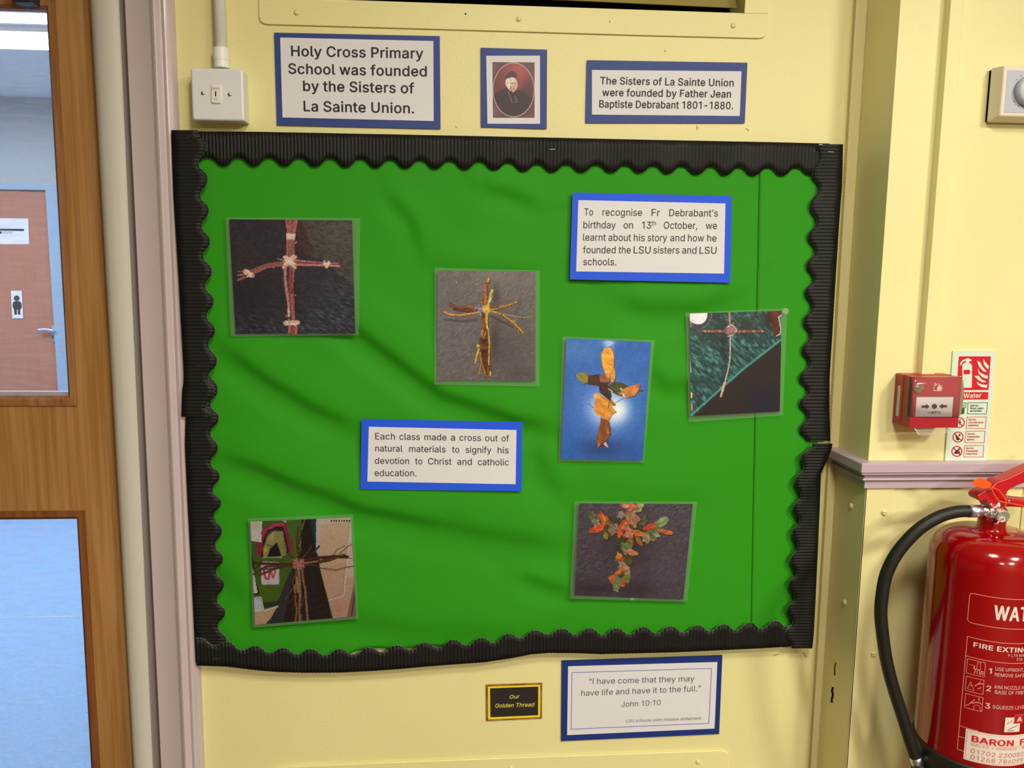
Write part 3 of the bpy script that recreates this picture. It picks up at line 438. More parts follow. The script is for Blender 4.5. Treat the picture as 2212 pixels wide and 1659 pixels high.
# ------------------------------------------------------------------ printed pictures
class Print:
    """a flat printed picture: colours painted onto a fine flat mesh, one vertex per photograph pixel"""
    def __init__(s, quad, x0, y0, sc, step=1.15):
        q = np.array(quad, float)          # TL TR BR BL in photograph pixels
        W = np.linalg.norm(q[1]-q[0]); H = np.linalg.norm(q[3]-q[0])
        s.n = int(W/step)+2; s.m = int(H/step)+2
        u, v = np.meshgrid(np.linspace(0, 1, s.n), np.linspace(0, 1, s.m))
        s.u, s.v = u, v
        g = ((1-u)*(1-v))[..., None]*q[0]+(u*(1-v))[..., None]*q[1]+(u*v)[..., None]*q[2]+((1-u)*v)[..., None]*q[3]
        s.g = g; s.X = (g[..., 0]-x0)*sc; s.Y = (g[..., 1]-y0)*sc
        s.c = np.zeros((s.m, s.n, 3)); s.sc = sc
    def fill(s, col): s.c[:] = col
    def mix(s, a, col):
        a = np.clip(a, 0, 1)[..., None]; s.c = s.c*(1-a)+np.array(col, float)*a
    def inside(s, pts):
        ins = np.zeros(s.X.shape, bool); n = len(pts)
        for i in range(n):
            x1, y1 = pts[i]; x2, y2 = pts[(i+1) % n]
            if y1 == y2: continue
            cnd = ((y1 > s.Y) != (y2 > s.Y)) & (s.X < (x2-x1)*(s.Y-y1)/(y2-y1)+x1)
            ins ^= cnd
        return ins
    def poly(s, pts, col, a=1.0): s.mix(s.inside(pts)*a, col)
    def dist(s, pts):
        D = np.full(s.X.shape, 1e9); T = np.zeros(s.X.shape)
        tot = 0; L = [math.dist(pts[i], pts[i+1]) for i in range(len(pts)-1)]; S = sum(L)+1e-9
        for i in range(len(pts)-1):
            x1, y1 = pts[i]; x2, y2 = pts[i+1]; dx, dy = x2-x1, y2-y1
            t = np.clip(((s.X-x1)*dx+(s.Y-y1)*dy)/(dx*dx+dy*dy+1e-9), 0, 1)
            d = np.hypot(s.X-x1-t*dx, s.Y-y1-t*dy); k = d < D
            D = np.where(k, d, D); T = np.where(k, (tot+t*L[i])/S, T); tot += L[i]
        return D, T
    def stroke(s, pts, wd, col, w2=None, a=1.0):
        D, T = s.dist(pts); w2 = wd if w2 is None else w2
        hw = (wd+(w2-wd)*T)/2; aa = s.sc*0.5
        s.mix(np.clip((hw-D)/aa+0.5, 0, 1)*a, col)
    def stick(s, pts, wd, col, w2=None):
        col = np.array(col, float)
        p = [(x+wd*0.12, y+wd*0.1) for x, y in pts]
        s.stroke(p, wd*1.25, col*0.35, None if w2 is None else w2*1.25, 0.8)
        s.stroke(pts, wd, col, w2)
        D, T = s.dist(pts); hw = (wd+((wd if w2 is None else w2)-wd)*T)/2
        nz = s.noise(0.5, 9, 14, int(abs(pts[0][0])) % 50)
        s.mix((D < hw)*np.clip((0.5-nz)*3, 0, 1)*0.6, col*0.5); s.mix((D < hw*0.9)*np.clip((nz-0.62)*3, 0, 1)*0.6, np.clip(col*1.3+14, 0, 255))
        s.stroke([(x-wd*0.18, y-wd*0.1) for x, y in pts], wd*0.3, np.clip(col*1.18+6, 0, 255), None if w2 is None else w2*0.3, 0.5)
    def noise(s, ang, sx, sy, seed=0, power=1.0):
        r = np.random.RandomState(seed); g = r.rand(64, 64)
        ca, sa = math.cos(ang), math.sin(ang)
        a = (s.X*ca+s.Y*sa)/sx+97.3; b = (-s.X*sa+s.Y*ca)/sy+51.7
        i, j = np.floor(a).astype(int), np.floor(b).astype(int); fa, fb = a-i, b-j
        fa = fa*fa*(3-2*fa); fb = fb*fb*(3-2*fb)
        G = lambda p, q: g[p % 64, q % 64]
        return (G(i, j)*(1-fa)*(1-fb)+G(i+1, j)*fa*(1-fb)+G(i, j+1)*(1-fa)*fb+G(i+1, j+1)*fa*fb)**power
    def blob(s, cx, cy, rx, ry, col, a=1.0, p=2):
        d = ((s.X-cx)/rx)**2+((s.Y-cy)/ry)**2
        s.mix(np.exp(-d**(p/2.0))*a, col)
    def ell(s, cx, cy, rx, ry, col, rot=0, a=1.0):
        ca, sa = math.cos(rot), math.sin(rot)
        x = (s.X-cx)*ca+(s.Y-cy)*sa; y = -(s.X-cx)*sa+(s.Y-cy)*ca
        d = np.sqrt((x/rx)**2+(y/ry)**2)
        s.mix(np.clip((1-d)*min(rx, ry)/(s.sc*0.5)+0.5, 0, 1)*a, col)
    def build(s, name, y, m, parent, curl=None):
        s.c = s.c*(1+0.05*rng.randn(s.m, s.n, 1)+0.03*rng.randn(s.m, s.n, 3))
        V = Parr(s.g[..., 0].ravel(), s.g[..., 1].ravel(), y)-root_loc(parent)[None]
        n, mm = s.n, s.m
        i = np.arange(n-1)[None]+np.arange(mm-1)[:, None]*n
        q = np.stack([i, i+n, i+n+1, i+1], -1).reshape(-1, 4)
        me = bpy.data.meshes.new(name)
        me.vertices.add(len(V)); me.vertices.foreach_set('co', V.ravel())
        me.loops.add(q.size); me.loops.foreach_set('vertex_index', q.ravel().astype(np.int32))
        me.polygons.add(len(q)); me.polygons.foreach_set('loop_start', (np.arange(len(q))*4).astype(np.int32))
        me.materials.append(m)
        me.update(calc_edges=True); me.validate()
        at = me.color_attributes.new('print', 'FLOAT_COLOR', 'POINT')
        c = np.clip(alb(np.clip(s.c, 0, 255).reshape(-1, 3)), 0, 1)
        at.data.foreach_set('color', np.hstack([c, np.ones((len(c), 1))]).ravel())
        o = bpy.data.objects.new(name, me); COL.objects.link(o); o.parent = parent
        return o
def print_mat(name, rough=0.5):
    m = bpy.data.materials.new(name); m.use_nodes = True
    b = m.node_tree.nodes['Principled BSDF']; b.inputs['Roughness'].default_value = rough
    b.inputs['Specular IOR Level'].default_value = 0.3
    a = m.node_tree.nodes.new('ShaderNodeAttribute'); a.attribute_name = 'print'
    m.node_tree.links.new(a.outputs['Color'], b.inputs['Base Color'])
    return m

# ------------------------------------------------------------------ materials
m_wall = mat('yellow_wall_paint', (232, 213, 142), 0.42, 0.35, noise=0.03, nscale=3, bump=0.25, bscale=260, bdist=0.0015)
m_wall2 = mat('yellow_wall_paint_roller', (234, 217, 146), 0.38, 0.4, noise=0.03, nscale=4, bump=0.3, bscale=420, bdist=0.0012)
m_far = mat('dark_bounce_cut', (140, 116, 84), 0.6, 0.3)  # unseen hall walls, darkened from the yellow to cut their bounce light
m_trimy = mat('yellow_gloss_paint', (228, 206, 140), 0.4, 0.4)
m_dark = mat('dark_void', (14, 11, 8), 0.9, 0.1)
m_slat = mat('olive_slat', (150, 130, 62), 0.6)
m_mauve = mat('mauve_gloss_paint', (200, 176, 166), 0.24, 0.5, noise=0.03, nscale=12, bump=0.2, bscale=60, bdist=0.002, stretch=(1, 1, 0.25))
m_mauve2 = mat('mauve_dado_paint', (190, 162, 160), 0.3, 0.5)
m_mauved = mat('mauve_frame_shaded', (150, 130, 122), 0.5, 0.3)  # mauve paint with the shade of the set-back frame in its colour
m_cream = mat('cream_frame_paint', (205, 192, 168), 0.45, 0.35)
m_wood = mat('oak_veneer', (182, 130, 74), 0.42, 0.35, nscale=2.6, col2=(156, 104, 50), stretch=(38, 38, 1.1), bump=0.08, bscale=6)
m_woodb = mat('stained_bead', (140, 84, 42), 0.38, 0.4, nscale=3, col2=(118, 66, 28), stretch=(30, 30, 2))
m_woodl = mat('stained_bead_light', (164, 112, 66), 0.38, 0.4, nscale=3, col2=(138, 86, 44), stretch=(30, 30, 2))
m_floor = mat('hall_floor', (96, 74, 54), 0.4, 0.4, noise=0.1)
m_ceil = mat('ceiling_paint', (225, 220, 205), 0.8, 0.2)
m_green = mat('green_poster_paper', (44, 140, 12), 0.7, 0.25, bump=0.05, bscale=500, bdist=0.0004)
m_black = mat('black_corrugated_card', (23, 21, 18), 0.55, 0.28)
m_edge = mat('cut_card_edge', (105, 122, 96), 0.7)
m_blue = mat('blue_card', (50, 66, 122), 0.5, 0.3, noise=0.06, nscale=18)
m_blue2 = mat('bright_blue_card', (38, 84, 208), 0.55, 0.25)
m_blue3 = mat('navy_card', (28, 48, 110), 0.5, 0.3)
m_paper = mat('white_paper', (222, 211, 200), 0.6, 0.3, noise=0.015, nscale=14)
m_ink = mat('black_ink', (42, 34, 38), 0.55, 0.3)
m_inkg = mat('grey_ink', (86, 76, 84), 0.6, 0.2)
m_inkb = mat('blue_ink', (92, 102, 160), 0.6, 0.2)
m_print = print_mat('photo_print', 0.35)
m_lam = clear('laminate', 1, milk=0.0, rough=0.15)
m_lamm = clear('laminate_margin', 1, milk=0.085, rough=0.2)
m_white = mat('white_plastic', (226, 214, 202), 0.25, 0.5)
m_white2 = mat('white_pvc_conduit', (238, 229, 208), 0.42, 0.5)
m_key = mat('ivory_key_insert', (232, 222, 198), 0.3, 0.5)
m_steel = mat('bright_steel', (200, 195, 188), 0.25, metal=1.0)
m_chrome = mat('chrome', (240, 236, 230), 0.2, metal=1.0)
m_alu = mat('brushed_aluminium', (215, 208, 205), 0.35, metal=1.0)
m_redink = mat('faded_red_ink', (190, 120, 112), 0.6)
m_red = mat('extinguisher_red', (148, 0, 6), 0.14, 0.5, coat=0.35)
m_red2 = mat('lever_red', (185, 18, 26), 0.28, 0.5)
m_callred = mat('call_point_red', (168, 30, 38), 0.35, 0.45, noise=0.05, nscale=20)
m_rubber = mat('black_rubber', (26, 24, 18), 0.5, 0.4)
m_orange = mat('orange_plastic', (250, 84, 24), 0.4, 0.4)
m_lab = mat('cream_print', (226, 200, 176), 0.4)
m_labp = mat('pink_line_print', (228, 140, 116), 0.4)
m_sign = mat('photoluminescent_white', (214, 218, 188), 0.35, 0.4)
m_signred = mat('sign_red', (206, 24, 36), 0.4, 0.4)
m_signgreen = mat('sign_green', (36, 84, 66), 0.45)
m_grey = mat('grey_dial_plate', (188, 182, 180), 0.35, 0.4)
m_cover = clear('clear_flap', 1, tint=(1.0, 0.95, 0.94), milk=0.06, rough=0.06)
m_glass = clear('door_glass', 1, tint=(0.97, 0.98, 1.0), milk=0.06, rough=0.02, scratches=True)
m_cfloor = mat('blue_vinyl_floor', calb((128, 172, 232)), 0.45, 0.3, noise=0.10, nscale=90, raw=True)
m_cwall = mat('corridor_grey_paint', calb((172, 184, 206)), 0.6, 0.3, raw=True)
m_cceil = mat('corridor_ceiling', calb((222, 230, 252)), 0.7, 0.2, raw=True)
m_cdoor = mat('salmon_door_veneer', calb((168, 114, 102)), 0.45, 0.35, noise=0.06, nscale=3, stretch=(20, 20, 1), raw=True)
m_cframe = mat('pale_blue_frame', calb((140, 170, 210)), 0.4, 0.4, raw=True)
m_cwhite = mat('corridor_white', calb((212, 220, 242)), 0.5, 0.3, raw=True)
m_cblack = mat('corridor_black', (0.02, 0.02, 0.03), 0.4, raw=True)
m_amber = mat('amber_lens', (140, 104, 66), 0.2, 0.5, noise=0.3, nscale=300)

def vl(p0, p1, y):
    A = P(*p0, y); B = P(*p1, y)
    return lambda z: A[0]+(B[0]-A[0])*(z-A[2])/(B[2]-A[2])
def vquad(fa, fb, z0, z1, y, t):
    return prism([(fa(z0), y, z0), (fb(z0), y, z0), (fb(z1), y, z1), (fa(z1), y, z1)], t)
def S(o): return tag(o, kind='structure')

# ------------------------------------------------------------------ the room
XP = 0.737                         # left face of the projecting wall section
YP = -0.118                        # its front face
RX0, RX1, RY0 = -3.0, 3.2, -5.2
x_edge = vl((1837, 0), (1742, 1659), 0.0)
DOOR_L = -1.50
hz0, hz1 = P(1100, 13.0, 0)[2]+0.001, P(1100, -215, 0)[2]
hx0, hx1 = P(622, 0, 0)[0], P(1612, 28, 0)[0]
Z1 = CEIL
parts = [boxvf(RX0, DOOR_L, 0, 0.12, 0, Z1),
         boxvf(DOOR_L, -0.54, 0, 0.12, 2.06, Z1),
         boxvf(-0.54, hx0, 0, 0.12, 0, Z1),
         boxvf(hx0, hx1, 0, 0.12, 0, hz0), boxvf(hx0, hx1, 0, 0.12, hz1, Z1),
         vquad(lambda z: hx1, x_edge, 0, Z1, 0, 0.12),
         vquad(x_edge, lambda z: XP+0.02, 0, Z1, 0.008, 0.112)]
v, f = joinvf(parts)
wall_back = S(mk('wall_back', v, f, m_wall))
bead_l = vl((1850, 0), (1761, 1500), -0.004)
v, f = vquad(bead_l, lambda z: XP, 0, Z1, -0.004, 0.012)
S(bevel(mk('trim_1', v, f, m_trimy), 0.0015))
S(box('wall_right', XP, RX1, YP, 0.12, 0, Z1, m_wall2))
S(box('wall_end', RX1, RX1+0.1, RY0, 0.12, 0, Z1, m_far))
S(box('wall_left', RX0-0.1, RX0, RY0, 0.12, 0, Z1, m_far))
S(box('wall_front', RX0-0.1, RX1+0.1, RY0-0.1, RY0, 0, Z1, m_far))
S(box('floor', RX0-0.1, RX1+0.1, RY0-0.1, 0.0, -0.1, 0, m_floor))
S(box('ceiling', RX0-0.1, RX1+0.1, RY0-0.1, 0.12, Z1, Z1+0.1, m_ceil))
# cover boards under the dado rail of the projecting section
zd_top = P(1900, 1000.5, YP-0.022)[2]; zd_bot = P(1900, 1054.5, YP-0.008)[2]
xc = P(1927, 1090, YP)[0]; xd = P(2207, 1090, YP)[0]
t2 = S(box('trim_2', XP-0.0025, xc, YP-0.0025, YP+0.0, 0, zd_bot+0.005, m_wall, bev=0.0008))
S(box('trim_3', xd, RX1, YP-0.0025, YP+0.0, 0, zd_bot+0.005, m_wall, bev=0.0008))
S(box('trim_4', XP-0.0025, XP, YP-0.0025, 0.0, 0, zd_bot+0.005, m_trimy))
for px, py, r in ((1910, 1107, 0.0058), (1887, 1413, 0.0055), (1915, 1412, 0.0001)):
    if r > 0.001:
        sc = screw('screw', px, py, YP-0.0027, r, m_trimy, t2)
        c = P(px, py, YP-0.0027-r*0.62)
        mk('slot', *boxvf(c[0]-r*0.7, c[0]+r*0.7, c[1]-0.0001, c[1]+0.001, c[2]-0.0004, c[2]+0.0004), m_slat, sc)
def face_screw(px, py):
    d = ray(px, py); q = CAM+d*((XP-0.0027-CAM[0])/d[0])
    v, f = lathevf(q, [(0.006, -0.0005), (0.0057, 0.0016), (0.004, 0.003), (0, 0.0034)], 16, (-1, 0, 0))
    mk('screw', v, f, m_wall, t2, smooth=True)
face_screw(1839, 1093); face_screw(1825, 1301)
# chipped paint on the shaded face
def chip(pts, wd):
    out = []
    for a, b in zip(pts[:-1], pts[1:]):
        q = []
        for pp in ((a[0]-wd/2, a[1]), (a[0]+wd/2, a[1]), (b[0]+wd/2, b[1]), (b[0]-wd/2, b[1])):
            d = ray(*pp); q.append(CAM+d*((XP-0.0032-CAM[0])/d[0]))
        out.append((np.array(q), [[0, 1, 2, 3]]))
    v, f = joinvf(out); mk('paint_chip', v, f, m_dark, t2)
chip([(1806, 1431), (1803, 1438), (1802.5, 1450), (1803, 1459)], 2)
chip([(1799, 1484), (1797, 1492), (1799, 1502), (1796, 1512), (1797, 1518)], 4)

# dado rail
zz = lambda py: P(1900, py, YP-0.015)[2]
prof = [(0, zd_top), (0.021, zd_top), (0.0235, zd_top-0.002), (0.0235, zz(1018.5)), (0.017, zz(1019.5)), (0.020, zz(1021)), (0.021, zz(1023)), (0.018, zz(1025.5)),
        (0.011, zz(1028)), (0.009, zz(1032)), (0.0135, zz(1034.5)), (0.015, zz(1037)), (0.012, zz(1040)), (0.008, zz(1041.5)), (0.008, zd_bot), (0, zd_bot)]
V = []; Fc = []; npf = len(prof)
for d, z in prof: V.append((XP-d, -0.0005, z))
for d, z in prof: V.append((XP-d, YP-d, z))
for d, z in prof: V.append((RX1, YP-d, z))
for s_ in range(2):
    for k in range(npf):
        k2 = (k+1) % npf
        Fc.append([s_*npf+k, s_*npf+k2, (s_+1)*npf+k2, (s_+1)*npf+k])
S(mk('trim_5', V, Fc, m_mauve2))

# ventilation cover plate above the board
xl, xr = 607, 1608
vent = thing('vent_cover', 'cream painted metal cover plate with a dark slot at the top of the wall', 'vent', P(1108, 40, 0))
pl = [[(558.3, -4), (559, 36), (562, 45), (568, 50), (577, 52.3), (1000, 64.5), (1400, 76.5), (1640, 82.5), (1649, 81), (1655, 76), (1657.5, 68), (1659, 29.5), (1608, 28.8), (1100, 13.5), (700, 0.8), (610, -2.5)],
      [(558.3, -4), (610, -2.5), (603, -240), (551, -240)], [(1608, 28.8), (1659, 29.5), (1676, -205), (1624, -207)], [(551, -240), (603, -240), (1624, -207), (1676, -205), (1679, -250), (550, -290)]]
v, f = joinvf([prism([P(a, b, -0.004) for a, b in q], 0.004) for q in pl])
bevel(mk('plate', v, f, m_wall, vent), 0.0012, 2, 60)
for px, py in ((641, 27), (1121, 41), (1584, 55)):
    screw('screw', px, py, -0.0042, 0.0046, m_trimy, vent)
flat('screw_hole', [[(1005.5+2*math.cos(a), 30+2*math.sin(a)) for a in np.linspace(0, 6.2, 9)]], -0.0043, m_dark, vent)
flat('screw_hole', [[(1317+1.3*math.cos(a), 47+1.3*math.sin(a)) for a in np.linspace(0, 6.2, 9)]], -0.0043, m_dark, vent)
box('duct', hx0+0.001, hx1-0.001, 0.09, 0.119, hz0+0.001, hz1-0.001, m_dark, vent)
sl = [P(560, -30, 0.03), P(1592, 17, 0.03), P(1592, -60, 0.03), P(560, -95, 0.03)]
sl[0][0] = sl[3][0] = hx0+0.004
v, f = prism(sl, 0.004); v[2:4, 1] += 0.03; v[6:8, 1] += 0.03
mk('louvre_slat', v, f, m_slat, vent)
v2 = v.copy(); v2[:, 2] += 0.085
mk('louvre_slat', v2, f, m_slat, vent)
# access panel low on the wall
ap = thing('access_panel', 'cream painted screwed panel low on the wall under the framed bible quotation', 'panel', P(1100, 1700, 0))
slab('plate', [(575, 1940), (578, 1680), (582, 1668), (592, 1660), (620, 1656.5), (1100, 1637.5), (1556, 1621.6), (1566, 1622.5), (1573, 1628), (1576, 1638), (1560, 1915)], -0.005, 0.005, m_wall, ap, bev=0.0015)
for px, py in ((1508, 1646), (1103, 1658), (660, 1676)): screw('screw', px, py, -0.0052, 0.0046, m_trimy, ap)
# small scuffs where old staples sat in the wall
for q in ([(1671, 1416.5), (1682, 1413)], [(1735, 1410), (1741, 1418)], [(1505, 272), (1507, 276), (1505, 280)], [(1612, 278), (1617, 282)], [(1436, 109), (1437, 112)], [(984, 273), (987, 276)]):
    v = flat('staple_scar', line_px(q, 1.6), -0.0006, m_slat, wall_back)

# ------------------------------------------------------------------ doorway
YD = 0.030
leaf_r = vl((201, 0), (295, 1659), YD)
g_r = vl((100, 35), (147, 855), YD)        # glass edge, upper pane
gb_r = vl((119.6, 0), (168.4, 876), YD)    # bead outer edge, upper pane
h_r = vl((165, 1122), (196, 1659), YD)
hb_r = vl((183.5, 1102), (217, 1659), YD)
zU0, zU1 = P(100, 876, YD)[2], P(100, 2, YD)[2]      # upper opening with beads
zL1 = P(100, 1103, YD)[2]; zL0 = 0.22
xlo = DOOR_L+0.155
cl = lambda a: (lambda z: a)
door = tag(mk('door_1', *joinvf([vquad(gb_r, leaf_r, zL1, 2.0, YD, 0.044), vquad(hb_r, leaf_r, 0.008, zL1, YD, 0.044)]), m_wood), kind='structure')
mk('stile', *vquad(cl(DOOR_L+0.035), cl(xlo), 0.008, 2.0, YD, 0.044), m_wood, door)
mk('lock_rail', *vquad(cl(xlo), gb_r, zL1, zU0, YD, 0.044), m_wood, door)
mk('bottom_rail', *vquad(cl(xlo), hb_r, 0.008, zL0, YD, 0.044), m_wood, door)
mk('top_rail', *vquad(cl(xlo), gb_r, zU1, 2.0, YD, 0.044), m_woodb, door)  # darker bead wood paints in the shadow across the top of the door
def beads(name, xa, xb, xai, xbi, z0, z1, z0i, z1i, m, y=YD-0.004):
    o = lambda z: None
    A = [(xa(z0), y, z0), (xb(z0), y, z0), (xb(z1), y, z1), (xa(z1), y, z1)]
    B = [(xai(z0i), y+0.006, z0i), (xbi(z0i), y+0.006, z0i), (xbi(z1i), y+0.006, z1i), (xai(z1i), y+0.006, z1i)]
    mid = [tuple(np.array(p)*0.35+np.array(q)*0.65-np.array([0, 0.005, 0])) for p, q in zip(A, B)]
    for k in range(4):
        k2 = (k+1) % 4
        bk = lambda p: (p[0], YD+0.016, p[2])
        v = [A[k], A[k2], mid[k2], mid[k], B[k2], B[k], bk(B[k2]), bk(B[k]), bk(A[k2]), bk(A[k])]
        f = [[0, 1, 2, 3], [3, 2, 4, 5], [5, 4, 6, 7], [0, 9, 8, 1], [7, 6, 8, 9]]
        mk(name, v, f, m, door)
beads('glazing_bead', cl(xlo), gb_r, cl(xlo+0.018), g_r, zU0, zU1, P(100, 855, YD)[2], P(100, 20, YD)[2], m_woodl)
beads('glazing_bead', cl(xlo), hb_r, cl(xlo+0.018), h_r, zL0, zL1, zL0+0.018, P(100, 1122, YD)[2], m_woodb)
yr = YD+0.030
v, f = boxvf(xlo, g_r(1.3)+0.01, yr, yr+0.012, zU0, P(100, 846, yr)[2])
mk('rear_bead', v, f, m_cwhite, door)
mk('rear_bead', *boxvf(g_r(1.6)+0.0005, g_r(1.6)+0.012, yr, yr+0.012, zU0, zU1), m_cwhite, door)
mk('glass_pane', *boxvf(xlo+0.004, gb_r(1.6)-0.004, YD+0.018, YD+0.024, zU0+0.004, zU1-0.004), m_glass, door)
mk('glass_pane', *boxvf(xlo+0.004, hb_r(0.6)-0.004, YD+0.018, YD+0.024, zL0+0.004, zL1-0.004), m_glass, door)
slab('door_closer', [(27, -60), (70, -60), (70, 4), (27, 4)], YD-0.03, 0.03, m_cblack, door, bev=0.002)
# frame: rounded cream stop, rebate in shade-darkened mauve, moulded mauve architrave
st_r = vl((255, 0), (328, 1659), -0.002)
def profile_strip(name, fa, fb, pts, z0, z1, m, parent=None, ya=None):
    """pts: list of (t across 0..1, y)"""
    V = []; Fc = []
    for z in (z0, z1):
        for t, y in pts: V.append((fa(z)*(1-t)+fb(z)*t, y, z))
    n = len(pts)
    for k in range(n-1): Fc.append([k, k+1, n+k+1, n+k])
    Fc.append(list(range(n))[::-1]); Fc.append([n+k for k in range(n)])
    Fc.append([n-1, 0, n, 2*n-1])
    o = mk(name, V, Fc, m, parent, smooth=True); o.data.set_sharp_from_angle(angle=math.radians(38))
    return o
arc_l = vl((268, 0), (347, 1659), -0.018)
arc_r = vl((371, 0), (437, 1659), -0.016)
fr = S(profile_strip('trim_6', leaf_r, lambda z: st_r(z)+0.0, [(0.0, 0.075), (0.0, 0.022), (0.06, 0.010), (0.16, 0.003), (0.32, -0.002), (0.6, -0.004), (0.85, -0.002), (1.0, 0.002), (1.0, 0.075)], 0, 2.06, m_cream))
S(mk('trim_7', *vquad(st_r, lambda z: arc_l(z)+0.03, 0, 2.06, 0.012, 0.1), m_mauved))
arc_pts = [(0, 0.014), (0, -0.016), (0.02, -0.018), (0.50, -0.018), (0.56, -0.021), (0.60, -0.0245), (0.65, -0.0255), (0.70, -0.023), (0.73, -0.018), (0.76, -0.0165), (0.80, -0.0195), (0.84, -0.0205),
           (0.88, -0.019), (0.955, -0.018), (0.99, -0.015), (1.0, -0.010), (1.0, 0.001)]
S(profile_strip('trim_8', arc_l, arc_r, arc_pts, 0, 2.12, m_mauve))
S(mk('trim_9', *boxvf(DOOR_L-0.07, DOOR_L+0.01, -0.018, 0.0, 0, 2.12), m_mauve))
S(mk('trim_10', *boxvf(DOOR_L-0.07, -0.49, -0.017, 0.0, 2.04, 2.125), m_mauve))
S(mk('trim_11', *joinvf([boxvf(DOOR_L, DOOR_L+0.03, 0.0, 0.12, 0, 2.06), boxvf(DOOR_L, -0.54, 0.001, 0.12, 2.003, 2.06)]), m_cream))

# ------------------------------------------------------------------ corridor behind the glass
YF = 4.3
S(box('wall_corridor', -6.5, 1.6, YF, YF+0.1, 0, Z1, m_cwall))
S(box('wall_corridor_left', -6.6, -6.5, 0.12, YF, 0, Z1, m_cwall))
S(box('wall_corridor_right', 0.9, 1.0, 0.12, YF, 0, Z1, m_cwall))
S(box('floor_corridor', -6.6, 1.6, 0.0, YF, -0.1, 0.0, m_cfloor))
S(box('ceiling_corridor', -6.6, 1.6, 0.12, YF, Z1, Z1+0.1, m_cceil))
d = ray(100, 1333); zs = CAM+d*(-CAM[2]/d[2])
S(box('trim_12', -6.4, 0.9, zs[1]-0.004, zs[1]+0.004, 0.0, 0.001, m_cwall))
xd1 = P(113, 500, YF)[0]; ztop = P(80, 412, YF)[2]
d2 = tag(mk('door_2', *boxvf(xd1-0.86, xd1, YF-0.035, YF-0.001, 0.005, ztop), m_cdoor), kind='structure')
pn = 2.4
fw = P(140, 700, YF-0.06)[0]-xd1
S(mk('trim_13', *joinvf([boxvf(xd1, xd1+0.075, YF-0.06, YF, 0, ztop+0.035), boxvf(xd1-0.93, xd1-0.86, YF-0.06, YF, 0, ztop+0.035), boxvf(xd1-0.86, xd1, YF-0.06, YF, ztop, ztop+0.035)]), m_cframe))
yh = YF-0.045
hp = slab('handle_plate', [(110.5, 704), (119, 703.5), (120, 739), (112, 739.5)], yh, 0.01, m_alu, d2, bev=0.002)
a = P(114, 714, yh-0.03); b = P(82, 713, yh-0.03); c0 = P(114, 714, yh)
v, f = tubevf(spline([c0, a, a*0.5+b*0.5+np.array([0, 0, 0.006]), b], 5), 0.011, 10)
mk('lever', v, f, m_alu, hp, smooth=True)
slab('keyhole', [(112.5, 725), (115.5, 725), (115.8, 732), (113, 732)], yh-0.001, 0.001, m_cblack, hp)
no = thing('door_notice', 'white paper notice with a dark bar seen through the door glass', 'notice', P(30, 528, YF-0.038))
slab('sheet', [(-40, 471), (61, 472), (62.8, 527.5), (-40, 527.5)], YF-0.038, 0.002, m_cwhite, no)
flat('print_bar', [[(-30, 493.5), (52, 494.5), (52, 499), (-30, 498)], [(-30, 500), (3, 500), (3, 505), (-30, 505)]], YF-0.0386, m_cblack, no)
flat('print_shade', [[(3, 499.5), (27, 499.5), (27, 504.5), (3, 504.5)]], YF-0.0386, m_cwall, no)
tsn = thing('toilet_sign', 'small white sign with a black standing figure on the far door', 'sign', P(37, 688, YF-0.038))
slab('plate', [(23.3, 628), (47, 628), (50, 688), (26.5, 687.6)], YF-0.040, 0.003, m_cwhite, tsn)
K = crop(0, 400, 3.95)
fig = [K((108, 1010), (118, 992), (168, 990), (186, 1012), (186, 1040), (178, 1058), (172, 1060), (174, 1105), (154, 1105), (152, 1062), (145, 1062), (144, 1105), (124, 1105), (118, 1055), (108, 1040))]
fig.append([(36+6.2*math.cos(a), 644.5+6.2*math.sin(a)) for a in np.linspace(0, 2*math.pi, 18)[:-1]])
flat('figure', fig, YF-0.0405, m_cblack, tsn)
for k, (y0, y1) in enumerate(((35, 51), (75, 107))):
    q0 = ray(60, y1); q1 = ray(60, y0); e = CEIL-0.035
    A = CAM+q0*((e-CAM[2])/q0[2]); B = CAM+q1*((e-CAM[2])/q1[2])
    ya, yb = sorted((A[1], B[1]))
    lt = thing('ceiling_light', ('nearer' if k == 0 else 'farther')+' bright strip light on the corridor ceiling seen through the door glass', 'light', (-2.4, (ya+yb)/2, CEIL))
    mk('housing', *boxvf(-4.6, 0.4, ya-0.01, yb+0.01, e+0.012, CEIL-0.001), m_cwhite, lt)
    mk('diffuser', *boxvf(-4.58, 0.38, ya, yb, e, e+0.012), emis('corridor_tube', (0.85, 0.93, 1.0), 3.0), lt)
# ceiling panels of the hall
for k, (x, y, p_) in enumerate(HALL_LIGHTS):
    lt = thing('ceiling_panel_light', ('square ceiling light panel in front of the notice board', 'square ceiling light panel in front of the fire extinguisher', 'square ceiling light panel at the right rear of the hall', 'square ceiling light panel at the left rear of the hall')[k], 'light', (x, y, CEIL))
    mk('frame', *boxvf(x-0.21, x+0.21, y-0.21, y+0.21, CEIL-0.03, CEIL-0.001), m_white, lt)
    mk('diffuser', *boxvf(x-0.18, x+0.18, y-0.18, y+0.18, CEIL-0.036, CEIL-0.03), emis('hall_panel', WARM, 12.0), lt)

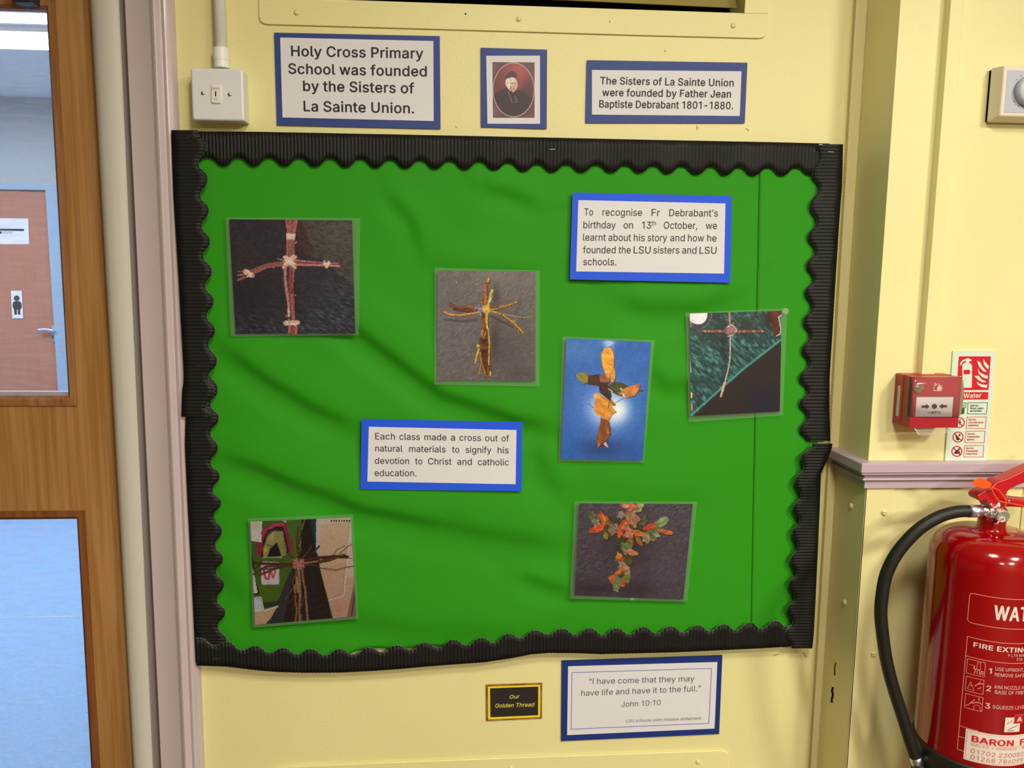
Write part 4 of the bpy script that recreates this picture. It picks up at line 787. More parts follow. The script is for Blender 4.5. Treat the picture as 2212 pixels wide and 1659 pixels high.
# ------------------------------------------------------------------ notice board: green paper
def fold_field(px, py):
    h = np.zeros(px.shape)
    folds = [([(640, 560), (791, 700), (964, 832), (1120, 884), (1215, 905)], 6.5, 62, 20),
             ([(470, 715), (586, 800), (690, 862), (790, 905)], 5.5, 55, 20),
             ([(470, 962), (560, 985), (640, 1022), (791, 1078), (937, 1098)], 6.0, 55, 21),
             ([(780, 1070), (937, 1100), (1090, 1126), (1242, 1150)], 5.0, 70, 28),
             ([(1335, 622), (1400, 640), (1508, 640), (1600, 600)], 4.0, 40, 22),
             ([(845, 405), (870, 430), (905, 470), (930, 560)], 2.2, 34, 14),
             ([(1120, 1225), (1185, 1245), (1242, 1262)], 3.0, 40, 16),
             ([(1040, 388), (1100, 398), (1180, 432)], 2.5, 34, 15),
             ([(1420, 780), (1450, 815), (1500, 800)], 3.0, 36, 18),
             ([(1250, 1010), (1400, 1040), (1560, 1020)], 2.0, 60, 40),
             ([(440, 1180), (520, 1230), (560, 1300)], 2.5, 40, 26),
             ([(690, 1290), (900, 1330), (1150, 1335)], 3.0, 60, 30),
             ([(1180, 940), (1200, 1010), (1230, 1060)], 2.5, 30, 20),
             ([(930, 540), (1000, 560), (1180, 560)], 1.5, 40, 18)]
    for pts, A, su, sd in folds:
        best = np.full(px.shape, 1e9); sg = np.zeros(px.shape); end = np.zeros(px.shape)
        n = len(pts)-1
        for i in range(n):
            x1, y1 = pts[i]; x2, y2 = pts[i+1]; dx, dy = x2-x1, y2-y1; L2 = dx*dx+dy*dy
            tt = ((px-x1)*dx+(py-y1)*dy)/L2; t = np.clip(tt, 0, 1)
            d = np.hypot(px-x1-t*dx, py-y1-t*dy); cr = dx*(py-y1)-dy*(px-x1)
            k = d < best
            best = np.where(k, d, best); sg = np.where(k, cr, sg); end = np.where(k, (i+t)/n, end)
        below = sg > 0
        fade = np.clip(np.minimum(end, 1-end)*4, 0, 1); fade = 0.25+0.75*fade*fade*(3-2*fade)
        up = np.exp(-(best/su)**2); g = np.exp(-(best/(sd*1.15))**2)
        dn = g-0.9*np.exp(-((best-2.3*sd)/(1.5*sd))**2)*(1-g)
        h += A*np.where(below, dn, up)*fade
    return h
def green_sheet(name, quad, step, y, label, bottom=None, taper=True):
    q = np.array(quad, float)
    n = int(abs(q[1, 0]-q[0, 0])/step)+2; m = int(abs(q[3, 1]-q[0, 1])/step)+2
    u, v = np.meshgrid(np.linspace(0, 1, n), np.linspace(0, 1, m))
    if bottom:
        bx = np.array([b[0] for b in bottom]); by = np.array([b[1] for b in bottom])
    g = ((1-u)*(1-v))[..., None]*q[0]+(u*(1-v))[..., None]*q[1]+(u*v)[..., None]*q[2]+((1-u)*v)[..., None]*q[3]
    if bottom:
        yb = np.interp(g[-1, :, 0], bx, by); top = g[0, :, 1]
        g[..., 1] = top[None]*(1-v)+yb[None]*v
    X, Y = g[..., 0], g[..., 1]
    h = fold_field(X, Y)
    ed = np.clip(np.minimum(np.minimum(X-400, 1790-X), np.minimum(Y-310, 1425-Y))/70, 0, 1)
    h = np.where(h > 0, 6.4*np.tanh(h/6.4), 5.6*np.tanh(h/5.6))*ed*0.0015
    V = Parr(X.ravel(), Y.ravel(), y); V[:, 1] -= h.ravel()
    i = np.arange(n-1)[None]+np.arange(m-1)[:, None]*n
    f = np.stack([i, i+n, i+n+1, i+1], -1).reshape(-1, 4)
    nv = len(V); back = V.copy(); back[:, 1] += 0.0004
    ring = list(range(n))+[k*n+n-1 for k in range(1, m)]+[(m-1)*n+k for k in range(n-2, -1, -1)]+[k*n for k in range(m-2, 0, -1)]
    bi = {r: nv+j for j, r in enumerate(ring)}
    V2 = np.vstack([V, back[ring]])
    ff = f.tolist()
    for j in range(len(ring)):
        a, b = ring[j], ring[(j+1) % len(ring)]
        ff.append([a, b, bi[b], bi[a]])
    o = mk(name, V2, ff, m_green, smooth=True)
    return tag(o, label, 'paper')
green_sheet('backing_paper', [(405, 318), (1645, 330), (1626, 1395), (440, 1425)], 8, -0.0105,
            'wide green paper sheet with creases covering the left and middle of the board',
            [(400, 1425), (700, 1428), (752, 1415), (772, 1405.5), (800, 1401.5), (822, 1400.5), (850, 1403.5), (878, 1402), (893, 1399.5), (925, 1397), (950, 1396.5), (975, 1402), (1040, 1410), (1700, 1385)])
green_sheet('backing_paper', [(1641.5, 330), (1806, 330), (1738, 1385), (1622, 1385)], 8, -0.0122, 'narrow green paper strip along the right side of the board')

# ------------------------------------------------------------------ corrugated scalloped border
def inner_curve(ext, t, ax):
    ts = np.array([e[ax] for e in ext]); vs = np.array([e[1-ax] for e in ext])
    o = np.argsort(ts); ts, vs = ts[o], vs[o]
    k = np.clip(np.searchsorted(ts, t)-1, 0, len(ts)-2)
    u = np.clip((t-ts[k])/(ts[k+1]-ts[k]), 0, 1)
    u = u-0.05*np.sin(2*math.pi*u)
    return vs[k]+(vs[k+1]-vs[k])*(1-np.cos(math.pi*u))/2
def border(ax, t0, t1, outer, ext, y, label, per=7.7, amp=None, e0=None, e1=None):
    if amp is None: amp = 0.0012 if ax == 0 else 0.0009
    n = int((t1-t0)/per*8)+1
    t = np.linspace(t0, t1, n)
    ot = np.array([o[ax] for o in outer]); ov = np.array([o[1-ax] for o in outer])
    ovv = np.interp(t, ot, ov); iv = inner_curve(ext, t, ax)
    V = []; rows = 5
    ph = 2*math.pi*(t-t0)/per
    wob = 1+0.25*np.sin(t*0.037+1.3)
    hgt = amp*np.abs(np.sin(ph/2))**0.8*wob
    for r in range(rows):
        k = r/(rows-1)
        w_ = ovv*(1-k)+iv*k
        if ax == 0:
            X = t+(w_-ovv)*(963-t)/12400; Y = w_
        else:
            X = w_; Y = t+(X-1100)*(809-t)/24900*0
        q = Parr(X, Y, y); q[:, 1] -= hgt
        V.append(q)
    bi = V[-1].copy(); bi[:, 1] = y+0.0008
    bo = V[0].copy(); bo[:, 1] = y+0.0008
    V = np.vstack(V+[bi, bo])
    ff = []; mi = []
    flip = None
    for r in range(rows):
        for k in range(n-1):
            a = r*n+k; ff.append([a, a+n, a+n+1, a+1]); mi.append(1 if r == rows-1 else 0)
    for k in range(n-1):
        ff.append([(rows+1)*n+k, k, k+1, (rows+1)*n+k+1]); mi.append(0)
    o = mk('border_strip', V, ff, [m_black, m_edge], smooth=True, midx=mi)
    return tag(o, label, 'border')
def staple(parent, px, py, L, y, ang=0.0, rise=0.0008):
    a = P(px-L/2*math.cos(ang), py-L/2*math.sin(ang), y); b = P(px+L/2*math.cos(ang), py+L/2*math.sin(ang), y)
    v, f = tubevf([a+np.array([0, 0.002, 0]), a, b, b+np.array([0, 0.002, 0])], 0.00045, 6)
    mk('staple', v, f, m_steel, parent)

topx = [448, 514, 580.4, 646.2, 713.3, 779, 843.7, 908.2, 972.8, 1037.3, 1100, 1163, 1226.6, 1291, 1354.4, 1415, 1476, 1540.5, 1600.5, 1662.7, 1723.7]
topy = np.interp(topx, [448, 580, 713, 1037, 1163, 1354, 1540, 1662, 1724], [340, 340.5, 341.5, 348, 354, 356.5, 359.5, 362.5, 362.5])
ext = []
for i in range(len(topx)):
    ext.append((topx[i], topy[i]))
    if i < len(topx)-1:
        xm = (topx[i]+topx[i+1])/2
        ext.append((xm, float(np.interp(xm, [481, 612, 813, 1071, 1135, 1383, 1571, 1692], [358.5, 358.5, 362, 367, 370.5, 373, 378.5, 380]))))
ext = [(415, 356)]+ext+[(1754, 378), (1785, 364)]
bt = border(0, 425, 1792, [(400, 283), (443, 284), (560, 284.8), (830, 290), (1110, 295.7), (1400, 302), (1660, 307), (1800, 310.5)], ext, -0.0165, 'black corrugated border strip with scalloped edge along the top of the board')
staple(bt, 1193.5, 322.5, 11, -0.0180)
lu = [(383.5, 300), (429, 352), (448.4, 386), (433, 423), (451, 454), (436, 488.6), (453.7, 521.5), (439.2, 552), (457.7, 586), (443.5, 617.7), (461.5, 650.6), (447, 682), (464.6, 714), (450.6, 744), (468.4, 780),
      (449.2, 816.7), (463, 843), (445.6, 880.6), (455, 897), (452, 915)]
lu[0] = (446, 316)
bl = border(1, 281, 899.5, [(369.5, 270), (374.7, 420), (386, 602), (397, 800), (397, 825), (394, 842), (392, 901)], [(427, 284)]+lu, -0.0270, 'upper black corrugated border strip on the left side of the board')
staple(bl, 430.5, 790.5, 19, -0.0287); staple(bl, 427, 798, 11, -0.0287, 0.08); staple(bl, 408, 296, 13, -0.0287, -0.4)
ll = [(451, 800), (470.3, 843), (455, 873), (472.3, 903), (454.8, 935.5), (470.5, 967), (455, 999), (474.5, 1028), (459.5, 1058), (477.2, 1086), (462, 1114), (479.2, 1147), (465.3, 1177), (481.8, 1207.6), (467, 1233), (483.7, 1262),
      (469, 1294), (486.4, 1323), (471, 1352), (489.5, 1384), (474, 1414), (490, 1440)]
bl2 = border(1, 808, 1432, [(400, 800), (401, 901), (399.5, 960), (406, 1100), (412.7, 1220), (423.4, 1440)], ll, -0.0225, 'lower black corrugated border strip on the left side of the board')
staple(bl2, 425, 927, 12, -0.0242, -0.1)
ru = [(1762, 310), (1769, 335), (1754, 376), (1768, 405), (1750, 446), (1763, 479), (1746, 512), (1760.5, 542), (1743, 573), (1756.7, 603), (1739.7, 631), (1753, 662), (1736, 695), (1749, 725), (1732.6, 756), (1745.8, 784), (1727.5, 817),
      (1744, 845), (1727, 872), (1742.6, 898), (1728, 929), (1744.5, 954), (1746, 960)]
br = border(1, 311.5, 952.5, [(1821, 305), (1819, 400), (1812.6, 481), (1802.4, 644), (1792, 817), (1791.5, 889), (1793.8, 953)], ru, -0.0195, 'upper black corrugated border strip on the right side of the board')
staple(br, 1795, 328, 12, -0.0212, 0.12); staple(br, 1773, 312.5, 8, -0.0212)
rl = [(1757, 950), (1755, 958.7), (1731, 988.5), (1735, 1008), (1717.7, 1041), (1729.6, 1070), (1713.7, 1099), (1726.4, 1124), (1712, 1151), (1722, 1180), (1708, 1212), (1719.8, 1237), (1704.6, 1262), (1716, 1291), (1701, 1318), (1712, 1342), (1696, 1372), (1709.7, 1394), (1711, 1405)]
br2 = border(1, 958, 1400.5, [(1799, 950), (1797, 967), (1788.8, 988.5), (1773, 1023), (1770.7, 1097), (1767, 1178), (1766, 1200), (1762, 1289), (1757.8, 1369), (1754.4, 1402)], rl, -0.0275, 'lower black corrugated border strip on the right side of the board, leaning inwards', per=6.4, amp=0.0008)
bb = [(434, 1378), (466.7, 1393.8), (492.7, 1386), (525.5, 1404), (554.8, 1395), (585, 1409.6), (614.7, 1400), (645, 1413), (672, 1402), (705, 1415), (734.5, 1402), (766, 1414), (799, 1398.8), (827, 1409), (857.7, 1394), (889, 1404),
      (918.8, 1388), (947, 1398.6), (980, 1382), (1008, 1393), (1041, 1377.5), (1066, 1388), (1099.6, 1369), (1124, 1378), (1155.7, 1361.6), (1183.7, 1370), (1213.5, 1358), (1243, 1370.6), (1272.5, 1357), (1301.5, 1371), (1330, 1357), (1358.5, 1369.7),
      (1388, 1354), (1416, 1367.6), (1446, 1353), (1475, 1366), (1505, 1350.7), (1531, 1363), (1561, 1348.4), (1587, 1360.7), (1617, 1345), (1642, 1357.8), (1672.5, 1341.7), (1696, 1353.5), (1722, 1342)]
bbm = border(0, 424.5, 1722, [(420, 1437), (425, 1437.4), (490, 1439.7), (558, 1448), (600, 1451.5), (660, 1453), (739, 1452.6), (807, 1449), (860, 1445), (900, 1441.5), (972, 1435.7), (1048, 1430), (1102, 1422), (1149, 1413), (1185.5, 1410), (1240, 1410.6),
      (1299.7, 1412.8), (1366.6, 1411), (1457, 1409), (1547.4, 1404.6), (1638, 1400.5), (1725, 1395)], bb, -0.0250, 'black corrugated border strip sagging along the bottom of the board')
staple(bbm, 467, 1423, 14, -0.0267, -0.12)

# ------------------------------------------------------------------ text signs
def sign(name, label, cat, q_back, q_paper, y0, m_back, group=None, curl=0.0):
    c = P(np.mean([p[0] for p in q_back]), max(p[1] for p in q_back), y0)
    t = thing(name, label, cat, c, group)
    slab('backing_card', q_back, y0, 0.0006, m_back, t)
    slab('paper_sheet', q_paper, y0-0.0009, 0.0003, m_paper, t)
    return t
C1 = crop(550, 0, 3.95)
s1 = sign('text_sign', 'blue-backed sign naming the primary school, above the left of the board', 'sign', C1((167, 278), (1580, 308), (1587, 1100), (190, 1068)), C1((218, 320), (1525, 350), (1528, 1033), (238, 1002)), -0.0035, m_blue)
def L(K, body, a, b, cap, off=0.0, sh=0.0):
    (p0, p1) = K(a, b); s_ = K((0, 0), (1, 0)); sc = 1/(s_[1][0]-s_[0][0])
    return (body, p0, p1, cap/sc, off, sh)
B = 0.016
lettering('lettering', [L(C1, 'Holy Cross Primary', (312, 478), (1440, 499), 87, B), L(C1, 'School was founded', (288, 628), (1470, 652), 87, B),
    L(C1, 'by the Sisters of', (414, 775), (1362, 796), 87, B), L(C1, 'La Sainte Union.', (418, 948), (1362, 967), 87, B)], -0.0047, m_ink, s1)
C2 = crop(1100, 0, 3.95)
s2 = sign('text_sign', 'blue-backed sign on the founding of the sisters, above the right of the board', 'sign', C2((662, 513), (2033, 535), (2010, 1050), (650, 1048)), C2((706, 597), (1982, 608), (1967, 990), (706, 978)), -0.0035, m_blue)
lettering('lettering', [L(C2, 'The Sisters of La Sainte Union', (775, 718), (1915, 737), 62, B), L(C2, 'were founded by Father Jean', (793, 819), (1892, 833), 62, B),
    L(C2, 'Baptiste Debrabant 1801-1880.', (767, 917), (1910, 932), 62, B)], -0.0047, m_ink, s2)
C3 = crop(1220, 400, 5.821)
s3 = sign('text_sign', 'bright blue-backed sign about the birthday on 13th October, upper right on the green paper', 'sign', C3((97, 93), (2102, 135), (2083, 1228), (62, 1185)), C3((170, 188), (2020, 230), (2002, 1112), (143, 1085)), -0.0210, m_blue2)
T3 = []
def words(K, T, ws, ya, xa, yb, xb, cap, off=0.0):
    for wd, x0, x1 in ws:
        f_ = lambda x: ya+(yb-ya)*(x-xa)/(xb-xa)
        T.append(L(K, wd, (x0, f_(x0)), (x1, f_(x1)), cap, off))
N0 = 0.004
words(C3, T3, [('To', 245, 355), ('recognise', 473, 970), ('Fr', 1090, 1195), ('Debrabant’s', 1312, 1925)], 380, 245, 395, 1925, 88, N0)
words(C3, T3, [('birthday', 233, 640), ('on', 738, 858), ('13', 970, 1085), ('October,', 1243, 1665), ('we', 1772, 1912)], 541, 233, 552, 1912, 88, N0)
words(C3, T3, [('th', 1090, 1145)], 503, 1090, 504, 1145, 52, N0)
words(C3, T3, [('learnt', 230, 515), ('about', 548, 832), ('his', 868, 1005), ('story', 1042, 1285), ('and', 1325, 1508), ('how', 1548, 1750), ('he', 1790, 1907)], 698, 230, 709, 1907, 88, N0)
words(C3, T3, [('founded', 228, 638), ('the', 675, 828), ('LSU', 865, 1078), ('sisters', 1112, 1440), ('and', 1475, 1655), ('LSU', 1693, 1907)], 855, 230, 862, 1907, 88, N0)
words(C3, T3, [('schools.', 232, 647)], 1006, 230, 1008, 647, 88, N0)
lettering('lettering', T3, -0.0222, m_ink, s3)
C4 = crop(770, 890, 5.978)
s4 = sign('text_sign', 'bright blue-backed sign about each class making a cross, left of the middle of the board', 'sign', C4((67, 90), (2143, 130), (2135, 1022), (48, 1000)), C4((160, 190), (2067, 233), (2055, 933), (140, 898)), -0.0210, m_blue2)
T4 = []
words(C4, T4, [('Each', 243, 498), ('class', 555, 820), ('made', 877, 1162), ('a', 1217, 1273), ('cross', 1330, 1608), ('out', 1660, 1825), ('of', 1875, 1970)], 352, 243, 381, 1970, 82, N0)
words(C4, T4, [('natural', 243, 595), ('materials', 680, 1152), ('to', 1235, 1328), ('signify', 1410, 1742), ('his', 1823, 1965)], 508, 243, 535, 1965, 82, N0)
words(C4, T4, [('devotion', 238, 680), ('to', 758, 850), ('Christ', 925, 1228), ('and', 1302, 1490), ('catholic', 1567, 1968)], 668, 238, 690, 1968, 82, N0)
words(C4, T4, [('education.', 235, 775)], 827, 235, 829, 775, 82, N0)
lettering('lettering', T4, -0.0222, m_ink, s4)
C5 = crop(1020, 1400, 3.814)
s5 = sign('quotation_sign', 'navy-backed bible quotation sheet with a thin blue outline, under the right of the board', 'sign', C5((738, 102), (2062, 57), (2035, 708), (733, 767)), C5((790, 150), (2020, 115), (1997, 663), (782, 717)), -0.0035, m_blue3)
flat('outline', line_px(C5((822, 202), (1972, 167), (1950, 620), (815, 668), (822, 202)), 1.3), -0.0047, m_inkb, s5)
TH = -0.004
lettering('lettering', [L(C5, '“I have come that they may', (962, 298), (1830, 274), 47, TH), L(C5, 'have life and have it to the full.”', (898, 394), (1885, 355), 47, TH),
    L(C5, 'John 10:10', (1228, 485), (1552, 470), 44, TH)], -0.0047, m_inkg, s5)
lettering('small_lettering', [L(C5, 'LSU schools joint mission statement', (1267, 613), (1886, 589), 24, 0.0)], -0.0047, m_inkg, s5)
# plaque
t = thing('plaque', 'small black card with yellow lettering and gold edge, below the board', 'sign', P(1110, 1558, 0))
m_goldp = mat('mottled_gold_print', (176, 120, 52), 0.4, 0.4, nscale=90, col2=(120, 76, 30))
m_yel = mat('yellow_print', (240, 210, 30), 0.45)
m_blk = mat('black_print', (44, 36, 30), 0.4, 0.35)
slab('backing_card', C5((113, 302), (578, 287), (575, 580), (115, 602)), -0.0025, 0.0012, m_goldp, t)
slab('yellow_border', C5((130, 318), (560, 303), (558, 568), (132, 588)), -0.0028, 0.0003, m_yel, t)
slab('black_panel', C5((147, 332), (545, 317), (543, 553), (150, 570)), -0.0031, 0.0003, m_blk, t)
m_yel2 = mat('yellow_lettering', (226, 206, 84), 0.5)
lettering('lettering', [L(C5, 'Our', (308, 417), (392, 412), 30, 0.008, 0.45), L(C5, 'Golden Thread', (190, 491), (515, 480), 32, 0.008, 0.45)], -0.0034, m_yel2, t)

# ------------------------------------------------------------------ laminated photographs of crosses
def ringv(outer, inner, y, cen=True):
    n = len(outer); V = [P(a, b, y) for a, b in outer]+[P(a, b, y) for a, b in inner]
    f = [[k, (k+1) % n, n+(k+1) % n, n+k] for k in range(n)]; mi = [0]*n
    f.append([n+k for k in range(n)]); mi.append(1)
    return V, f, mi
def photo(label, q, lam, x0, y0, sc, y, paint, step=1.15):
    c = P((lam[2][0]+lam[3][0])/2, max(lam[2][1], lam[3][1]), y)
    t = thing('laminated_photo', label, 'photo', c)
    pr = Print(q, x0, y0, sc, step); paint(pr)
    slab('photo_paper', q, y+0.0002, 0.0003, m_paper, t)
    pr.build('photo_print', y, m_print, t)
    V, f, mi = ringv([tuple(p) for p in lam], [tuple(p) for p in q], y-0.0005)
    mk('laminate_pouch', V, [ff[::-1] for ff in f], [m_lamm, m_lam], t, midx=mi)
    return t
def fur(s, base, light, ang, sx, sy, amt, seed=1, mask=None):
    n = s.noise(ang, sx, sy, seed)*0.6+s.noise(ang, sx*0.5, sy*0.5, seed+1)*0.4
    a = np.clip((n-0.42)*2.6, 0, 1)*amt
    if mask is not None: a = a*mask
    s.mix(a, light)

def p1(s):
    s.fill((56, 49, 54)); fur(s, 0, (70, 62, 66), 0.9, 30, 60, 0.5, 3)
    s.poly([(1010, 130), (1700, 130), (1720, 930), (1500, 830), (1330, 640), (1150, 590)], (84, 76, 66)); s.blob(1420, 330, 260, 260, (96, 90, 76), 0.7)
    s.poly([(985, 170), (1050, 190), (1130, 380), (1220, 590), (1010, 560)], (84, 54, 50), 0.8)
    s.blob(380, 1150, 260, 330, (46, 40, 46), 0.8); s.blob(380, 620, 130, 200, (66, 54, 52), 0.7)
    m = np.clip((s.Y-1150)/350, 0, 1)+np.clip((s.X-1000)/500, 0, 1)*np.clip((s.Y-700)/400, 0, 1)
    fur(s, 0, (92, 112, 124), 1.9, 16, 55, 0.75, 9, np.clip(m, 0, 1)); fur(s, 0, (34, 32, 36), 1.9, 14, 40, 0.5, 21)
    st = (178, 104, 92)
    for x in (0, 1, 2):
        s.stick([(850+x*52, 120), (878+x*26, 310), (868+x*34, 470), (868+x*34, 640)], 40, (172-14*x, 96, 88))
    s.stick([(975, 150), (955, 260), (945, 320)], 34, st); s.stick([(945, 440), (975, 418)], 22, st)
    for k, (dy, w_) in enumerate(((0, 30), (26, 26), (-22, 16))):
        s.stick([(870, 670+dy), (620, 705+dy*0.8), (520, 745+dy), (400, 800+dy), (255, 830+dy*2.2)], w_, (158, 96, 88))
    s.stick([(740, 625), (850, 645)], 10, (190, 130, 110)); s.stick([(690, 740), (700, 720)], 12, st)
    s.stick([(930, 640), (1100, 655), (1330, 680), (1500, 682)], 18, (190, 120, 110)); s.stick([(930, 672), (1180, 684), (1495, 700)], 30, (136, 74, 74)); s.stick([(930, 700), (1180, 702), (1330, 706), (1505, 714)], 24, (196, 130, 118))
    s.stick([(838, 720), (835, 870), (852, 1010), (872, 1130), (884, 1230)], 38, (186, 122, 116)); s.stick([(912, 700), (905, 900), (915, 1060), (925, 1200)], 64, (128, 72, 66)); s.stick([(945, 720), (935, 900), (925, 960)], 18, (168, 102, 92))
    s.stick([(925, 1080), (925, 1200), (940, 1400)], 46, (170, 98, 88)); s.stick([(880, 1240), (880, 1330)], 32, (210, 168, 148)); s.stick([(950, 1070), (965, 1075)], 16, st); s.stick([(845, 1320), (855, 1345)], 18, st)
    for x in (885, 925, 965): s.stick([(x+15, 1400), (x, 1560)], 36, (186, 104, 96))
    s.stick([(905, 1440), (930, 1560)], 26, (150, 78, 74))
    tie = (226, 186, 160)
    s.poly([(845, 305), (965, 318), (955, 388), (850, 390)], tie); s.stroke([(850, 330), (960, 335)], 8, (240, 214, 190)); s.stroke([(852, 385), (955, 385)], 8, (190, 140, 120)); s.stroke([(958, 330), (948, 395)], 10, (200, 160, 140))
    for a, b in (((825, 605), (960, 735)), ((965, 600), (815, 735)), ((850, 600), (955, 700)), ((940, 590), (830, 700)), ((845, 640), (950, 690))):
        s.stroke([a, b], 40, (186, 138, 116)); s.stroke([(a[0]-3, a[1]-5), (b[0]-3, b[1]-5)], 26, tie)
    s.blob(890, 665, 60, 45, (240, 212, 190), 0.8)
    s.stroke([(340, 780), (430, 830)], 58, (196, 146, 126)); s.stroke([(355, 770), (350, 800)], 40, tie); s.stroke([(380, 775), (410, 840)], 30, (236, 196, 174)); s.stroke([(430, 800), (370, 845)], 16, (240, 206, 184))
    s.stroke([(1320, 660), (1345, 725)], 34, (206, 158, 138)); s.stroke([(1375, 665), (1350, 725)], 34, tie); s.stroke([(1310, 690), (1390, 680)], 18, (240, 210, 190))
    s.stroke([(840, 1420), (990, 1410)], 56, (214, 172, 148)); s.stroke([(850, 1395), (960, 1440)], 18, (240, 214, 190)); s.stroke([(880, 1375), (900, 1450)], 22, (190, 140, 118)); s.stroke([(840, 1440), (1000, 1420)], 10, (244, 216, 196))
CP1 = (470, 450, 5.721)
def cq(x0, y0, sc, pts): return [(x0+a/sc, y0+b/sc) for a, b in pts]
photo('laminated photo of a twig cross with pale string knots on dark fabric', cq(*CP1, [(143, 135), (1663, 148), (1703, 1550), (222, 1553)]), [(487, 469.5), (778, 471), (775, 724), (498, 727)], *CP1, -0.0190, p1)

def p2(s):
    s.fill((112, 101, 94)); fur(s, 0, (146, 132, 126), 1.0, 12, 34, 0.6, 4); fur(s, 0, (90, 82, 76), 0.8, 22, 60, 0.6, 14)
    s.blob(800, 200, 260, 160, (136, 124, 108), 0.6); s.blob(1050, 1100, 320, 400, (84, 76, 72), 0.6); s.blob(200, 700, 160, 700, (126, 114, 112), 0.5); s.blob(1250, 260, 200, 160, (122, 110, 108), 0.5); s.blob(1200, 1420, 200, 100, (70, 62, 62), 0.4)
    s.stroke([(230, 745), (450, 770), (620, 750)], 30, (62, 54, 54), a=0.5); s.stroke([(800, 700), (1000, 800), (1200, 900)], 26, (66, 58, 54), a=0.6); s.blob(850, 1000, 60, 240, (62, 54, 52), 0.6); s.blob(860, 460, 60, 140, (60, 54, 60), 0.6)
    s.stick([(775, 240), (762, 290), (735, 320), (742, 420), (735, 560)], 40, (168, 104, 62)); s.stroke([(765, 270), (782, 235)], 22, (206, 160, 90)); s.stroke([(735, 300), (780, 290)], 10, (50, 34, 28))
    s.stick([(690, 480), (700, 600)], 24, (170, 104, 60)); s.stick([(820, 385), (795, 470), (760, 610)], 30, (214, 168, 60)); s.stroke([(810, 480), (790, 520)], 10, (230, 220, 240))
    s.stick([(290, 550), (370, 600), (520, 590), (700, 640)], 36, (130, 76, 58)); s.stick([(345, 610), (520, 640), (680, 650)], 30, (98, 52, 42)); s.stick([(520, 572), (600, 605), (700, 620)], 18, (176, 110, 60))
    s.stick([(225, 645), (300, 682), (420, 692), (560, 672), (690, 650)], 26, (200, 142, 70)); s.stick([(230, 640), (290, 560)], 6, (150, 110, 86)); s.stick([(640, 660), (690, 640)], 10, (190, 180, 200))
    s.stick([(760, 625), (880, 600), (1000, 575), (1130, 530)], 46, (184, 126, 62), 18); s.stick([(800, 600), (900, 590)], 12, (110, 62, 40))
    s.stick([(790, 650), (960, 680), (1100, 705), (1220, 722), (1320, 700)], 14, (186, 146, 92), 6); s.stick([(1250, 725), (1345, 745)], 6, (150, 124, 98)); s.stick([(800, 640), (900, 660)], 14, (206, 150, 80))
    s.stick([(900, 665), (1000, 725), (1090, 790), (1200, 905)], 24, (196, 142, 62)); s.stick([(930, 690), (1050, 790), (1130, 890), (1195, 985)], 16, (124, 90, 54)); s.stick([(1060, 762), (1100, 768)], 14, (206, 150, 80)); s.stick([(1140, 880), (1155, 935)], 20, (150, 110, 80))
    body = [(685, 640), (765, 640), (785, 860), (800, 1040), (800, 1280), (790, 1390), (740, 1450), (690, 1340), (665, 1180), (655, 1040), (685, 900)]
    s.poly(body, (92, 56, 32)); nz = s.noise(1.45, 20, 120, 5)
    m = s.inside(body); s.mix(m*np.clip((nz-0.45)*2.4, 0, 1)*0.7, (150, 96, 46)); s.mix(m*np.clip((0.4-nz)*3, 0, 1)*0.7, (44, 24, 18))
    s.poly([(690, 720), (730, 730), (720, 900), (690, 950), (680, 880)], (140, 96, 52), 0.8); s.blob(720, 1010, 45, 60, (52, 30, 24), 0.8); s.blob(755, 1350, 45, 60, (58, 30, 16), 0.7)
    s.stick([(750, 600), (750, 740), (758, 850)], 46, (220, 176, 60), 20); s.stick([(770, 860), (785, 1040), (778, 1300)], 20, (206, 152, 66)); s.stick([(672, 1150), (680, 1250), (740, 1430)], 20, (176, 112, 56)); s.stick([(700, 880), (690, 950)], 26, (176, 124, 62)); s.stick([(740, 900), (715, 980)], 8, (206, 176, 120))
    s.stick([(655, 1110), (632, 1180), (612, 1285)], 22, (216, 166, 52)); s.ell(645, 1070, 18, 18, (224, 180, 60)); s.stick([(680, 1300), (665, 1400), (655, 1430)], 18, (184, 124, 60)); s.stick([(795, 1390), (795, 1440)], 20, (222, 176, 60)); s.stick([(765, 1330), (775, 1440), (740, 1450)], 20, (150, 84, 36))
    s.ell(745, 620, 52, 50, (206, 158, 60), 0.6); s.blob(755, 615, 30, 30, (232, 196, 70), 0.9); s.poly([(700, 660), (735, 660), (735, 730), (690, 730)], (92, 50, 54), 0.8)
    r = np.random.RandomState(3)
    for _ in range(46):
        a = r.rand()*6.28; q = r.rand()*75; x, y = 680+q*math.cos(a)*1.1, 620+q*math.sin(a)*0.9
        s.stroke([(x, y), (x+r.randn()*10, y+r.randn()*10)], 7, (206, 200, 236) if r.rand() > 0.4 else (90, 80, 120), a=0.9)
    for x, y in ((378, 288), (800, 500), (825, 455), (815, 520), (630, 310)): s.ell(x, y, 6, 6, (214, 210, 230))
CP2 = (920, 560, 5.721)
photo('laminated photo of a yellow-brown bark and twig cross on grey fabric', cq(*CP2, [(145, 143), (1355, 150), (1353, 1503), (138, 1503)]), cq(*CP2, [(110, 103), (1408, 140), (1405, 1572), (100, 1550)]), *CP2, -0.0205, p2)

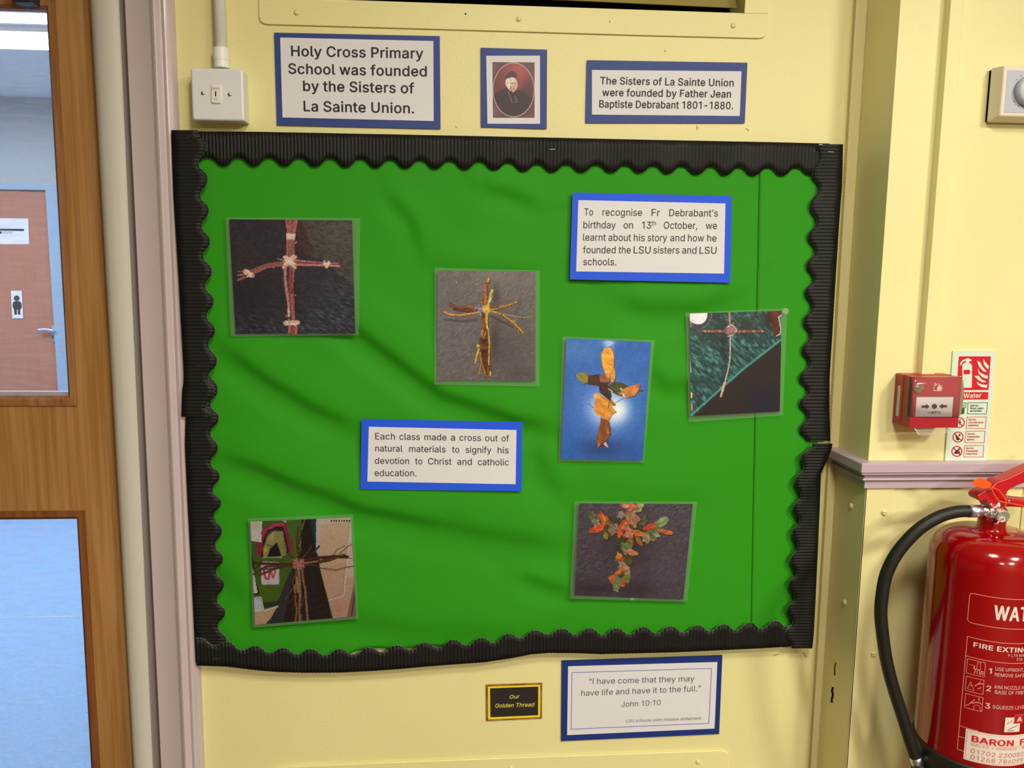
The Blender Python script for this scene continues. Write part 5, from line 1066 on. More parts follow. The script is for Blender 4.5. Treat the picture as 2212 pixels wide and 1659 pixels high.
def p3(s):
    s.fill((54, 104, 166)); fur(s, 0, (70, 120, 180), 0.4, 60, 120, 0.5, 2)
    s.blob(640, 1420, 300, 110, (38, 60, 110), 0.8); s.blob(1000, 1500, 260, 130, (44, 92, 150), 0.6); s.blob(180, 1400, 160, 300, (44, 110, 176), 0.5); s.blob(300, 250, 300, 160, (92, 134, 176), 0.6)
    s.blob(640, 930, 330, 330, (120, 150, 200), 0.8); s.blob(690, 960, 220, 200, (216, 222, 232), 0.95, 3); s.blob(800, 980, 120, 130, (240, 236, 226), 0.8)
    s.poly([(620, 150), (765, 150), (760, 620), (640, 620)], (130, 156, 196), 0.35); s.blob(690, 170, 70, 40, (190, 200, 220), 0.9); s.stroke([(665, 210), (735, 175)], 7, (236, 240, 244))
    def leaf(pts, col, dark=(90, 56, 36), seed=1, ang=0.5):
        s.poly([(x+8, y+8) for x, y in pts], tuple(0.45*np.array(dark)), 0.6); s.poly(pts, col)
        m = s.inside(pts); nz = s.noise(ang, 50, 26, seed); s.mix(m*np.clip((nz-0.5)*2.2, 0, 1)*0.55, dark); s.mix(m*np.clip((0.42-nz)*3, 0, 1)*0.4, np.clip(np.array(col)*1.2+8, 0, 255))
        s.stroke(pts+[pts[0]], 4, dark, a=0.4)
    leaf([(600, 300), (640, 235), (690, 218), (735, 250), (755, 350), (750, 450), (715, 530), (680, 580), (645, 530), (612, 430)], (232, 164, 66), (196, 116, 48), 3)
    leaf([(750, 460), (770, 520), (765, 600), (745, 650), (700, 620), (705, 530)], (216, 144, 58), (150, 90, 40), 4)
    leaf([(595, 1060), (690, 1100), (715, 1200), (715, 1260), (665, 1330), (600, 1380), (565, 1425), (545, 1350), (560, 1230), (590, 1140)], (150, 84, 44), (104, 52, 30), 5, 1.4)
    leaf([(550, 1330), (600, 1370), (565, 1425)], (196, 124, 56), (120, 62, 36), 8); leaf([(665, 1200), (690, 1180), (700, 1260), (670, 1270)], (190, 116, 58), (140, 74, 42), 8)
    s.poly([(630, 1370), (655, 1350), (685, 1415), (640, 1430)], (214, 180, 170)); s.stroke([(600, 1380), (660, 1420)], 20, (96, 56, 40))
    leaf([(510, 780), (560, 765), (600, 800), (690, 850), (720, 920), (780, 992), (725, 1025), (690, 1100), (650, 1075), (540, 1020), (512, 950), (530, 860)], (222, 152, 60), (180, 104, 46), 6)
    s.poly([(508, 790), (540, 770), (560, 800), (525, 855)], (230, 176, 120)); leaf([(720, 840), (775, 910), (730, 915), (700, 880)], (180, 116, 52), (120, 70, 36), 2)
    leaf([(290, 550), (350, 522), (440, 528), (450, 640), (400, 660), (340, 625)], (146, 136, 66), (96, 84, 44), 11); leaf([(445, 560), (580, 545), (700, 590), (690, 650), (570, 680), (440, 660)], (86, 50, 42), (54, 32, 30), 12)
    leaf([(580, 560), (640, 540), (705, 580), (700, 640), (590, 640)], (160, 104, 80), (116, 66, 56), 13); leaf([(640, 560), (680, 540), (705, 560), (700, 600)], (206, 140, 82), (150, 86, 50), 13)
    leaf([(575, 650), (660, 640), (700, 700), (720, 800), (705, 860), (640, 810), (580, 760)], (78, 48, 38), (50, 30, 28), 15); s.stroke([(640, 650), (700, 850), (685, 950)], 7, (60, 34, 28))
    leaf([(690, 680), (760, 630), (860, 650), (930, 690), (900, 760), (850, 800), (790, 790), (730, 750)], (86, 84, 44), (54, 50, 30), 16); leaf([(860, 720), (940, 685), (1065, 655), (1055, 730), (1000, 800), (900, 830), (865, 800)], (206, 132, 62), (140, 84, 48), 17)
    s.poly([(800, 770), (880, 740), (890, 810), (860, 800)], (190, 130, 90)); s.stroke([(835, 715), (850, 735)], 14, (236, 220, 196)); s.stroke([(865, 780), (875, 815)], 14, (240, 224, 200)); s.stroke([(1050, 738), (1105, 745)], 16, (90, 66, 66))
    s.stroke([(690, 720), (730, 750)], 12, (214, 190, 160)); s.stroke([(770, 885), (850, 845), (870, 825)], 8, (110, 84, 90)); s.stroke([(455, 900), (505, 945)], 7, (84, 74, 84)); s.stroke([(275, 548), (300, 565)], 8, (60, 66, 66))
CP3 = (1190, 710, 5.53)
photo('tall laminated photo of a brown leaf cross on a bright blue ground', cq(*CP3, [(185, 112), (1195, 160), (1100, 1578), (118, 1560)]), cq(*CP3, [(137, 93), (1240, 135), (1108, 1600), (93, 1583)]), *CP3, -0.0200, p3)

def p4(s):
    s.fill((44, 76, 70)); fur(s, 0, (100, 164, 150), 2.35, 26, 70, 0.85, 6); fur(s, 0, (26, 44, 46), 2.35, 22, 60, 0.75, 31); s.blob(640, 600, 60, 320, (26, 44, 46), 0.7); s.blob(950, 330, 250, 120, (52, 56, 46), 0.7); s.blob(520, 240, 110, 120, (50, 54, 46), 0.6); s.blob(520, 480, 120, 60, (46, 50, 44), 0.6)
    s.stroke([(200, 1520), (660, 1110), (900, 900), (1400, 510)], 26, (86, 160, 146), a=0.8)
    s.poly([(205, 1545), (660, 1130), (900, 920), (1410, 520), (1400, 1480)], (46, 38, 36)); s.blob(1150, 1330, 220, 200, (34, 34, 54), 0.9)
    s.poly([(1450, 100), (1220, 130), (1180, 260), (1280, 300), (1300, 460), (1350, 478), (1395, 400), (1360, 200), (1420, 180)], (96, 42, 36)); s.blob(1320, 170, 60, 40, (126, 56, 46), 0.8); s.poly([(1365, 215), (1420, 190), (1420, 330), (1395, 400)], (110, 118, 112)); s.stroke([(1400, 190), (1362, 215), (1395, 380), (1385, 440), (1340, 462)], 12, (206, 196, 186))
    s.blob(1230, 250, 60, 110, (40, 34, 32), 0.7)
    s.ell(300, 190, 190, 190, (66, 70, 72)); s.stroke([(480, 150), (460, 260), (400, 335), (330, 370)], 5, (150, 156, 150)); s.ell(300, 180, 118, 132, (232, 226, 216)); s.poly([(180, 150), (300, 150), (300, 312), (220, 290), (185, 260)], (232, 222, 214)); s.blob(200, 270, 40, 50, (232, 190, 180), 0.6)
    s.stick([(315, 405), (450, 400), (650, 405)], 36, (130, 84, 70)); s.stick([(800, 408), (1000, 402), (1160, 400)], 32, (124, 78, 62))
    for x, c in ((340, (86, 44, 40)), (390, (214, 170, 130)), (440, (206, 150, 130)), (480, (196, 120, 104)), (585, (222, 170, 110)), (850, (200, 130, 110)), (905, (206, 140, 122)), (1030, (226, 172, 92)), (1150, (206, 180, 150))): s.blob(x, 405, 16, 12, c, 0.9)
    s.stick([(712, 150), (716, 260), (725, 320)], 26, (184, 128, 108)); s.stick([(720, 450), (722, 600), (718, 780), (690, 930), (650, 1080)], 16, (208, 170, 150)); s.stick([(650, 1080), (620, 1190), (595, 1270)], 34, (214, 168, 148), 22)
    s.ell(732, 388, 85, 72, (148, 104, 98))
    for k in range(9):
        a = -0.7+k*0.13
        s.stroke([(665+k*16, 440-k*4), (700+k*14, 330+k*10)], 7, (206, 168, 158)); s.stroke([(655, 400+k*9-30), (800, 340+k*14-20)], 5, (96, 56, 56), a=0.7)
    s.stroke([(680, 350), (740, 318), (800, 372), (800, 400)], 12, (220, 182, 170)); s.stroke([(765, 320), (762, 285)], 6, (206, 180, 170)); s.stroke([(690, 470), (760, 455)], 12, (214, 176, 160))
    s.ell(200, 1250, 22, 45, (236, 176, 110)); s.ell(210, 1410, 14, 34, (220, 150, 70)); s.stroke([(190, 800), (200, 950)], 9, (226, 232, 224)); s.stroke([(190, 350), (200, 330)], 5, (200, 200, 200))
CP4 = (1460, 650, 6.146)
p4o = photo('laminated photo of a thin twig cross over teal fabric, right side of the board', cq(*CP4, [(185, 168), (1405, 130), (1380, 1468), (200, 1530)]), cq(*CP4, [(130, 155), (1480, 100), (1420, 1520), (172, 1610)]), *CP4, -0.0200, p4)
m_tack = clear('adhesive_dot', 1, milk=0.22, rough=0.3)
flat('adhesive_dot', [[(1697+7*math.cos(a), 672+7*math.sin(a)) for a in np.linspace(0, 6.283, 17)[:-1]]], -0.0210, m_tack, p4o)

def p5(s):
    s.fill((84, 116, 36)); s.blob(380, 1080, 200, 200, (96, 122, 34), 0.8); s.blob(700, 300, 120, 200, (92, 130, 60), 0.7)
    s.poly([(990, 100), (1560, 90), (1560, 1500), (1240, 1500), (1050, 780)], (216, 176, 146)); s.poly([(1050, 200), (1440, 180), (1400, 700), (1060, 780), (1040, 600)], (222, 190, 156)); s.poly([(990, 120), (1050, 130), (1045, 640), (1000, 560)], (214, 204, 200)); s.poly([(1000, 110), (1480, 100), (1480, 170), (1050, 200)], (226, 204, 182))
    s.poly([(1480, 100), (1440, 180), (1390, 900), (1500, 900), (1520, 110)], (228, 200, 178)); s.poly([(1500, 1000), (1540, 1000), (1540, 1460), (1400, 1460)], (150, 116, 98)); s.stroke([(1525, 1080), (1465, 1430)], 12, (52, 34, 32))
    s.stroke([(1465, 150), (1390, 900), (1375, 1130), (1340, 1160), (1170, 1205)], 16, (240, 216, 196)); s.stroke([(1450, 160), (1370, 900), (1358, 1120), (1170, 1190)], 6, (184, 140, 118)); s.blob(1300, 1330, 120, 120, (206, 150, 126), 0.6)
    for k in range(8): s.poly([(1195+k*34, 142), (1213+k*34, 142), (1213+k*34, 166), (1195+k*34, 166)], (40, 26, 28))
    s.poly([(810, 110), (1000, 110), (1000, 560), (1090, 950), (1230, 1510), (330, 1540), (450, 1340), (650, 850), (800, 560)], (44, 34, 32)); s.poly([(900, 110), (1000, 110), (1000, 520), (950, 320)], (40, 66, 60)); s.poly([(640, 850), (690, 790), (640, 1200), (560, 1510), (330, 1540), (450, 1340)], (58, 62, 62)); fur(s, 0, (70, 66, 62), 1.3, 14, 90, 0.35, 8, s.inside([(640, 850), (900, 700), (1230, 1510), (330, 1540)]))
    s.poly([(120, 140), (285, 150), (275, 440), (135, 420)], (226, 222, 208)); s.blob(190, 215, 40, 50, (226, 196, 130), 0.8); s.poly([(548, 150), (605, 150), (600, 180)], (226, 224, 214))
    s.poly([(285, 300), (320, 240), (440, 195), (600, 190), (640, 330), (690, 600), (620, 560), (215, 630), (215, 440), (280, 440)], (170, 44, 84)); s.stroke([(285, 320), (440, 215), (560, 200)], 40, (206, 70, 112)); s.poly([(270, 640), (300, 400), (350, 280), (470, 230), (560, 235), (600, 350), (640, 560), (560, 640)], (40, 26, 32))
    s.poly([(300, 640), (300, 520), (350, 370), (440, 290), (560, 290), (580, 420), (610, 560), (610, 600), (540, 640)], (170, 160, 92)); s.blob(380, 380, 40, 60, (206, 180, 90), 0.8); s.blob(500, 340, 60, 60, (166, 156, 110), 0.8); s.blob(330, 540, 36, 40, (206, 202, 90), 0.9); s.blob(420, 350, 30, 60, (196, 206, 150), 0.7); s.blob(580, 500, 30, 60, (150, 140, 84), 0.8)
    s.poly([(350, 640), (390, 520), (480, 440), (510, 520), (540, 620)], (36, 28, 32)); s.stroke([(290, 640), (540, 640)], 8, (220, 214, 200)); s.stroke([(350, 470), (420, 500)], 12, (110, 74, 44))
    s.poly([(270, 690), (510, 705), (510, 1000), (272, 1000)], (224, 208, 206)); s.stroke([(300, 780), (330, 920), (370, 930), (385, 830)], 26, (206, 70, 90)); s.stroke([(400, 830), (430, 910), (460, 820)], 24, (214, 96, 108)); s.stroke([(280, 740), (500, 770)], 18, (190, 130, 120), a=0.6)
    s.stroke([(150, 640), (170, 860), (240, 1120), (180, 1130)], 18, (26, 20, 22)); s.poly([(150, 760), (180, 860), (225, 1110), (165, 1120)], (228, 222, 214)); s.poly([(170, 1165), (275, 1160), (315, 1350), (180, 1370)], (216, 212, 214)); s.stroke([(190, 1190), (265, 1185), (285, 1340)], 5, (150, 150, 160))
    s.poly([(290, 1240), (520, 1210), (480, 1290), (320, 1310)], (44, 70, 44)); s.poly([(180, 1380), (490, 1290), (400, 1440), (330, 1520), (190, 1540)], (214, 176, 140)); s.stroke([(315, 1345), (490, 1290)], 22, (230, 214, 192))
    br = (104, 62, 48)
    for pts, w_, c in (([(170, 860), (330, 760), (520, 740), (700, 720)], 24, br), ([(165, 710), (350, 720), (700, 730)], 26, (92, 56, 40)), ([(250, 870), (420, 800), (560, 760), (700, 745)], 22, (110, 66, 50)), ([(280, 680), (200, 780), (165, 800)], 16, (80, 52, 36)), ([(300, 790), (420, 790), (560, 740)], 20, (120, 76, 60)),
                       ([(830, 680), (1050, 640), (1250, 625), (1410, 630)], 34, (84, 50, 42)), ([(850, 710), (1020, 690), (1200, 660), (1370, 605)], 26, (110, 70, 48)), ([(850, 720), (1020, 690)], 20, (190, 140, 84)), ([(1000, 720), (1160, 690), (1250, 660)], 12, (90, 56, 46)),
                       ([(830, 740), (1000, 745), (1060, 780), (1270, 810), (1350, 780), (1490, 755)], 10, (124, 84, 70)), ([(1230, 610), (1270, 540), (1380, 485)], 7, (120, 84, 64)), ([(1300, 605), (1400, 510), (1490, 450)], 9, (130, 92, 74)), ([(1400, 650), (1490, 655)], 6, (120, 84, 64)), ([(830, 640), (900, 560), (945, 480)], 18, (110, 74, 52)), ([(900, 630), (980, 560), (1040, 490)], 18, (90, 60, 48)),
                       ([(715, 320), (720, 480), (740, 620)], 22, (150, 104, 70)), ([(830, 160), (800, 300), (770, 440), (770, 620)], 20, (96, 84, 50)), ([(760, 230), (740, 400), (765, 620)], 18, (92, 88, 46)), ([(800, 420), (780, 500)], 12, (160, 150, 100)), ([(850, 140), (815, 270)], 6, (196, 196, 130)), ([(600, 580), (700, 640)], 14, (84, 84, 40)),
                       ([(735, 780), (740, 1000), (725, 1200), (745, 1350), (725, 1490)], 26, (150, 106, 80)), ([(765, 780), (780, 900), (790, 1210)], 34, (184, 134, 100)), ([(745, 900), (765, 1100)], 24, (190, 146, 96)), ([(815, 790), (830, 950), (860, 1080), (870, 1250), (890, 1475)], 28, (164, 120, 90)), ([(780, 1200), (780, 1360), (785, 1490)], 30, (170, 120, 84)),
                       ([(720, 870), (690, 950), (700, 1040), (585, 1210)], 16, (120, 84, 64)), ([(850, 1130), (800, 1300), (760, 1360)], 10, (130, 92, 70)), ([(720, 1130), (650, 1250)], 10, (110, 78, 58)), ([(810, 1400), (810, 1480)], 10, (150, 126, 70)), ([(720, 1000), (710, 1100)], 12, (180, 160, 90))):
        s.stick(pts, w_, c)
    s.ell(770, 725, 78, 70, (150, 92, 74))
    for a, b in (((700, 670), (840, 770)), ((830, 670), (710, 780)), ((700, 720), (840, 700)), ((740, 660), (760, 790)), ((800, 660), (790, 790)), ((700, 760), (830, 740))): s.stroke([a, b], 24, (180, 118, 94)); s.stroke([a, b], 12, (220, 160, 132))
CP5 = (520, 1100, 6.144)
photo('laminated photo of a bundled stick cross in a classroom, lower left of the board', cq(*CP5, [(127, 165), (1462, 110), (1530, 1420), (190, 1537)]), [(536, 1120), (763, 1111), (774, 1337), (546, 1356)], *CP5, -0.0195, p5)

def p6(s):
    s.fill((84, 72, 80)); fur(s, 0, (128, 114, 124), 1.1, 11, 40, 0.6, 4); fur(s, 0, (60, 50, 56), 1.1, 12, 44, 0.6, 17); s.blob(500, 1400, 500, 120, (58, 48, 54), 0.7); s.blob(1500, 1100, 260, 400, (98, 86, 94), 0.5); s.blob(950, 760, 330, 330, (62, 48, 52), 0.8); s.blob(1100, 1400, 240, 120, (56, 44, 48), 0.6)
    r = np.random.RandomState(5)
    def leaf(cx, cy, L_, W_, ang, col, lobes=0, seed=0):
        rr = np.random.RandomState(seed+int(cx)); pts = []; n = 28
        for k in range(n):
            t = 2*math.pi*k/n; x = math.cos(t)*L_*1.2; y = math.sin(t)*W_*1.35*(0.75+0.25*math.cos(t))
            if lobes:
                q = 0.97+0.15*math.cos(lobes*t+0.5)+0.05*rr.randn(); x *= q; y *= q
            pts.append((cx+x*math.cos(ang)-y*math.sin(ang), cy+x*math.sin(ang)+y*math.cos(ang)))
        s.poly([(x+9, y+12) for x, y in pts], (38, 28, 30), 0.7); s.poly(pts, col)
        m = s.inside(pts); nz = s.noise(ang, 40, 18, seed+3); s.mix(m*np.clip((nz-0.5)*2.5, 0, 1)*0.5, np.array(col)*0.55); s.mix(m*np.clip((0.42-nz)*3, 0, 1)*0.5, np.clip(np.array(col)*1.2+14, 0, 255))
        s.stroke([(cx-L_*math.cos(ang), cy-L_*math.sin(ang)), (cx+L_*math.cos(ang), cy+L_*math.sin(ang))], 4, np.array(col)*0.7, a=0.6)
    O = (222, 96, 46); G = (110, 106, 68); DG = (70, 70, 42); TN = (164, 124, 92); PK = (214, 124, 98); YG = (170, 172, 96); LG = (138, 160, 96); YO = (214, 144, 56)
    for a in ((720, 370, 90, 55, 0.5, DG, 5), (1150, 400, 110, 80, 2.2, (104, 92, 66), 6), (1070, 470, 110, 60, 0.3, DG, 4), (640, 400, 60, 40, 1.0, G, 5), (840, 290, 50, 60, 1.4, (150, 130, 110), 5), (1000, 320, 130, 100, 1.3, (168, 118, 88), 6), (1110, 165, 90, 60, 2.3, YG, 6), (940, 150, 110, 70, 0.3, (222, 110, 84), 5), (900, 165, 46, 30, 0.2, (226, 170, 140), 3),
              (430, 330, 105, 68, 0.9, G, 6), (460, 410, 60, 50, 0.6, (150, 148, 108), 5), (580, 350, 100, 56, 1.0, O, 5), (590, 350, 50, 24, 1.1, YO, 0), (475, 505, 105, 52, -0.35, (226, 92, 58), 0), (625, 540, 95, 70, 1.6, (78, 72, 40), 5), (610, 600, 50, 36, 1.4, (150, 130, 56), 4), (725, 500, 60, 95, 0.5, (146, 118, 90), 5),
              (870, 470, 100, 55, -1.0, (222, 84, 52), 0), (880, 465, 60, 24, -1.0, YO, 0), (830, 600, 62, 50, 1.2, O, 0), (955, 545, 90, 66, 1.2, PK, 5), (1090, 560, 100, 40, 0.3, (206, 120, 52), 4), (1100, 670, 80, 34, 1.0, (176, 104, 44), 4), (1300, 460, 120, 45, -0.35, (222, 78, 52), 0), (1440, 410, 105, 60, -0.6, LG, 0), (1330, 540, 120, 56, -0.3, (112, 110, 70), 6), (1500, 545, 100, 34, 0.2, (226, 110, 64), 0),
              (1215, 630, 72, 62, 1.4, (156, 136, 88), 6), (1315, 640, 48, 40, 0.3, (136, 122, 78), 5), (1370, 590, 50, 30, 0.4, (150, 156, 110), 4), (830, 700, 66, 90, 0.1, (66, 74, 38), 5), (965, 720, 46, 90, 0.2, (150, 110, 52), 4), (915, 790, 86, 76, 1.0, (116, 128, 84), 6), (990, 850, 85, 42, 0.3, (216, 140, 96), 4), (810, 910, 58, 48, 1.3, (222, 140, 62), 4), (840, 975, 62, 32, -0.8, (214, 62, 44), 0), (945, 960, 60, 72, 1.2, (96, 84, 44), 4), (790, 980, 40, 34, 0.4, G, 4),
              (880, 1080, 95, 70, 0.9, (176, 140, 104), 6), (930, 1140, 90, 40, 1.2, (186, 146, 106), 4), (800, 1160, 95, 38, -0.6, (218, 120, 46), 0), (820, 1150, 50, 16, -0.6, YO, 0), (715, 1250, 56, 60, 0.5, (226, 110, 52), 4), (915, 1245, 50, 62, 0, (128, 130, 52), 0), (790, 1300, 90, 70, 1.6, (128, 134, 88), 6), (870, 1310, 26, 60, 0, (206, 90, 50), 0), (770, 1380, 50, 40, 1.4, (158, 164, 104), 5)):
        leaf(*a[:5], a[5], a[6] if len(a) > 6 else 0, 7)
CP6 = (1220, 1070, 6.913)
p6o = photo('laminated photo of a cross made of orange and green autumn leaves on grey carpet', cq(*CP6, [(218, 118), (1912, 128), (1770, 1560), (145, 1497)]), [(1241, 1083), (1506, 1083.5), (1484, 1300), (1231, 1293)], *CP6, -0.0195, p6)
flat('adhesive_dot', [[(1365.5+4.5*math.cos(a), 1294+3*math.sin(a)) for a in np.linspace(0, 6.283, 17)[:-1]]], -0.0205, m_tack, p6o)

def pp(s):
    s.fill((100, 58, 60)); s.blob(300, 450, 60, 90, (124, 76, 72), 0.7); s.blob(320, 1250, 120, 160, (128, 82, 84), 0.8); s.blob(990, 1330, 120, 80, (120, 74, 74), 0.6)
    e = ((s.X-660)/368)**2+((s.Y-862)/482)**2
    s.mix((e < 1)*1.0, (104, 50, 52)); I = (e < 1)*1.0
    g = np.exp(-(((s.X-740)/260)**2+((s.Y-520)/240)**2)); s.mix(I*g*0.95, (176, 72, 78)); g = np.exp(-(((s.X-780)/60)**2+((s.Y-780)/110)**2)); s.mix(I*g*0.8, (166, 72, 74)); g = np.exp(-(((s.X-900)/140)**2+((s.Y-860)/180)**2)); s.mix(I*g*0.8, (84, 42, 44))
    bd = s.inside([(290, 960), (380, 890), (540, 830), (600, 900), (700, 860), (820, 880), (960, 1000), (1030, 1000), (1030, 1360), (290, 1360)]); s.mix(bd*I*0.95, (56, 36, 38))
    s.ell(728, 745, 26, 105, (112, 56, 54), 0.05, 0.7); s.ell(632, 762, 100, 128, (214, 178, 154), -0.12); s.poly([(520, 690), (560, 650), (600, 700), (590, 850), (545, 820), (510, 760)], (226, 206, 186)); s.poly([(600, 800), (700, 790), (690, 880), (650, 915), (610, 880)], (214, 150, 136))
    s.poly([(505, 675), (515, 620), (560, 555), (620, 522), (690, 545), (735, 620), (715, 640), (620, 635), (540, 655)], (58, 46, 50)); s.blob(600, 590, 40, 20, (84, 70, 76), 0.6)
    s.stroke([(615, 750), (655, 742)], 14, (120, 76, 66)); s.stroke([(675, 745), (705, 745)], 12, (120, 76, 66)); s.stroke([(672, 750), (684, 800), (664, 812)], 12, (186, 130, 114)); s.stroke([(640, 848), (680, 842)], 9, (150, 84, 78)); s.stroke([(600, 800), (610, 860), (640, 910)], 12, (120, 70, 62)); s.blob(640, 690, 50, 30, (236, 214, 190), 0.8); s.blob(545, 745, 16, 30, (200, 150, 130), 0.7)
    s.poly([(590, 890), (640, 915), (690, 900), (700, 960), (640, 980)], (40, 26, 30)); s.stroke([(560, 890), (600, 990), (628, 1088)], 8, (158, 128, 124)); s.stroke([(680, 970), (700, 1020), (716, 1082)], 9, (150, 120, 116)); s.stroke([(628, 1092), (740, 1084)], 6, (128, 96, 96))
    d = np.abs(np.sqrt(e)-1)*420; s.mix(np.clip((9-d)/6, 0, 1)*0.9, (206, 186, 176))
CPP = (1030, 90, 8.294)
t = thing('portrait_picture', 'small blue-backed oval portrait of an elderly man in a black skullcap', 'picture', P(1110, 278, 0))
slab('backing_card', cq(*CPP, [(70, 107), (1260, 143), (1253, 1562), (75, 1527)]), -0.0035, 0.0006, m_blue, t)
slab('paper_sheet', cq(*CPP, [(168, 253), (1132, 250), (1132, 1472), (190, 1470)]), -0.0044, 0.0003, m_paper, t)
pr = Print(cq(*CPP, [(280, 365), (1035, 372), (1035, 1363), (290, 1363)]), *CPP, 0.8); pp(pr)
pr.build('portrait_print', -0.0047, m_print, t)

# ------------------------------------------------------------------ key switch and conduit
CS = crop(400, 120, 9.756)
sw = thing('key_switch', 'white square key switch box mounted under the conduit, above the board', 'switch', P(470, 268, 0))
x0, x1 = P(412.5, 200, -0.038)[0], P(526.5, 200, -0.038)[0]
z1, z0 = P(470, 147.2, -0.038)[2], P(470, 260.5, -0.038)[2]
bevel(mk('back_box', *boxvf(x0+0.001, x1-0.001, -0.029, 0.0, z0+0.001, z1-0.001), m_white, sw), 0.002)
bevel(mk('face_plate', *boxvf(x0, x1, -0.038, -0.0292, z0, z1), m_white, sw), 0.0048, 5)
yk = -0.0385
sur = slab('key_surround', CS((522, 600), (550, 585), (750, 595), (778, 625), (778, 990), (750, 1025), (560, 1020), (530, 990)), yk, 0.002, m_white, sw, bev=0.0006)
ins = slab('key_insert', CS((548, 615), (740, 620), (765, 645), (755, 975), (735, 1005), (570, 1000), (548, 975)), yk-0.0028, 0.003, m_key, sur, bev=0.0014)
flat('key_slot', [CS((630, 752), (655, 752), (655, 862), (630, 862))], yk-0.0029, m_dark, ins)
lettering('lettering', [L(CS, 'EMERG', (556, 712), (722, 714), 36, 0.01), L(CS, 'TEST', (592, 938), (690, 938), 32, 0.01)], yk-0.0030, m_redink, sur)
for cx_, cy_ in ((370, 797), (936, 824)):
    q = CS((cx_, cy_))[0]
    sc = screw('screw', q[0], q[1], -0.0381, 0.0031, m_steel, sw)
    flat('slot', line_px([(q[0]-2.4, q[1]-1), (q[0]+2.4, q[1]+1)], 1.0), -0.0402, m_dark, sc)
cdt = thing('conduit', 'white round cable conduit running down to the key switch', 'conduit', P(477, 130, -0.02))
c0 = P(479.5, 147, -0.018); xt = P(473.8, 0, -0.018)
top = c0+(xt-c0)*(CEIL-0.002-c0[2])/(xt[2]-c0[2])
mk('pipe', *tubevf([c0, top], 0.0100, 24), m_white2, cdt, smooth=True)
a = P(478.7, 131, -0.018); b = P(477.6, 105, -0.018)
mk('coupler', *tubevf([a, b], 0.0135, 24), m_white2, cdt, smooth=False)
v, f = tubevf([P(479.5, 147.5, -0.018), a], 0.0128, 20); mk('adaptor', v, f, m_white2, cdt)

# ------------------------------------------------------------------ trunking, thermostat, call point, sign
tx0, tx1 = P(2054, 5, YP-0.018)[0], P(2083, 5, YP-0.018)[0]
zc = P(2000, 809, YP-0.018)[2]
v, f = boxvf(tx0, tx1, YP-0.018, YP, zc, CEIL-0.002)
bevel(tag(mk('cable_trunking', v, f, m_wall2), 'yellow painted square cable trunking running down to the red call point', 'trunking'), 0.001)

th = thing('thermostat', 'cream square room thermostat with a round dial, upper right edge', 'thermostat', P(2220, 265, YP))
CT = crop(2100, 100, 8.295)
yb = YP-0.034
X0, X1 = P(2164.5, 200, yb)[0], P(2164.5, 200, yb)[0]+0.088
Za, Zb = P(2168, 140.5, yb)[2], P(2160, 251, yb)[2]
m_tcase = mat('cream_case', (228, 208, 178), 0.4, 0.4)
body = [(X0-0.005, YP-0.006, Zb-0.006), (X1+0.005, YP-0.006, Zb-0.006), (X1+0.005, YP-0.006, Za+0.002), (X0-0.005, YP-0.006, Za+0.002)]
fr_ = [(X0, yb, Zb), (X1, yb, Zb), (X1, yb, Za), (X0, yb, Za)]
v = np.array(body+fr_); f = [[4, 5, 6, 7], [3, 2, 1, 0], [0, 1, 5, 4], [1, 2, 6, 5], [2, 3, 7, 6], [3, 0, 4, 7]]
bevel(mk('case', v, f, m_tcase, th), 0.003, 3)
mk('back_plate', *boxvf(X0-0.003, X1+0.003, YP-0.006, YP, Zb-0.003, Za-0.001), m_dark, th)
w_ = 0.088
gx0, gx1 = P(2172.5, 200, yb)[0], X1-0.006
gz1, gz0 = P(2174, 151.5, yb)[2], P(2170, 243, yb)[2]
mk('dial_plate', *boxvf(gx0, gx1, yb-0.0006, yb+0.002, gz0, gz1), m_grey, th)
kc = np.array([(gx0+gx1)/2, yb-0.0004, (gz0+gz1)/2+0.001]); kr = (P(2180, 165, yb-0.01)[2]-P(2180, 231, yb-0.01)[2])/2
v, f = lathevf(kc, [(kr*1.0, 0), (kr*1.0, 0.008), (kr*0.96, 0.0115), (kr*0.88, 0.0135), (kr*0.80, 0.0140), (0, 0.0142)], 48, (0, -1, 0))
mk('dial_knob', v, f, m_grey, th, smooth=True)
dots = []
for an in (-2.45, -2.1, -1.75, -1.35, -1.0, 2.5, 2.1, 1.7, 1.3):
    q = kc+np.array([math.cos(an)*kr*1.16, -0.0006, -math.sin(an)*kr*1.16]); e = 0.0007
    dots.append((np.array([q+[-e, 0, -e], q+[e, 0, -e], q+[e, 0, e], q+[-e, 0, e]]), [[0, 1, 2, 3]]))
for dv in dots: mk('scale_dot', *dv, m_ink, th)

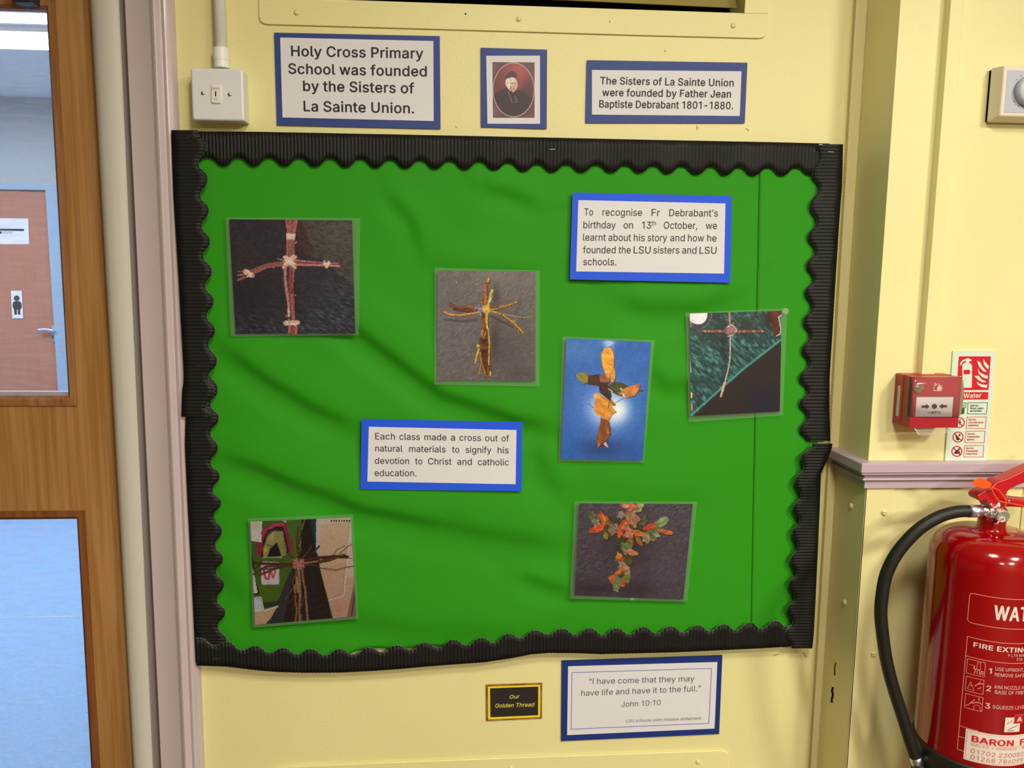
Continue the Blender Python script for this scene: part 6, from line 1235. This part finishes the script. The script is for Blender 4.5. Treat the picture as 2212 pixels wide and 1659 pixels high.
ms = thing('safety_sign', 'tall narrow pale sign with red extinguisher and flame pictogram, partly behind the call point', 'sign', P(2085, 999, YP))
KS = crop(1820, 740, 5.643)
ys = YP-0.0035
slab('sign_plate', KS((1350, 103), (1877, 100), (1752, 1460), (1248, 1462)), ys, 0.003, m_sign, ms)
ys -= 0.0003
flat('red_panels', [KS((1418, 168), (1808, 168), (1780, 577), (1390, 580)), KS((1388, 605), (1778, 603), (1772, 692), (1380, 696))], ys, m_signred, ms)
ys2 = ys-0.0002
KT = crop(2010, 740, 6.144)
ext_ic = [KT((420, 300), (440, 275), (470, 262), (470, 235), (425, 262), (405, 300), (390, 296), (400, 262), (430, 232), (470, 218), (480, 210), (510, 208), (522, 222), (545, 222), (545, 245), (515, 248), (515, 270), (540, 285), (552, 310), (548, 600), (430, 600))]
flames = [KT((705, 215), (730, 262), (775, 310), (768, 355), (728, 322), (704, 275)), KT((618, 240), (660, 262), (690, 320), (750, 390), (700, 380), (645, 320)), KT((625, 335), (650, 390), (700, 420), (765, 440), (755, 482), (690, 460), (640, 410)),
          KT((580, 445), (640, 440), (680, 490), (745, 520), (690, 530), (640, 500)), KT((612, 515), (650, 545), (700, 558), (755, 560), (748, 600), (680, 592), (630, 560))]
flat('pictogram', ext_ic+flames, ys2, m_sign, ms)
flat('pictogram_label', [KT((440, 362), (525, 362), (522, 420), (438, 420))], ys2-0.0002, m_signred, ms)
lettering('water_lettering', [L(KS, 'Water', (1472, 678), (1690, 672), 58, 0.015)], ys2, m_sign, ms)
gb = [KS((1530, 733), (1768, 733), (1755, 870), (1523, 868), (1530, 733))]
flat('green_outline', line_px(gb[0], 1.1)+line_px(KS((1440, 735), (1508, 735), (1500, 792), (1440, 792)), 1.1)+[KS((1400, 800), (1490, 798), (1482, 872), (1395, 872))], ys2, m_signgreen, ms)
reds = []
for y_, dx in ((0, 0), (173, -15), (348, -30)):
    reds += line_px(KS((1520+dx, 908+y_), (1752+dx, 905+y_), (1742+dx, 1047+y_), (1508+dx, 1045+y_), (1520+dx, 908+y_)), 1.0)
for cx_, cy_ in ((1425, 975), (1409, 1152), (1395, 1326)):
    c_ = KS((cx_, cy_))[0]; reds += ring_px(c_, 9.6, 11.8)
    reds += line_px([(c_[0]-7, c_[1]-7.5), (c_[0]+7, c_[1]+7.5)], 2.0)
flat('red_outline', reds, ys2, m_signred, ms)
blk = [KS((1430, 930), (1442, 940), (1425, 965), (1450, 962), (1425, 1020), (1428, 985), (1410, 985)), KS((1375, 1130), (1400, 1140), (1430, 1175), (1410, 1195), (1390, 1185)), KS((1418, 1115), (1438, 1115), (1436, 1140), (1418, 1140)),
       KS((1355, 1355), (1375, 1320), (1400, 1300), (1430, 1330), (1435, 1355)), KS((1410, 1290), (1430, 1285), (1428, 1310), (1412, 1310))]
flat('black_symbols', blk, ys2+0.0001, m_ink, ms)
lettering('green_lettering', [L(KS, 'Safe for:', (1555, 778), (1660, 778), 22, 0.02), L(KS, 'Wood, paper', (1553, 810), (1720, 810), 22, 0.02), L(KS, 'and textiles.', (1550, 842), (1702, 842), 22, 0.02), L(KS, 'A', (1462, 782), (1490, 782), 34, 0.0)], ys2, m_signgreen, ms)
red_t = []
for i_, (dy, dx, tx) in enumerate(((0, 0, ('Not for:', 'Live electrical', 'equipment.')), (173, -15, ('Not for:', 'Flammable', 'liquids.')), (348, -30, ('Not for:', 'Flammable', 'metal fires.')))):
    for j_, (s_, wd) in enumerate(zip(tx, ((95, 182, 125), (95, 150, 90), (95, 145, 140))[i_])):
        red_t.append(L(KS, s_, (1537+dx-j_*2, 950+dy+j_*34), (1537+dx+wd, 950+dy+j_*34), 22, 0.02))
lettering('red_lettering', red_t, ys2, m_signred, ms)

cp = thing('fire_call_point', 'red break-glass fire call point with clear flap and black arrows', 'call point', P(2000, 925, YP))
yc = YP-0.056
KC = KS
# body: a prism from wall outline to front outline
fo = [P(*q, yc) for q in KC((838, 1040), (1412, 1036), (1450, 418), (833, 425))]
fx0 = (fo[0][0]+fo[3][0])/2; fx1 = (fo[1][0]+fo[2][0])/2; fz0 = (fo[0][2]+fo[1][2])/2; fz1 = (fo[2][2]+fo[3][2])/2
bevel(mk('back_box', *boxvf(fx0-0.0005, fx1+0.0005, YP-0.030, YP, fz0-0.001, fz1+0.001), m_callred, cp), 0.003)
# front housing with a window opening
qx0, qx1 = P(*KC((895, 780))[0], yc)[0], P(*KC((1362, 780))[0], yc)[0]
qz1, qz0 = P(*KC((1130, 655))[0], yc)[2], P(*KC((1130, 908))[0], yc)[2]
hous = joinvf([boxvf(fx0, qx0, yc, YP-0.0302, fz0, fz1), boxvf(qx1, fx1, yc, YP-0.0302, fz0, fz1), boxvf(qx0, qx1, yc, YP-0.0302, fz0, qz0), boxvf(qx0, qx1, yc, YP-0.0302, qz1, fz1)])
mk('front_housing', *hous, m_callred, cp)
el = mk('element', *boxvf(qx0, qx1, yc+0.003, yc+0.006, qz0, qz1), m_paper, cp)
ye = yc+0.0024
flat('arrows', [KC((967, 766), (1020, 766), (1020, 748), (1062, 780), (1020, 812), (1020, 795), (967, 795)), KC((1273, 762), (1222, 762), (1222, 745), (1178, 776), (1222, 808), (1222, 791), (1273, 791)),
      [(1820+(1121+31*math.cos(a))/5.643, 740+(777+31*math.sin(a))/5.643) for a in np.linspace(0, 6.283, 25)[:-1]]], ye, m_ink, el)
lettering('lettering', [L(KC, 'KP', (1085, 868), (1150, 866), 30, 0.02, 0.3), L(KC, '95', (1155, 872), (1195, 872), 34, 0.0, 0.4), L(KC, 'am', (1042, 862), (1083, 862), 16, 0.0, 0.3)], ye, m_ink, el)
yy = yc-0.0005
KH = crop(2010, 740, 6.144)
flat('house_symbol', line_px(KH((45, 640), (45, 585), (38, 588), (98, 545), (160, 590), (152, 592), (152, 638), (45, 640)), 1.3)+line_px(KH((52, 575), (52, 535), (68, 535), (68, 560)), 1.2)+[KH((90, 628), (88, 595), (108, 570), (122, 545), (130, 575), (145, 600), (138, 625), (115, 635))], yy, m_lab, cp)
q = P(*KC((928, 555))[0], yc)
v, f = lathevf(q, [(0.0095, 0), (0.0095, 0.0012), (0.008, 0.002), (0, 0.0022)], 28, (0, -1, 0)); mk('indicator_lens', v, f, m_amber, cp, smooth=True)
sd = P(*KC((700, 560))[0], YP-0.015); 
mk('side_label', *boxvf(fx0-0.0012, fx0-0.0004, YP-0.021, YP-0.013, fz0+0.014, fz1-0.020), mat('pale_green_label', (186, 196, 160), 0.5), cp)
# bulging clear flap
zf = [fz1+0.0015, fz1-0.006, fz1-0.020, fz1-0.040, fz1-0.060, fz0+0.020]; yf = [yc+0.003, yc-0.003, yc-0.0065, yc-0.007, yc-0.005, yc-0.002]
xs = np.linspace(fx0-0.001, fx1+0.001, 12)
V = []
for z_, y_ in zip(zf, yf):
    for x_ in xs:
        k = (x_-fx0)/(fx1-fx0); V.append((x_, y_-0.002*math.sin(math.pi*np.clip(k, 0, 1)), z_))
n = len(xs); f = [[i*n+k, (i+1)*n+k, (i+1)*n+k+1, i*n+k+1] for i in range(len(zf)-1) for k in range(n-1)]
nv = len(V)
for side, xx in ((0, xs[0]), (n-1, xs[-1])):
    st_ = len(V)
    for z_, y_ in zip(zf, yf): V.append((xx, yc+0.012, z_))
    for i in range(len(zf)-1):
        a_, b_ = i*n+side, (i+1)*n+side
        f.append([a_, b_, st_+i+1, st_+i] if side else [st_+i, st_+i+1, b_, a_])
mk('clear_flap', V, f, m_cover, cp, smooth=True)
m_lip = clear('milky_lip', 1, tint=(1, 0.92, 0.8), milk=0.2, rough=0.2)
slab('flap_lip', KC((875, 1058), (1300, 1050), (1270, 1095), (1180, 1122), (960, 1135), (905, 1125)), yc-0.002, 0.001, m_lip, cp)
mk('hinge_clip', *tubevf(spline([P(*q_, yc-0.004) for q_ in KC((878, 1045), (905, 1085), (925, 1130))], 4), 0.0008, 8), mat('pale_clip', (232, 208, 168), 0.4), cp)

# ------------------------------------------------------------------ fire extinguisher
AY = -0.245; RR = 0.0905
AXp = P(2144, 1112, AY); AX = AXp[0]; ZN = AXp[2]
ex = thing('fire_extinguisher', 'red water fire extinguisher with black hose hung on the right wall', 'fire extinguisher', (AX, AY, ZN-0.42))
zb = P(2000, 1604, AY)[2]
H_ = ZN-0.013
prof_ = [(0.0, zb-0.02), (RR*0.9, zb-0.02), (RR*0.985, zb-0.01), (RR, zb)]
prof_ += [(RR, H_-0.062)]
for k in range(1, 15):
    t_ = k/14*math.pi/2
    r_ = 0.024+(RR-0.024)*math.cos(t_)**0.62; prof_.append((r_, H_-0.062+0.050*math.sin(t_)**0.95))
prof_ += [(0.0222, H_-0.007), (0.0212, H_), (0.0208, ZN)]
prof_ = [(r_, z_-ZN) for r_, z_ in prof_]
mk('cylinder', *lathevf((AX, AY, ZN), prof_, 96), m_red, ex, smooth=True)
pb = [(RR+0.0025, zb+0.004-ZN), (RR+0.004, zb-ZN), (RR+0.005, zb-0.05-ZN), (RR-0.01, zb-0.055-ZN), (0, zb-0.055-ZN)]
mk('base_skirt', *lathevf((AX, AY, ZN), [(RR-0.004, zb+0.004-ZN)]+pb, 72), m_rubber, ex, smooth=True)
# wall bracket behind
mk('wall_bracket', *boxvf(AX-0.02, AX+0.02, AY+RR-0.004, YP-0.0026, ZN-0.20, ZN-0.10), m_rubber, ex)
# valve block
vb = mk('valve_block', *lathevf((AX, AY, ZN), [(0.0218, -0.001), (0.0225, 0.006), (0.0215, 0.012), (0.017, 0.017), (0.015, 0.024), (0.012, 0.03)], 8), m_chrome, ex)
bevel(vb, 0.001)
h0 = P(2131, 1103.5, AY-0.004); h1 = P(2119, 1104, AY-0.006); h2 = P(2091.5, 1104.3, AY-0.008)
mk('outlet', *tubevf([np.array([AX, AY, h0[2]]), h0, h1], [0.009, 0.0085, 0.0085], 20), m_chrome, vb, smooth=True)
mk('hose_ferrule', *tubevf([h1, h1*0.9+h2*0.1, h2], [0.0088, 0.0102, 0.0104], 24), m_alu, ex, smooth=True)
# plug facing the room with the round sticker
dirp = np.array([-0.30, -0.95, -0.12]); dirp /= np.linalg.norm(dirp)
g0 = P(2166, 1116, AY-0.040)
mk('boss', *tubevf([np.array([AX+0.004, AY-0.004, g0[2]+0.003]), g0-dirp*0.006], 0.0082, 16), m_chrome, vb, smooth=True)
gg = mk('plug_cap', *lathevf(g0, [(0.0112, -0.008), (0.0114, -0.002), (0.0108, 0.0004), (0.0096, 0.0016), (0, 0.0018)], 8, dirp), m_chrome, vb)
q = P(2164.5, 1121.5, (g0+dirp*0.003)[1]-0.001)
mk('round_sticker', *lathevf(q, [(0.0048, 0), (0.0048, 0.0006), (0, 0.0007)], 24, dirp), m_lab, gg)
lettering('date_lettering', [('24', (2160.5, 1125), (2169, 1122.5), 5.0, 0.01, 0.0)], (q+dirp*0.0012)[1]-0.001, m_ink, gg)
# handles: channel section levers
KE = crop(2080, 1010, 11.06)
yl = AY-0.014
lv = slab('squeeze_lever', KE((705, 462), (820, 340), (960, 300), (1060, 262), (1460, 72), (2000, -150), (2900, -480), (2960, -420), (2900, -250), (2000, 130), (1460, 375), (1290, 440), (1130, 520), (1070, 590), (1030, 700), (1010, 780), (1000, 950), (840, 985), (640, 962), (590, 850), (560, 760), (440, 800), (385, 790), (345, 720), (350, 670), (440, 600), (520, 560), (600, 530)), yl, 0.026, m_red2, ex, bev=0.0022)
ch = slab('carry_handle', KE((980, 745), (1120, 745), (1460, 792), (2300, 860), (2900, 870), (2900, 1010), (2300, 1010), (1460, 960), (1150, 940), (1000, 950)), yl-0.002, 0.030, m_red2, ex, bev=0.0022)
q = P(2080+505/11.06, 1010+540/11.06, AY)
mk('top_stud', *lathevf(q-np.array([0, 0, 0.004]), [(0.0065, -0.004), (0.0068, 0.001), (0.006, 0.003), (0.003, 0.0042), (0, 0.0044)], 20), m_steel, lv, smooth=True)
for a_, b_, r_ in ((670, 885, 0.003), (1095, 800, 0.0027)):
    q = P(2080+a_/11.06, 1010+b_/11.06, yl-0.002); mk('rivet', *lathevf(q, [(r_, -0.001), (r_, 0.0012), (r_*0.6, 0.0022), (0, 0.0026)], 16, (0, -1, 0)), m_steel, lv, smooth=True)
tg = slab('tamper_tag', KE((188, 368), (300, 300), (375, 248), (440, 245), (560, 300), (690, 382), (680, 440), (640, 480), (560, 502), (440, 496), (300, 430)), yl-0.012, 0.0014, m_orange, ex, bev=0.0005)
for pts_ in ([(640, 450), (720, 580), (790, 710), (850, 780), (900, 812), (1000, 832), (1180, 862), (1460, 920), (1800, 980)], [(680, 480), (780, 505), (860, 545), (930, 620), (1010, 735), (1030, 800), (1020, 870), (995, 945)]):
    mk('tag_strand', *tubevf(spline([P(2080+a_/11.06, 1010+b_/11.06, yl-0.007) for a_, b_ in pts_], 4), 0.00095, 8), m_orange, tg, smooth=True)
# hose
hp_ = [(2096, 1104, -8), (2091, 1104, -8), (2068, 1105.3, -6), (2033, 1114.6, -2), (1997, 1134, 0), (1970.6, 1156, 2), (1944, 1186, 4), (1926, 1214.5, 5), (1912, 1249, 6), (1904.5, 1293.5, 6), (1902.8, 1330, 6), (1908, 1383, 5), (1916.5, 1434.6, 3), (1931, 1490, 0), (1949, 1546, -4), (1966, 1601, -8), (1975.7, 1630, -9), (1977, 1634, -9)]
path = [P(a_, b_, AY+0.001*c_) for a_, b_, c_ in hp_]
sp = spline(path, 8); n_ = len(sp)
mk('hose', *tubevf(sp, [0.0098+0.0006*math.sin(math.pi*i/n_) for i in range(n_)], 24), m_rubber, ex, smooth=True)
e0, e1 = P(1976, 1631, AY-0.009), P(1983.5, 1654, AY-0.010)
mk('nozzle_ferrule', *tubevf([e0, e1], 0.0098, 24), m_alu, ex, smooth=True)
e2 = e1+(e1-e0)*2.0
mk('nozzle', *tubevf([e1, e1+(e1-e0)*0.1, e2], [0.0105, 0.0125, 0.011], 24), m_rubber, ex, smooth=True)

# printing on the cylinder
def cyl(px, py, R=RR+0.0003):
    d_ = ray(px, py); ox, oy = CAM[0]-AX, CAM[1]-AY
    a_ = d_[0]**2+d_[1]**2; b_ = 2*(ox*d_[0]+oy*d_[1]); c_ = ox*ox+oy*oy-R*R
    t_ = (-b_-math.sqrt(b_*b_-4*a_*c_))/(2*a_); q_ = CAM+d_*t_
    return math.atan2(q_[0]-AX, -(q_[1]-AY)), q_[2]
def onc(th_, z_, R): R = R+0*th_; return np.stack([AX+R*np.sin(th_), AY-R*np.cos(th_), z_+0*th_], -1)
def ctext(full, sub, p0, p1, capz, off=0.0, R=RR+0.0005, zoff=0.0):
    vs, _ = font_mesh(sub, off); vf, f_ = font_mesh(full, off)
    t0, z0_ = cyl(*p0); t1, _ = cyl(*p1)
    s_ = (t1-t0)/(vs[:, 0].max()-vs[:, 0].min())
    th_ = t0+(vf[:, 0]-vf[:, 0].min())*s_; z_ = z0_+vf[:, 1]/CAPH*capz
    return onc(th_, z_, R+vf[:, 2]*2.5e-5), f_
def cpoly_strip(t0, z0_, t1, z1_, wd, R=RR+0.0004):
    n = max(2, int(abs(t1-t0)/0.04)+1); tt = np.linspace(t0, t1, n); zz_ = np.linspace(z0_, z1_, n)
    if abs(t1-t0)*RR > abs(z1_-z0_):
        A_ = onc(tt, zz_-wd/2, R); B_ = onc(tt, zz_+wd/2, R)
    else:
        A_ = onc(tt-wd/2/RR, zz_, R); B_ = onc(tt+wd/2/RR, zz_, R)
    return np.vstack([A_, B_]), [[k, k+1, n+k+1, n+k] for k in range(n-1)]
def cfill(t0, t1, z0_, z1_, R):
    n = max(2, int(abs(t1-t0)/0.05)+2); tt = np.linspace(t0, t1, n)
    return np.vstack([onc(tt, 0*tt+z0_, R), onc(tt, 0*tt+z1_, R)]), [[k, k+1, n+k+1, n+k] for k in range(n-1)]
PX = 0.00072          # metres per photograph pixel on the front of the cylinder
LWD = 0.0010
tw0, zw = cyl(2148, 1337)
wt = ctext('WATER', 'WA', (2145.5, 1337), (2201.5, 1339.4), 0.0225, 0.03)
txt = [wt]
thc = tw0+(math.atan2(wt[0][:, 0].max()-AX, 1)*0)+0.0
# centre of the label from the extent of WATER
tmax = max(math.atan2(p[0]-AX, -(p[1]-AY)) for p in wt[0]); thc = (tw0+tmax)/2
lines = []
def rbox(pa, pb, pc):
    ta, za = cyl(*pa); tb, zb_ = cyl(*pb)
    return ta, za, zb_
tA, zA = cyl(2094.5, 1288)[0], cyl(2105, 1282.5)[1]; zB = cyl(2101, 1346)[1]; tB = 2*thc-tA; c_ = 0.0045
arcs = []
def loop(pts_, wd=LWD):
    return [cpoly_strip(a[0], a[1], b[0], b[1], wd) for a, b in zip(pts_[:-1], pts_[1:])]
r_ = c_/RR
corner = lambda t_, z_, sx, sz: [(t_-sx*r_*(1-math.sin(k*math.pi/8)), z_-sz*c_*(1-math.cos(k*math.pi/8))) for k in range(5)]
pts_ = [(tA+r_, zA), (tB-r_, zA), (tB, zA-c_), (tB, zB+c_), (tB-r_, zB), (tA+r_, zB), (tA+r_*0.3, zB+c_*0.3), (tA, zB+c_), (tA, zA-c_), (tA+r_*0.3, zA-c_*0.3), (tA+r_, zA)]
lines += loop(pts_)
tF, zF1 = cyl(2089.7, 1374.5); zF2 = cyl(2088.5, 1417)[1]; zF3 = cyl(2077.6, 1569)[1]; zF4 = cyl(2076.4, 1592)[1]; zF5 = cyl(2073.2, 1620)[1]; tG = 2*thc-tF
lines += loop([(tF, zF1), (tG, zF1), (tG, zF5), (tF, zF5), (tF, zF1)]); lines += loop([(tF, zF2), (tG, zF2)]); lines += loop([(tF, zF3), (tF+0.3, zF3)]); lines += loop([(tF, zF4), (tF+0.3, zF4)])
boxes = []
for (a, b, c2, d_) in (((2090, 1422.5), (2129, 1431), (2126.5, 1463), (2088, 1453.5)), ((2087.5, 1460), (2126, 1468), (2124, 1500), (2085.8, 1491)), ((2085.8, 1497.5), (2123.6, 1505.4), (2121.5, 1537), (2083.7, 1527.8))):
    ta, za = cyl(*a); tb, _ = cyl(*b); _, zl = cyl(*d_); boxes.append((ta, tb, za, zl))
    lines += loop([(ta, za), (tb, za), (tb, zl), (ta, zl), (ta, za)], 0.0008)
def bl_(bx, pts_, wd=0.0007):
    ta, tb, za, zl = bx
    return loop([(ta+(tb-ta)*u, za+(zl-za)*v_) for u, v_ in pts_], wd)
b1, b2, b3 = boxes
lines += bl_(b1, [(0.12, 0.36), (0.4, 0.36)]); lines += bl_(b1, [(0.58, 0.08), (0.72, 0.08), (0.76, 0.55), (0.55, 0.55), (0.58, 0.08)]); lines += bl_(b1, [(0.42, 0.35), (0.4, 0.6), (0.55, 0.55)], 0.0014); lines += bl_(b1, [(0.5, 0.6), (0.45, 0.9)], 0.0012)
lines += bl_(b1, [(0.6, 0.9), (0.6, 0.6), (0.72, 0.6), (0.74, 0.92)], 0.001); lines += bl_(b1, [(0.8, 0.9), (0.82, 0.62), (0.92, 0.65), (0.9, 0.9)], 0.0012)
lines += bl_(b2, [(0.12, 0.86), (0.28, 0.3), (0.5, 0.86), (0.12, 0.86)]); lines += bl_(b2, [(0.24, 0.5), (0.32, 0.62), (0.36, 0.55)]); lines += bl_(b2, [(0.52, 0.55), (0.62, 0.4), (0.78, 0.3), (0.95, 0.25)], 0.0016); lines += bl_(b2, [(0.7, 0.35), (0.8, 0.1)]); lines += bl_(b2, [(0.68, 0.68), (0.88, 0.55)], 0.0014)
lines += bl_(b3, [(0.05, 0.86), (0.25, 0.7), (0.4, 0.5), (0.55, 0.25)], 0.0012); lines += bl_(b3, [(0.32, 0.52), (0.48, 0.55), (0.6, 0.45), (0.85, 0.4), (0.95, 0.5)], 0.0016); lines += bl_(b3, [(0.52, 0.98), (0.55, 0.7), (0.7, 0.58), (0.86, 0.66), (0.92, 0.95)]); lines += bl_(b3, [(0.78, 0.05), (0.78, 0.3)], 0.001)
mk('printed_lines', *joinvf(lines), m_labp, ex)
txt.append(ctext('FIRE EXTINGUISHER', 'FIRE EXTIN', (2102.4, 1396.8), (2208.5, 1406), 0.0078, 0.022))
for nm, tv in zip(('water_lettering', 'title_lettering'), txt): mk(nm, *tv, m_lab, ex)
cl_ = mat('pale_pink_print', (226, 168, 150), 0.4)
sm = []
def ca(full, sub, p0, p1, cap, off=0.004): sm.append(ctext(full, sub, p0, p1, cap, off))
ca('9 LTR WATER', '9 LTR WA', (2177, 1418.5), (2212, 1419), 0.0044); ca('21A', '21A', (2196, 1427.5), (2208.5, 1427), 0.0046)
ca('1', '1', (2135, 1454.2), (2142, 1455), 0.0088, 0.02); ca('2', '2', (2130, 1491.8), (2140.6, 1493), 0.009, 0.02); ca('3', '3', (2127.4, 1529.3), (2138.7, 1530), 0.009, 0.02)
ca('USE UPRIGHT,', 'USE UPRIGHT', (2149.9, 1448), (2209.5, 1449.5), 0.0056); ca('REMOVE SAFETY PIN', 'REMOVE SAFE', (2148.6, 1460.2), (2212, 1461), 0.0056)
ca('AIM NOZZLE AT', 'AIM NOZZLE A', (2147, 1486.8), (2211, 1488), 0.0058); ca('BASE OF FIRE', 'BASE OF FIRE', (2148.8, 1498), (2210.3, 1499), 0.0058); ca('SQUEEZE LEVER', 'SQUEEZE LEVE', (2143.8, 1529.8), (2211.8, 1531), 0.0058)
mk('small_lettering', *joinvf(sm), cl_, ex)
# class symbol
ta, za = cyl(2172, 1549.8); tb, _ = cyl(2204.6, 1549.8); _, zl = cyl(2170, 1581.6)
mk('class_symbol', *cfill(ta, tb, zl, za, RR+0.0004), m_lab, ex)
ta2, za2 = cyl(2192, 1545); tb2, _ = cyl(2210.6, 1545); _, zl2 = cyl(2192, 1563)
cs_ = mk('class_letter_box', *cfill(ta2, tb2, zl2, za2, RR+0.0006), m_red2, ex)
mk('box_outline', *joinvf(loop([(ta2, za2), (tb2, za2), (tb2, zl2), (ta2, zl2), (ta2, za2)], 0.0007)), m_labp, cs_)
mk('lettering', *ctext('A', 'A', (2196, 1558.5), (2206.5, 1559), 0.0078, 0.04, R=RR+0.0009), m_lab, cs_)
wig = []
for a_, b_ in (((0.15, 0.45), (0.25, 0.3)), ((0.32, 0.35), (0.42, 0.2)), ((0.5, 0.42), (0.56, 0.34)), ((0.2, 0.85), (0.45, 0.7)), ((0.45, 0.7), (0.75, 0.6)), ((0.75, 0.6), (0.88, 0.5)), ((0.25, 0.92), (0.6, 0.88))):
    wig += [cpoly_strip(ta+(tb-ta)*a_[0], za+(zl-za)*a_[1], ta+(tb-ta)*b_[0], za+(zl-za)*b_[1], 0.0011, RR+0.0007)]
mk('symbol_print', *joinvf(wig), m_inkg, ex)
# service sticker
tS, zS1 = cyl(2086.7, 1573.2); _, zS0 = cyl(2082.7, 1639.5); tS2 = 2*thc-tS
sk = mk('service_sticker', *cfill(tS, tS2, zS0, zS1, RR+0.0008), m_lab, ex)
ld = 0.0024
st_l = []
for pts_ in ([(tS+ld/RR, zS1-ld), (tS2-ld/RR, zS1-ld), (tS2-ld/RR, zS0+ld), (tS+ld/RR, zS0+ld), (tS+ld/RR, zS1-ld)],):
    st_l += [cpoly_strip(a[0], a[1], b[0], b[1], 0.0004, RR+0.0011) for a, b in zip(pts_[:-1], pts_[1:])]
tu, zu = cyl(2097.5, 1602.3)
st_l += [cpoly_strip(tu, zu, tS2-ld*3/RR, zu, 0.0006, RR+0.0011)]
mk('sticker_outline', *joinvf(st_l), m_redink, sk)
mk('sticker_name', *joinvf([ctext('BARON  F', 'BARON', (2098.2, 1600), (2189, 1607), 0.0098, 0.032, R=RR+0.0011)]), m_signred, sk)
mk('sticker_lettering', *joinvf([ctext('01702 230082', '01702 230082', (2096.8, 1625), (2209, 1632), 0.0074, 0.004, R=RR+0.0011), ctext('01268 786099', '01268 786099', (2096.3, 1638), (2208, 1645), 0.0074, 0.004, R=RR+0.0011),
    ctext('SALES • SERVICE • R', 'SALES • SERVICE • R', (2097.5, 1609), (2211, 1617), 0.0036, 0.004, R=RR+0.0011)]), m_redink, sk)
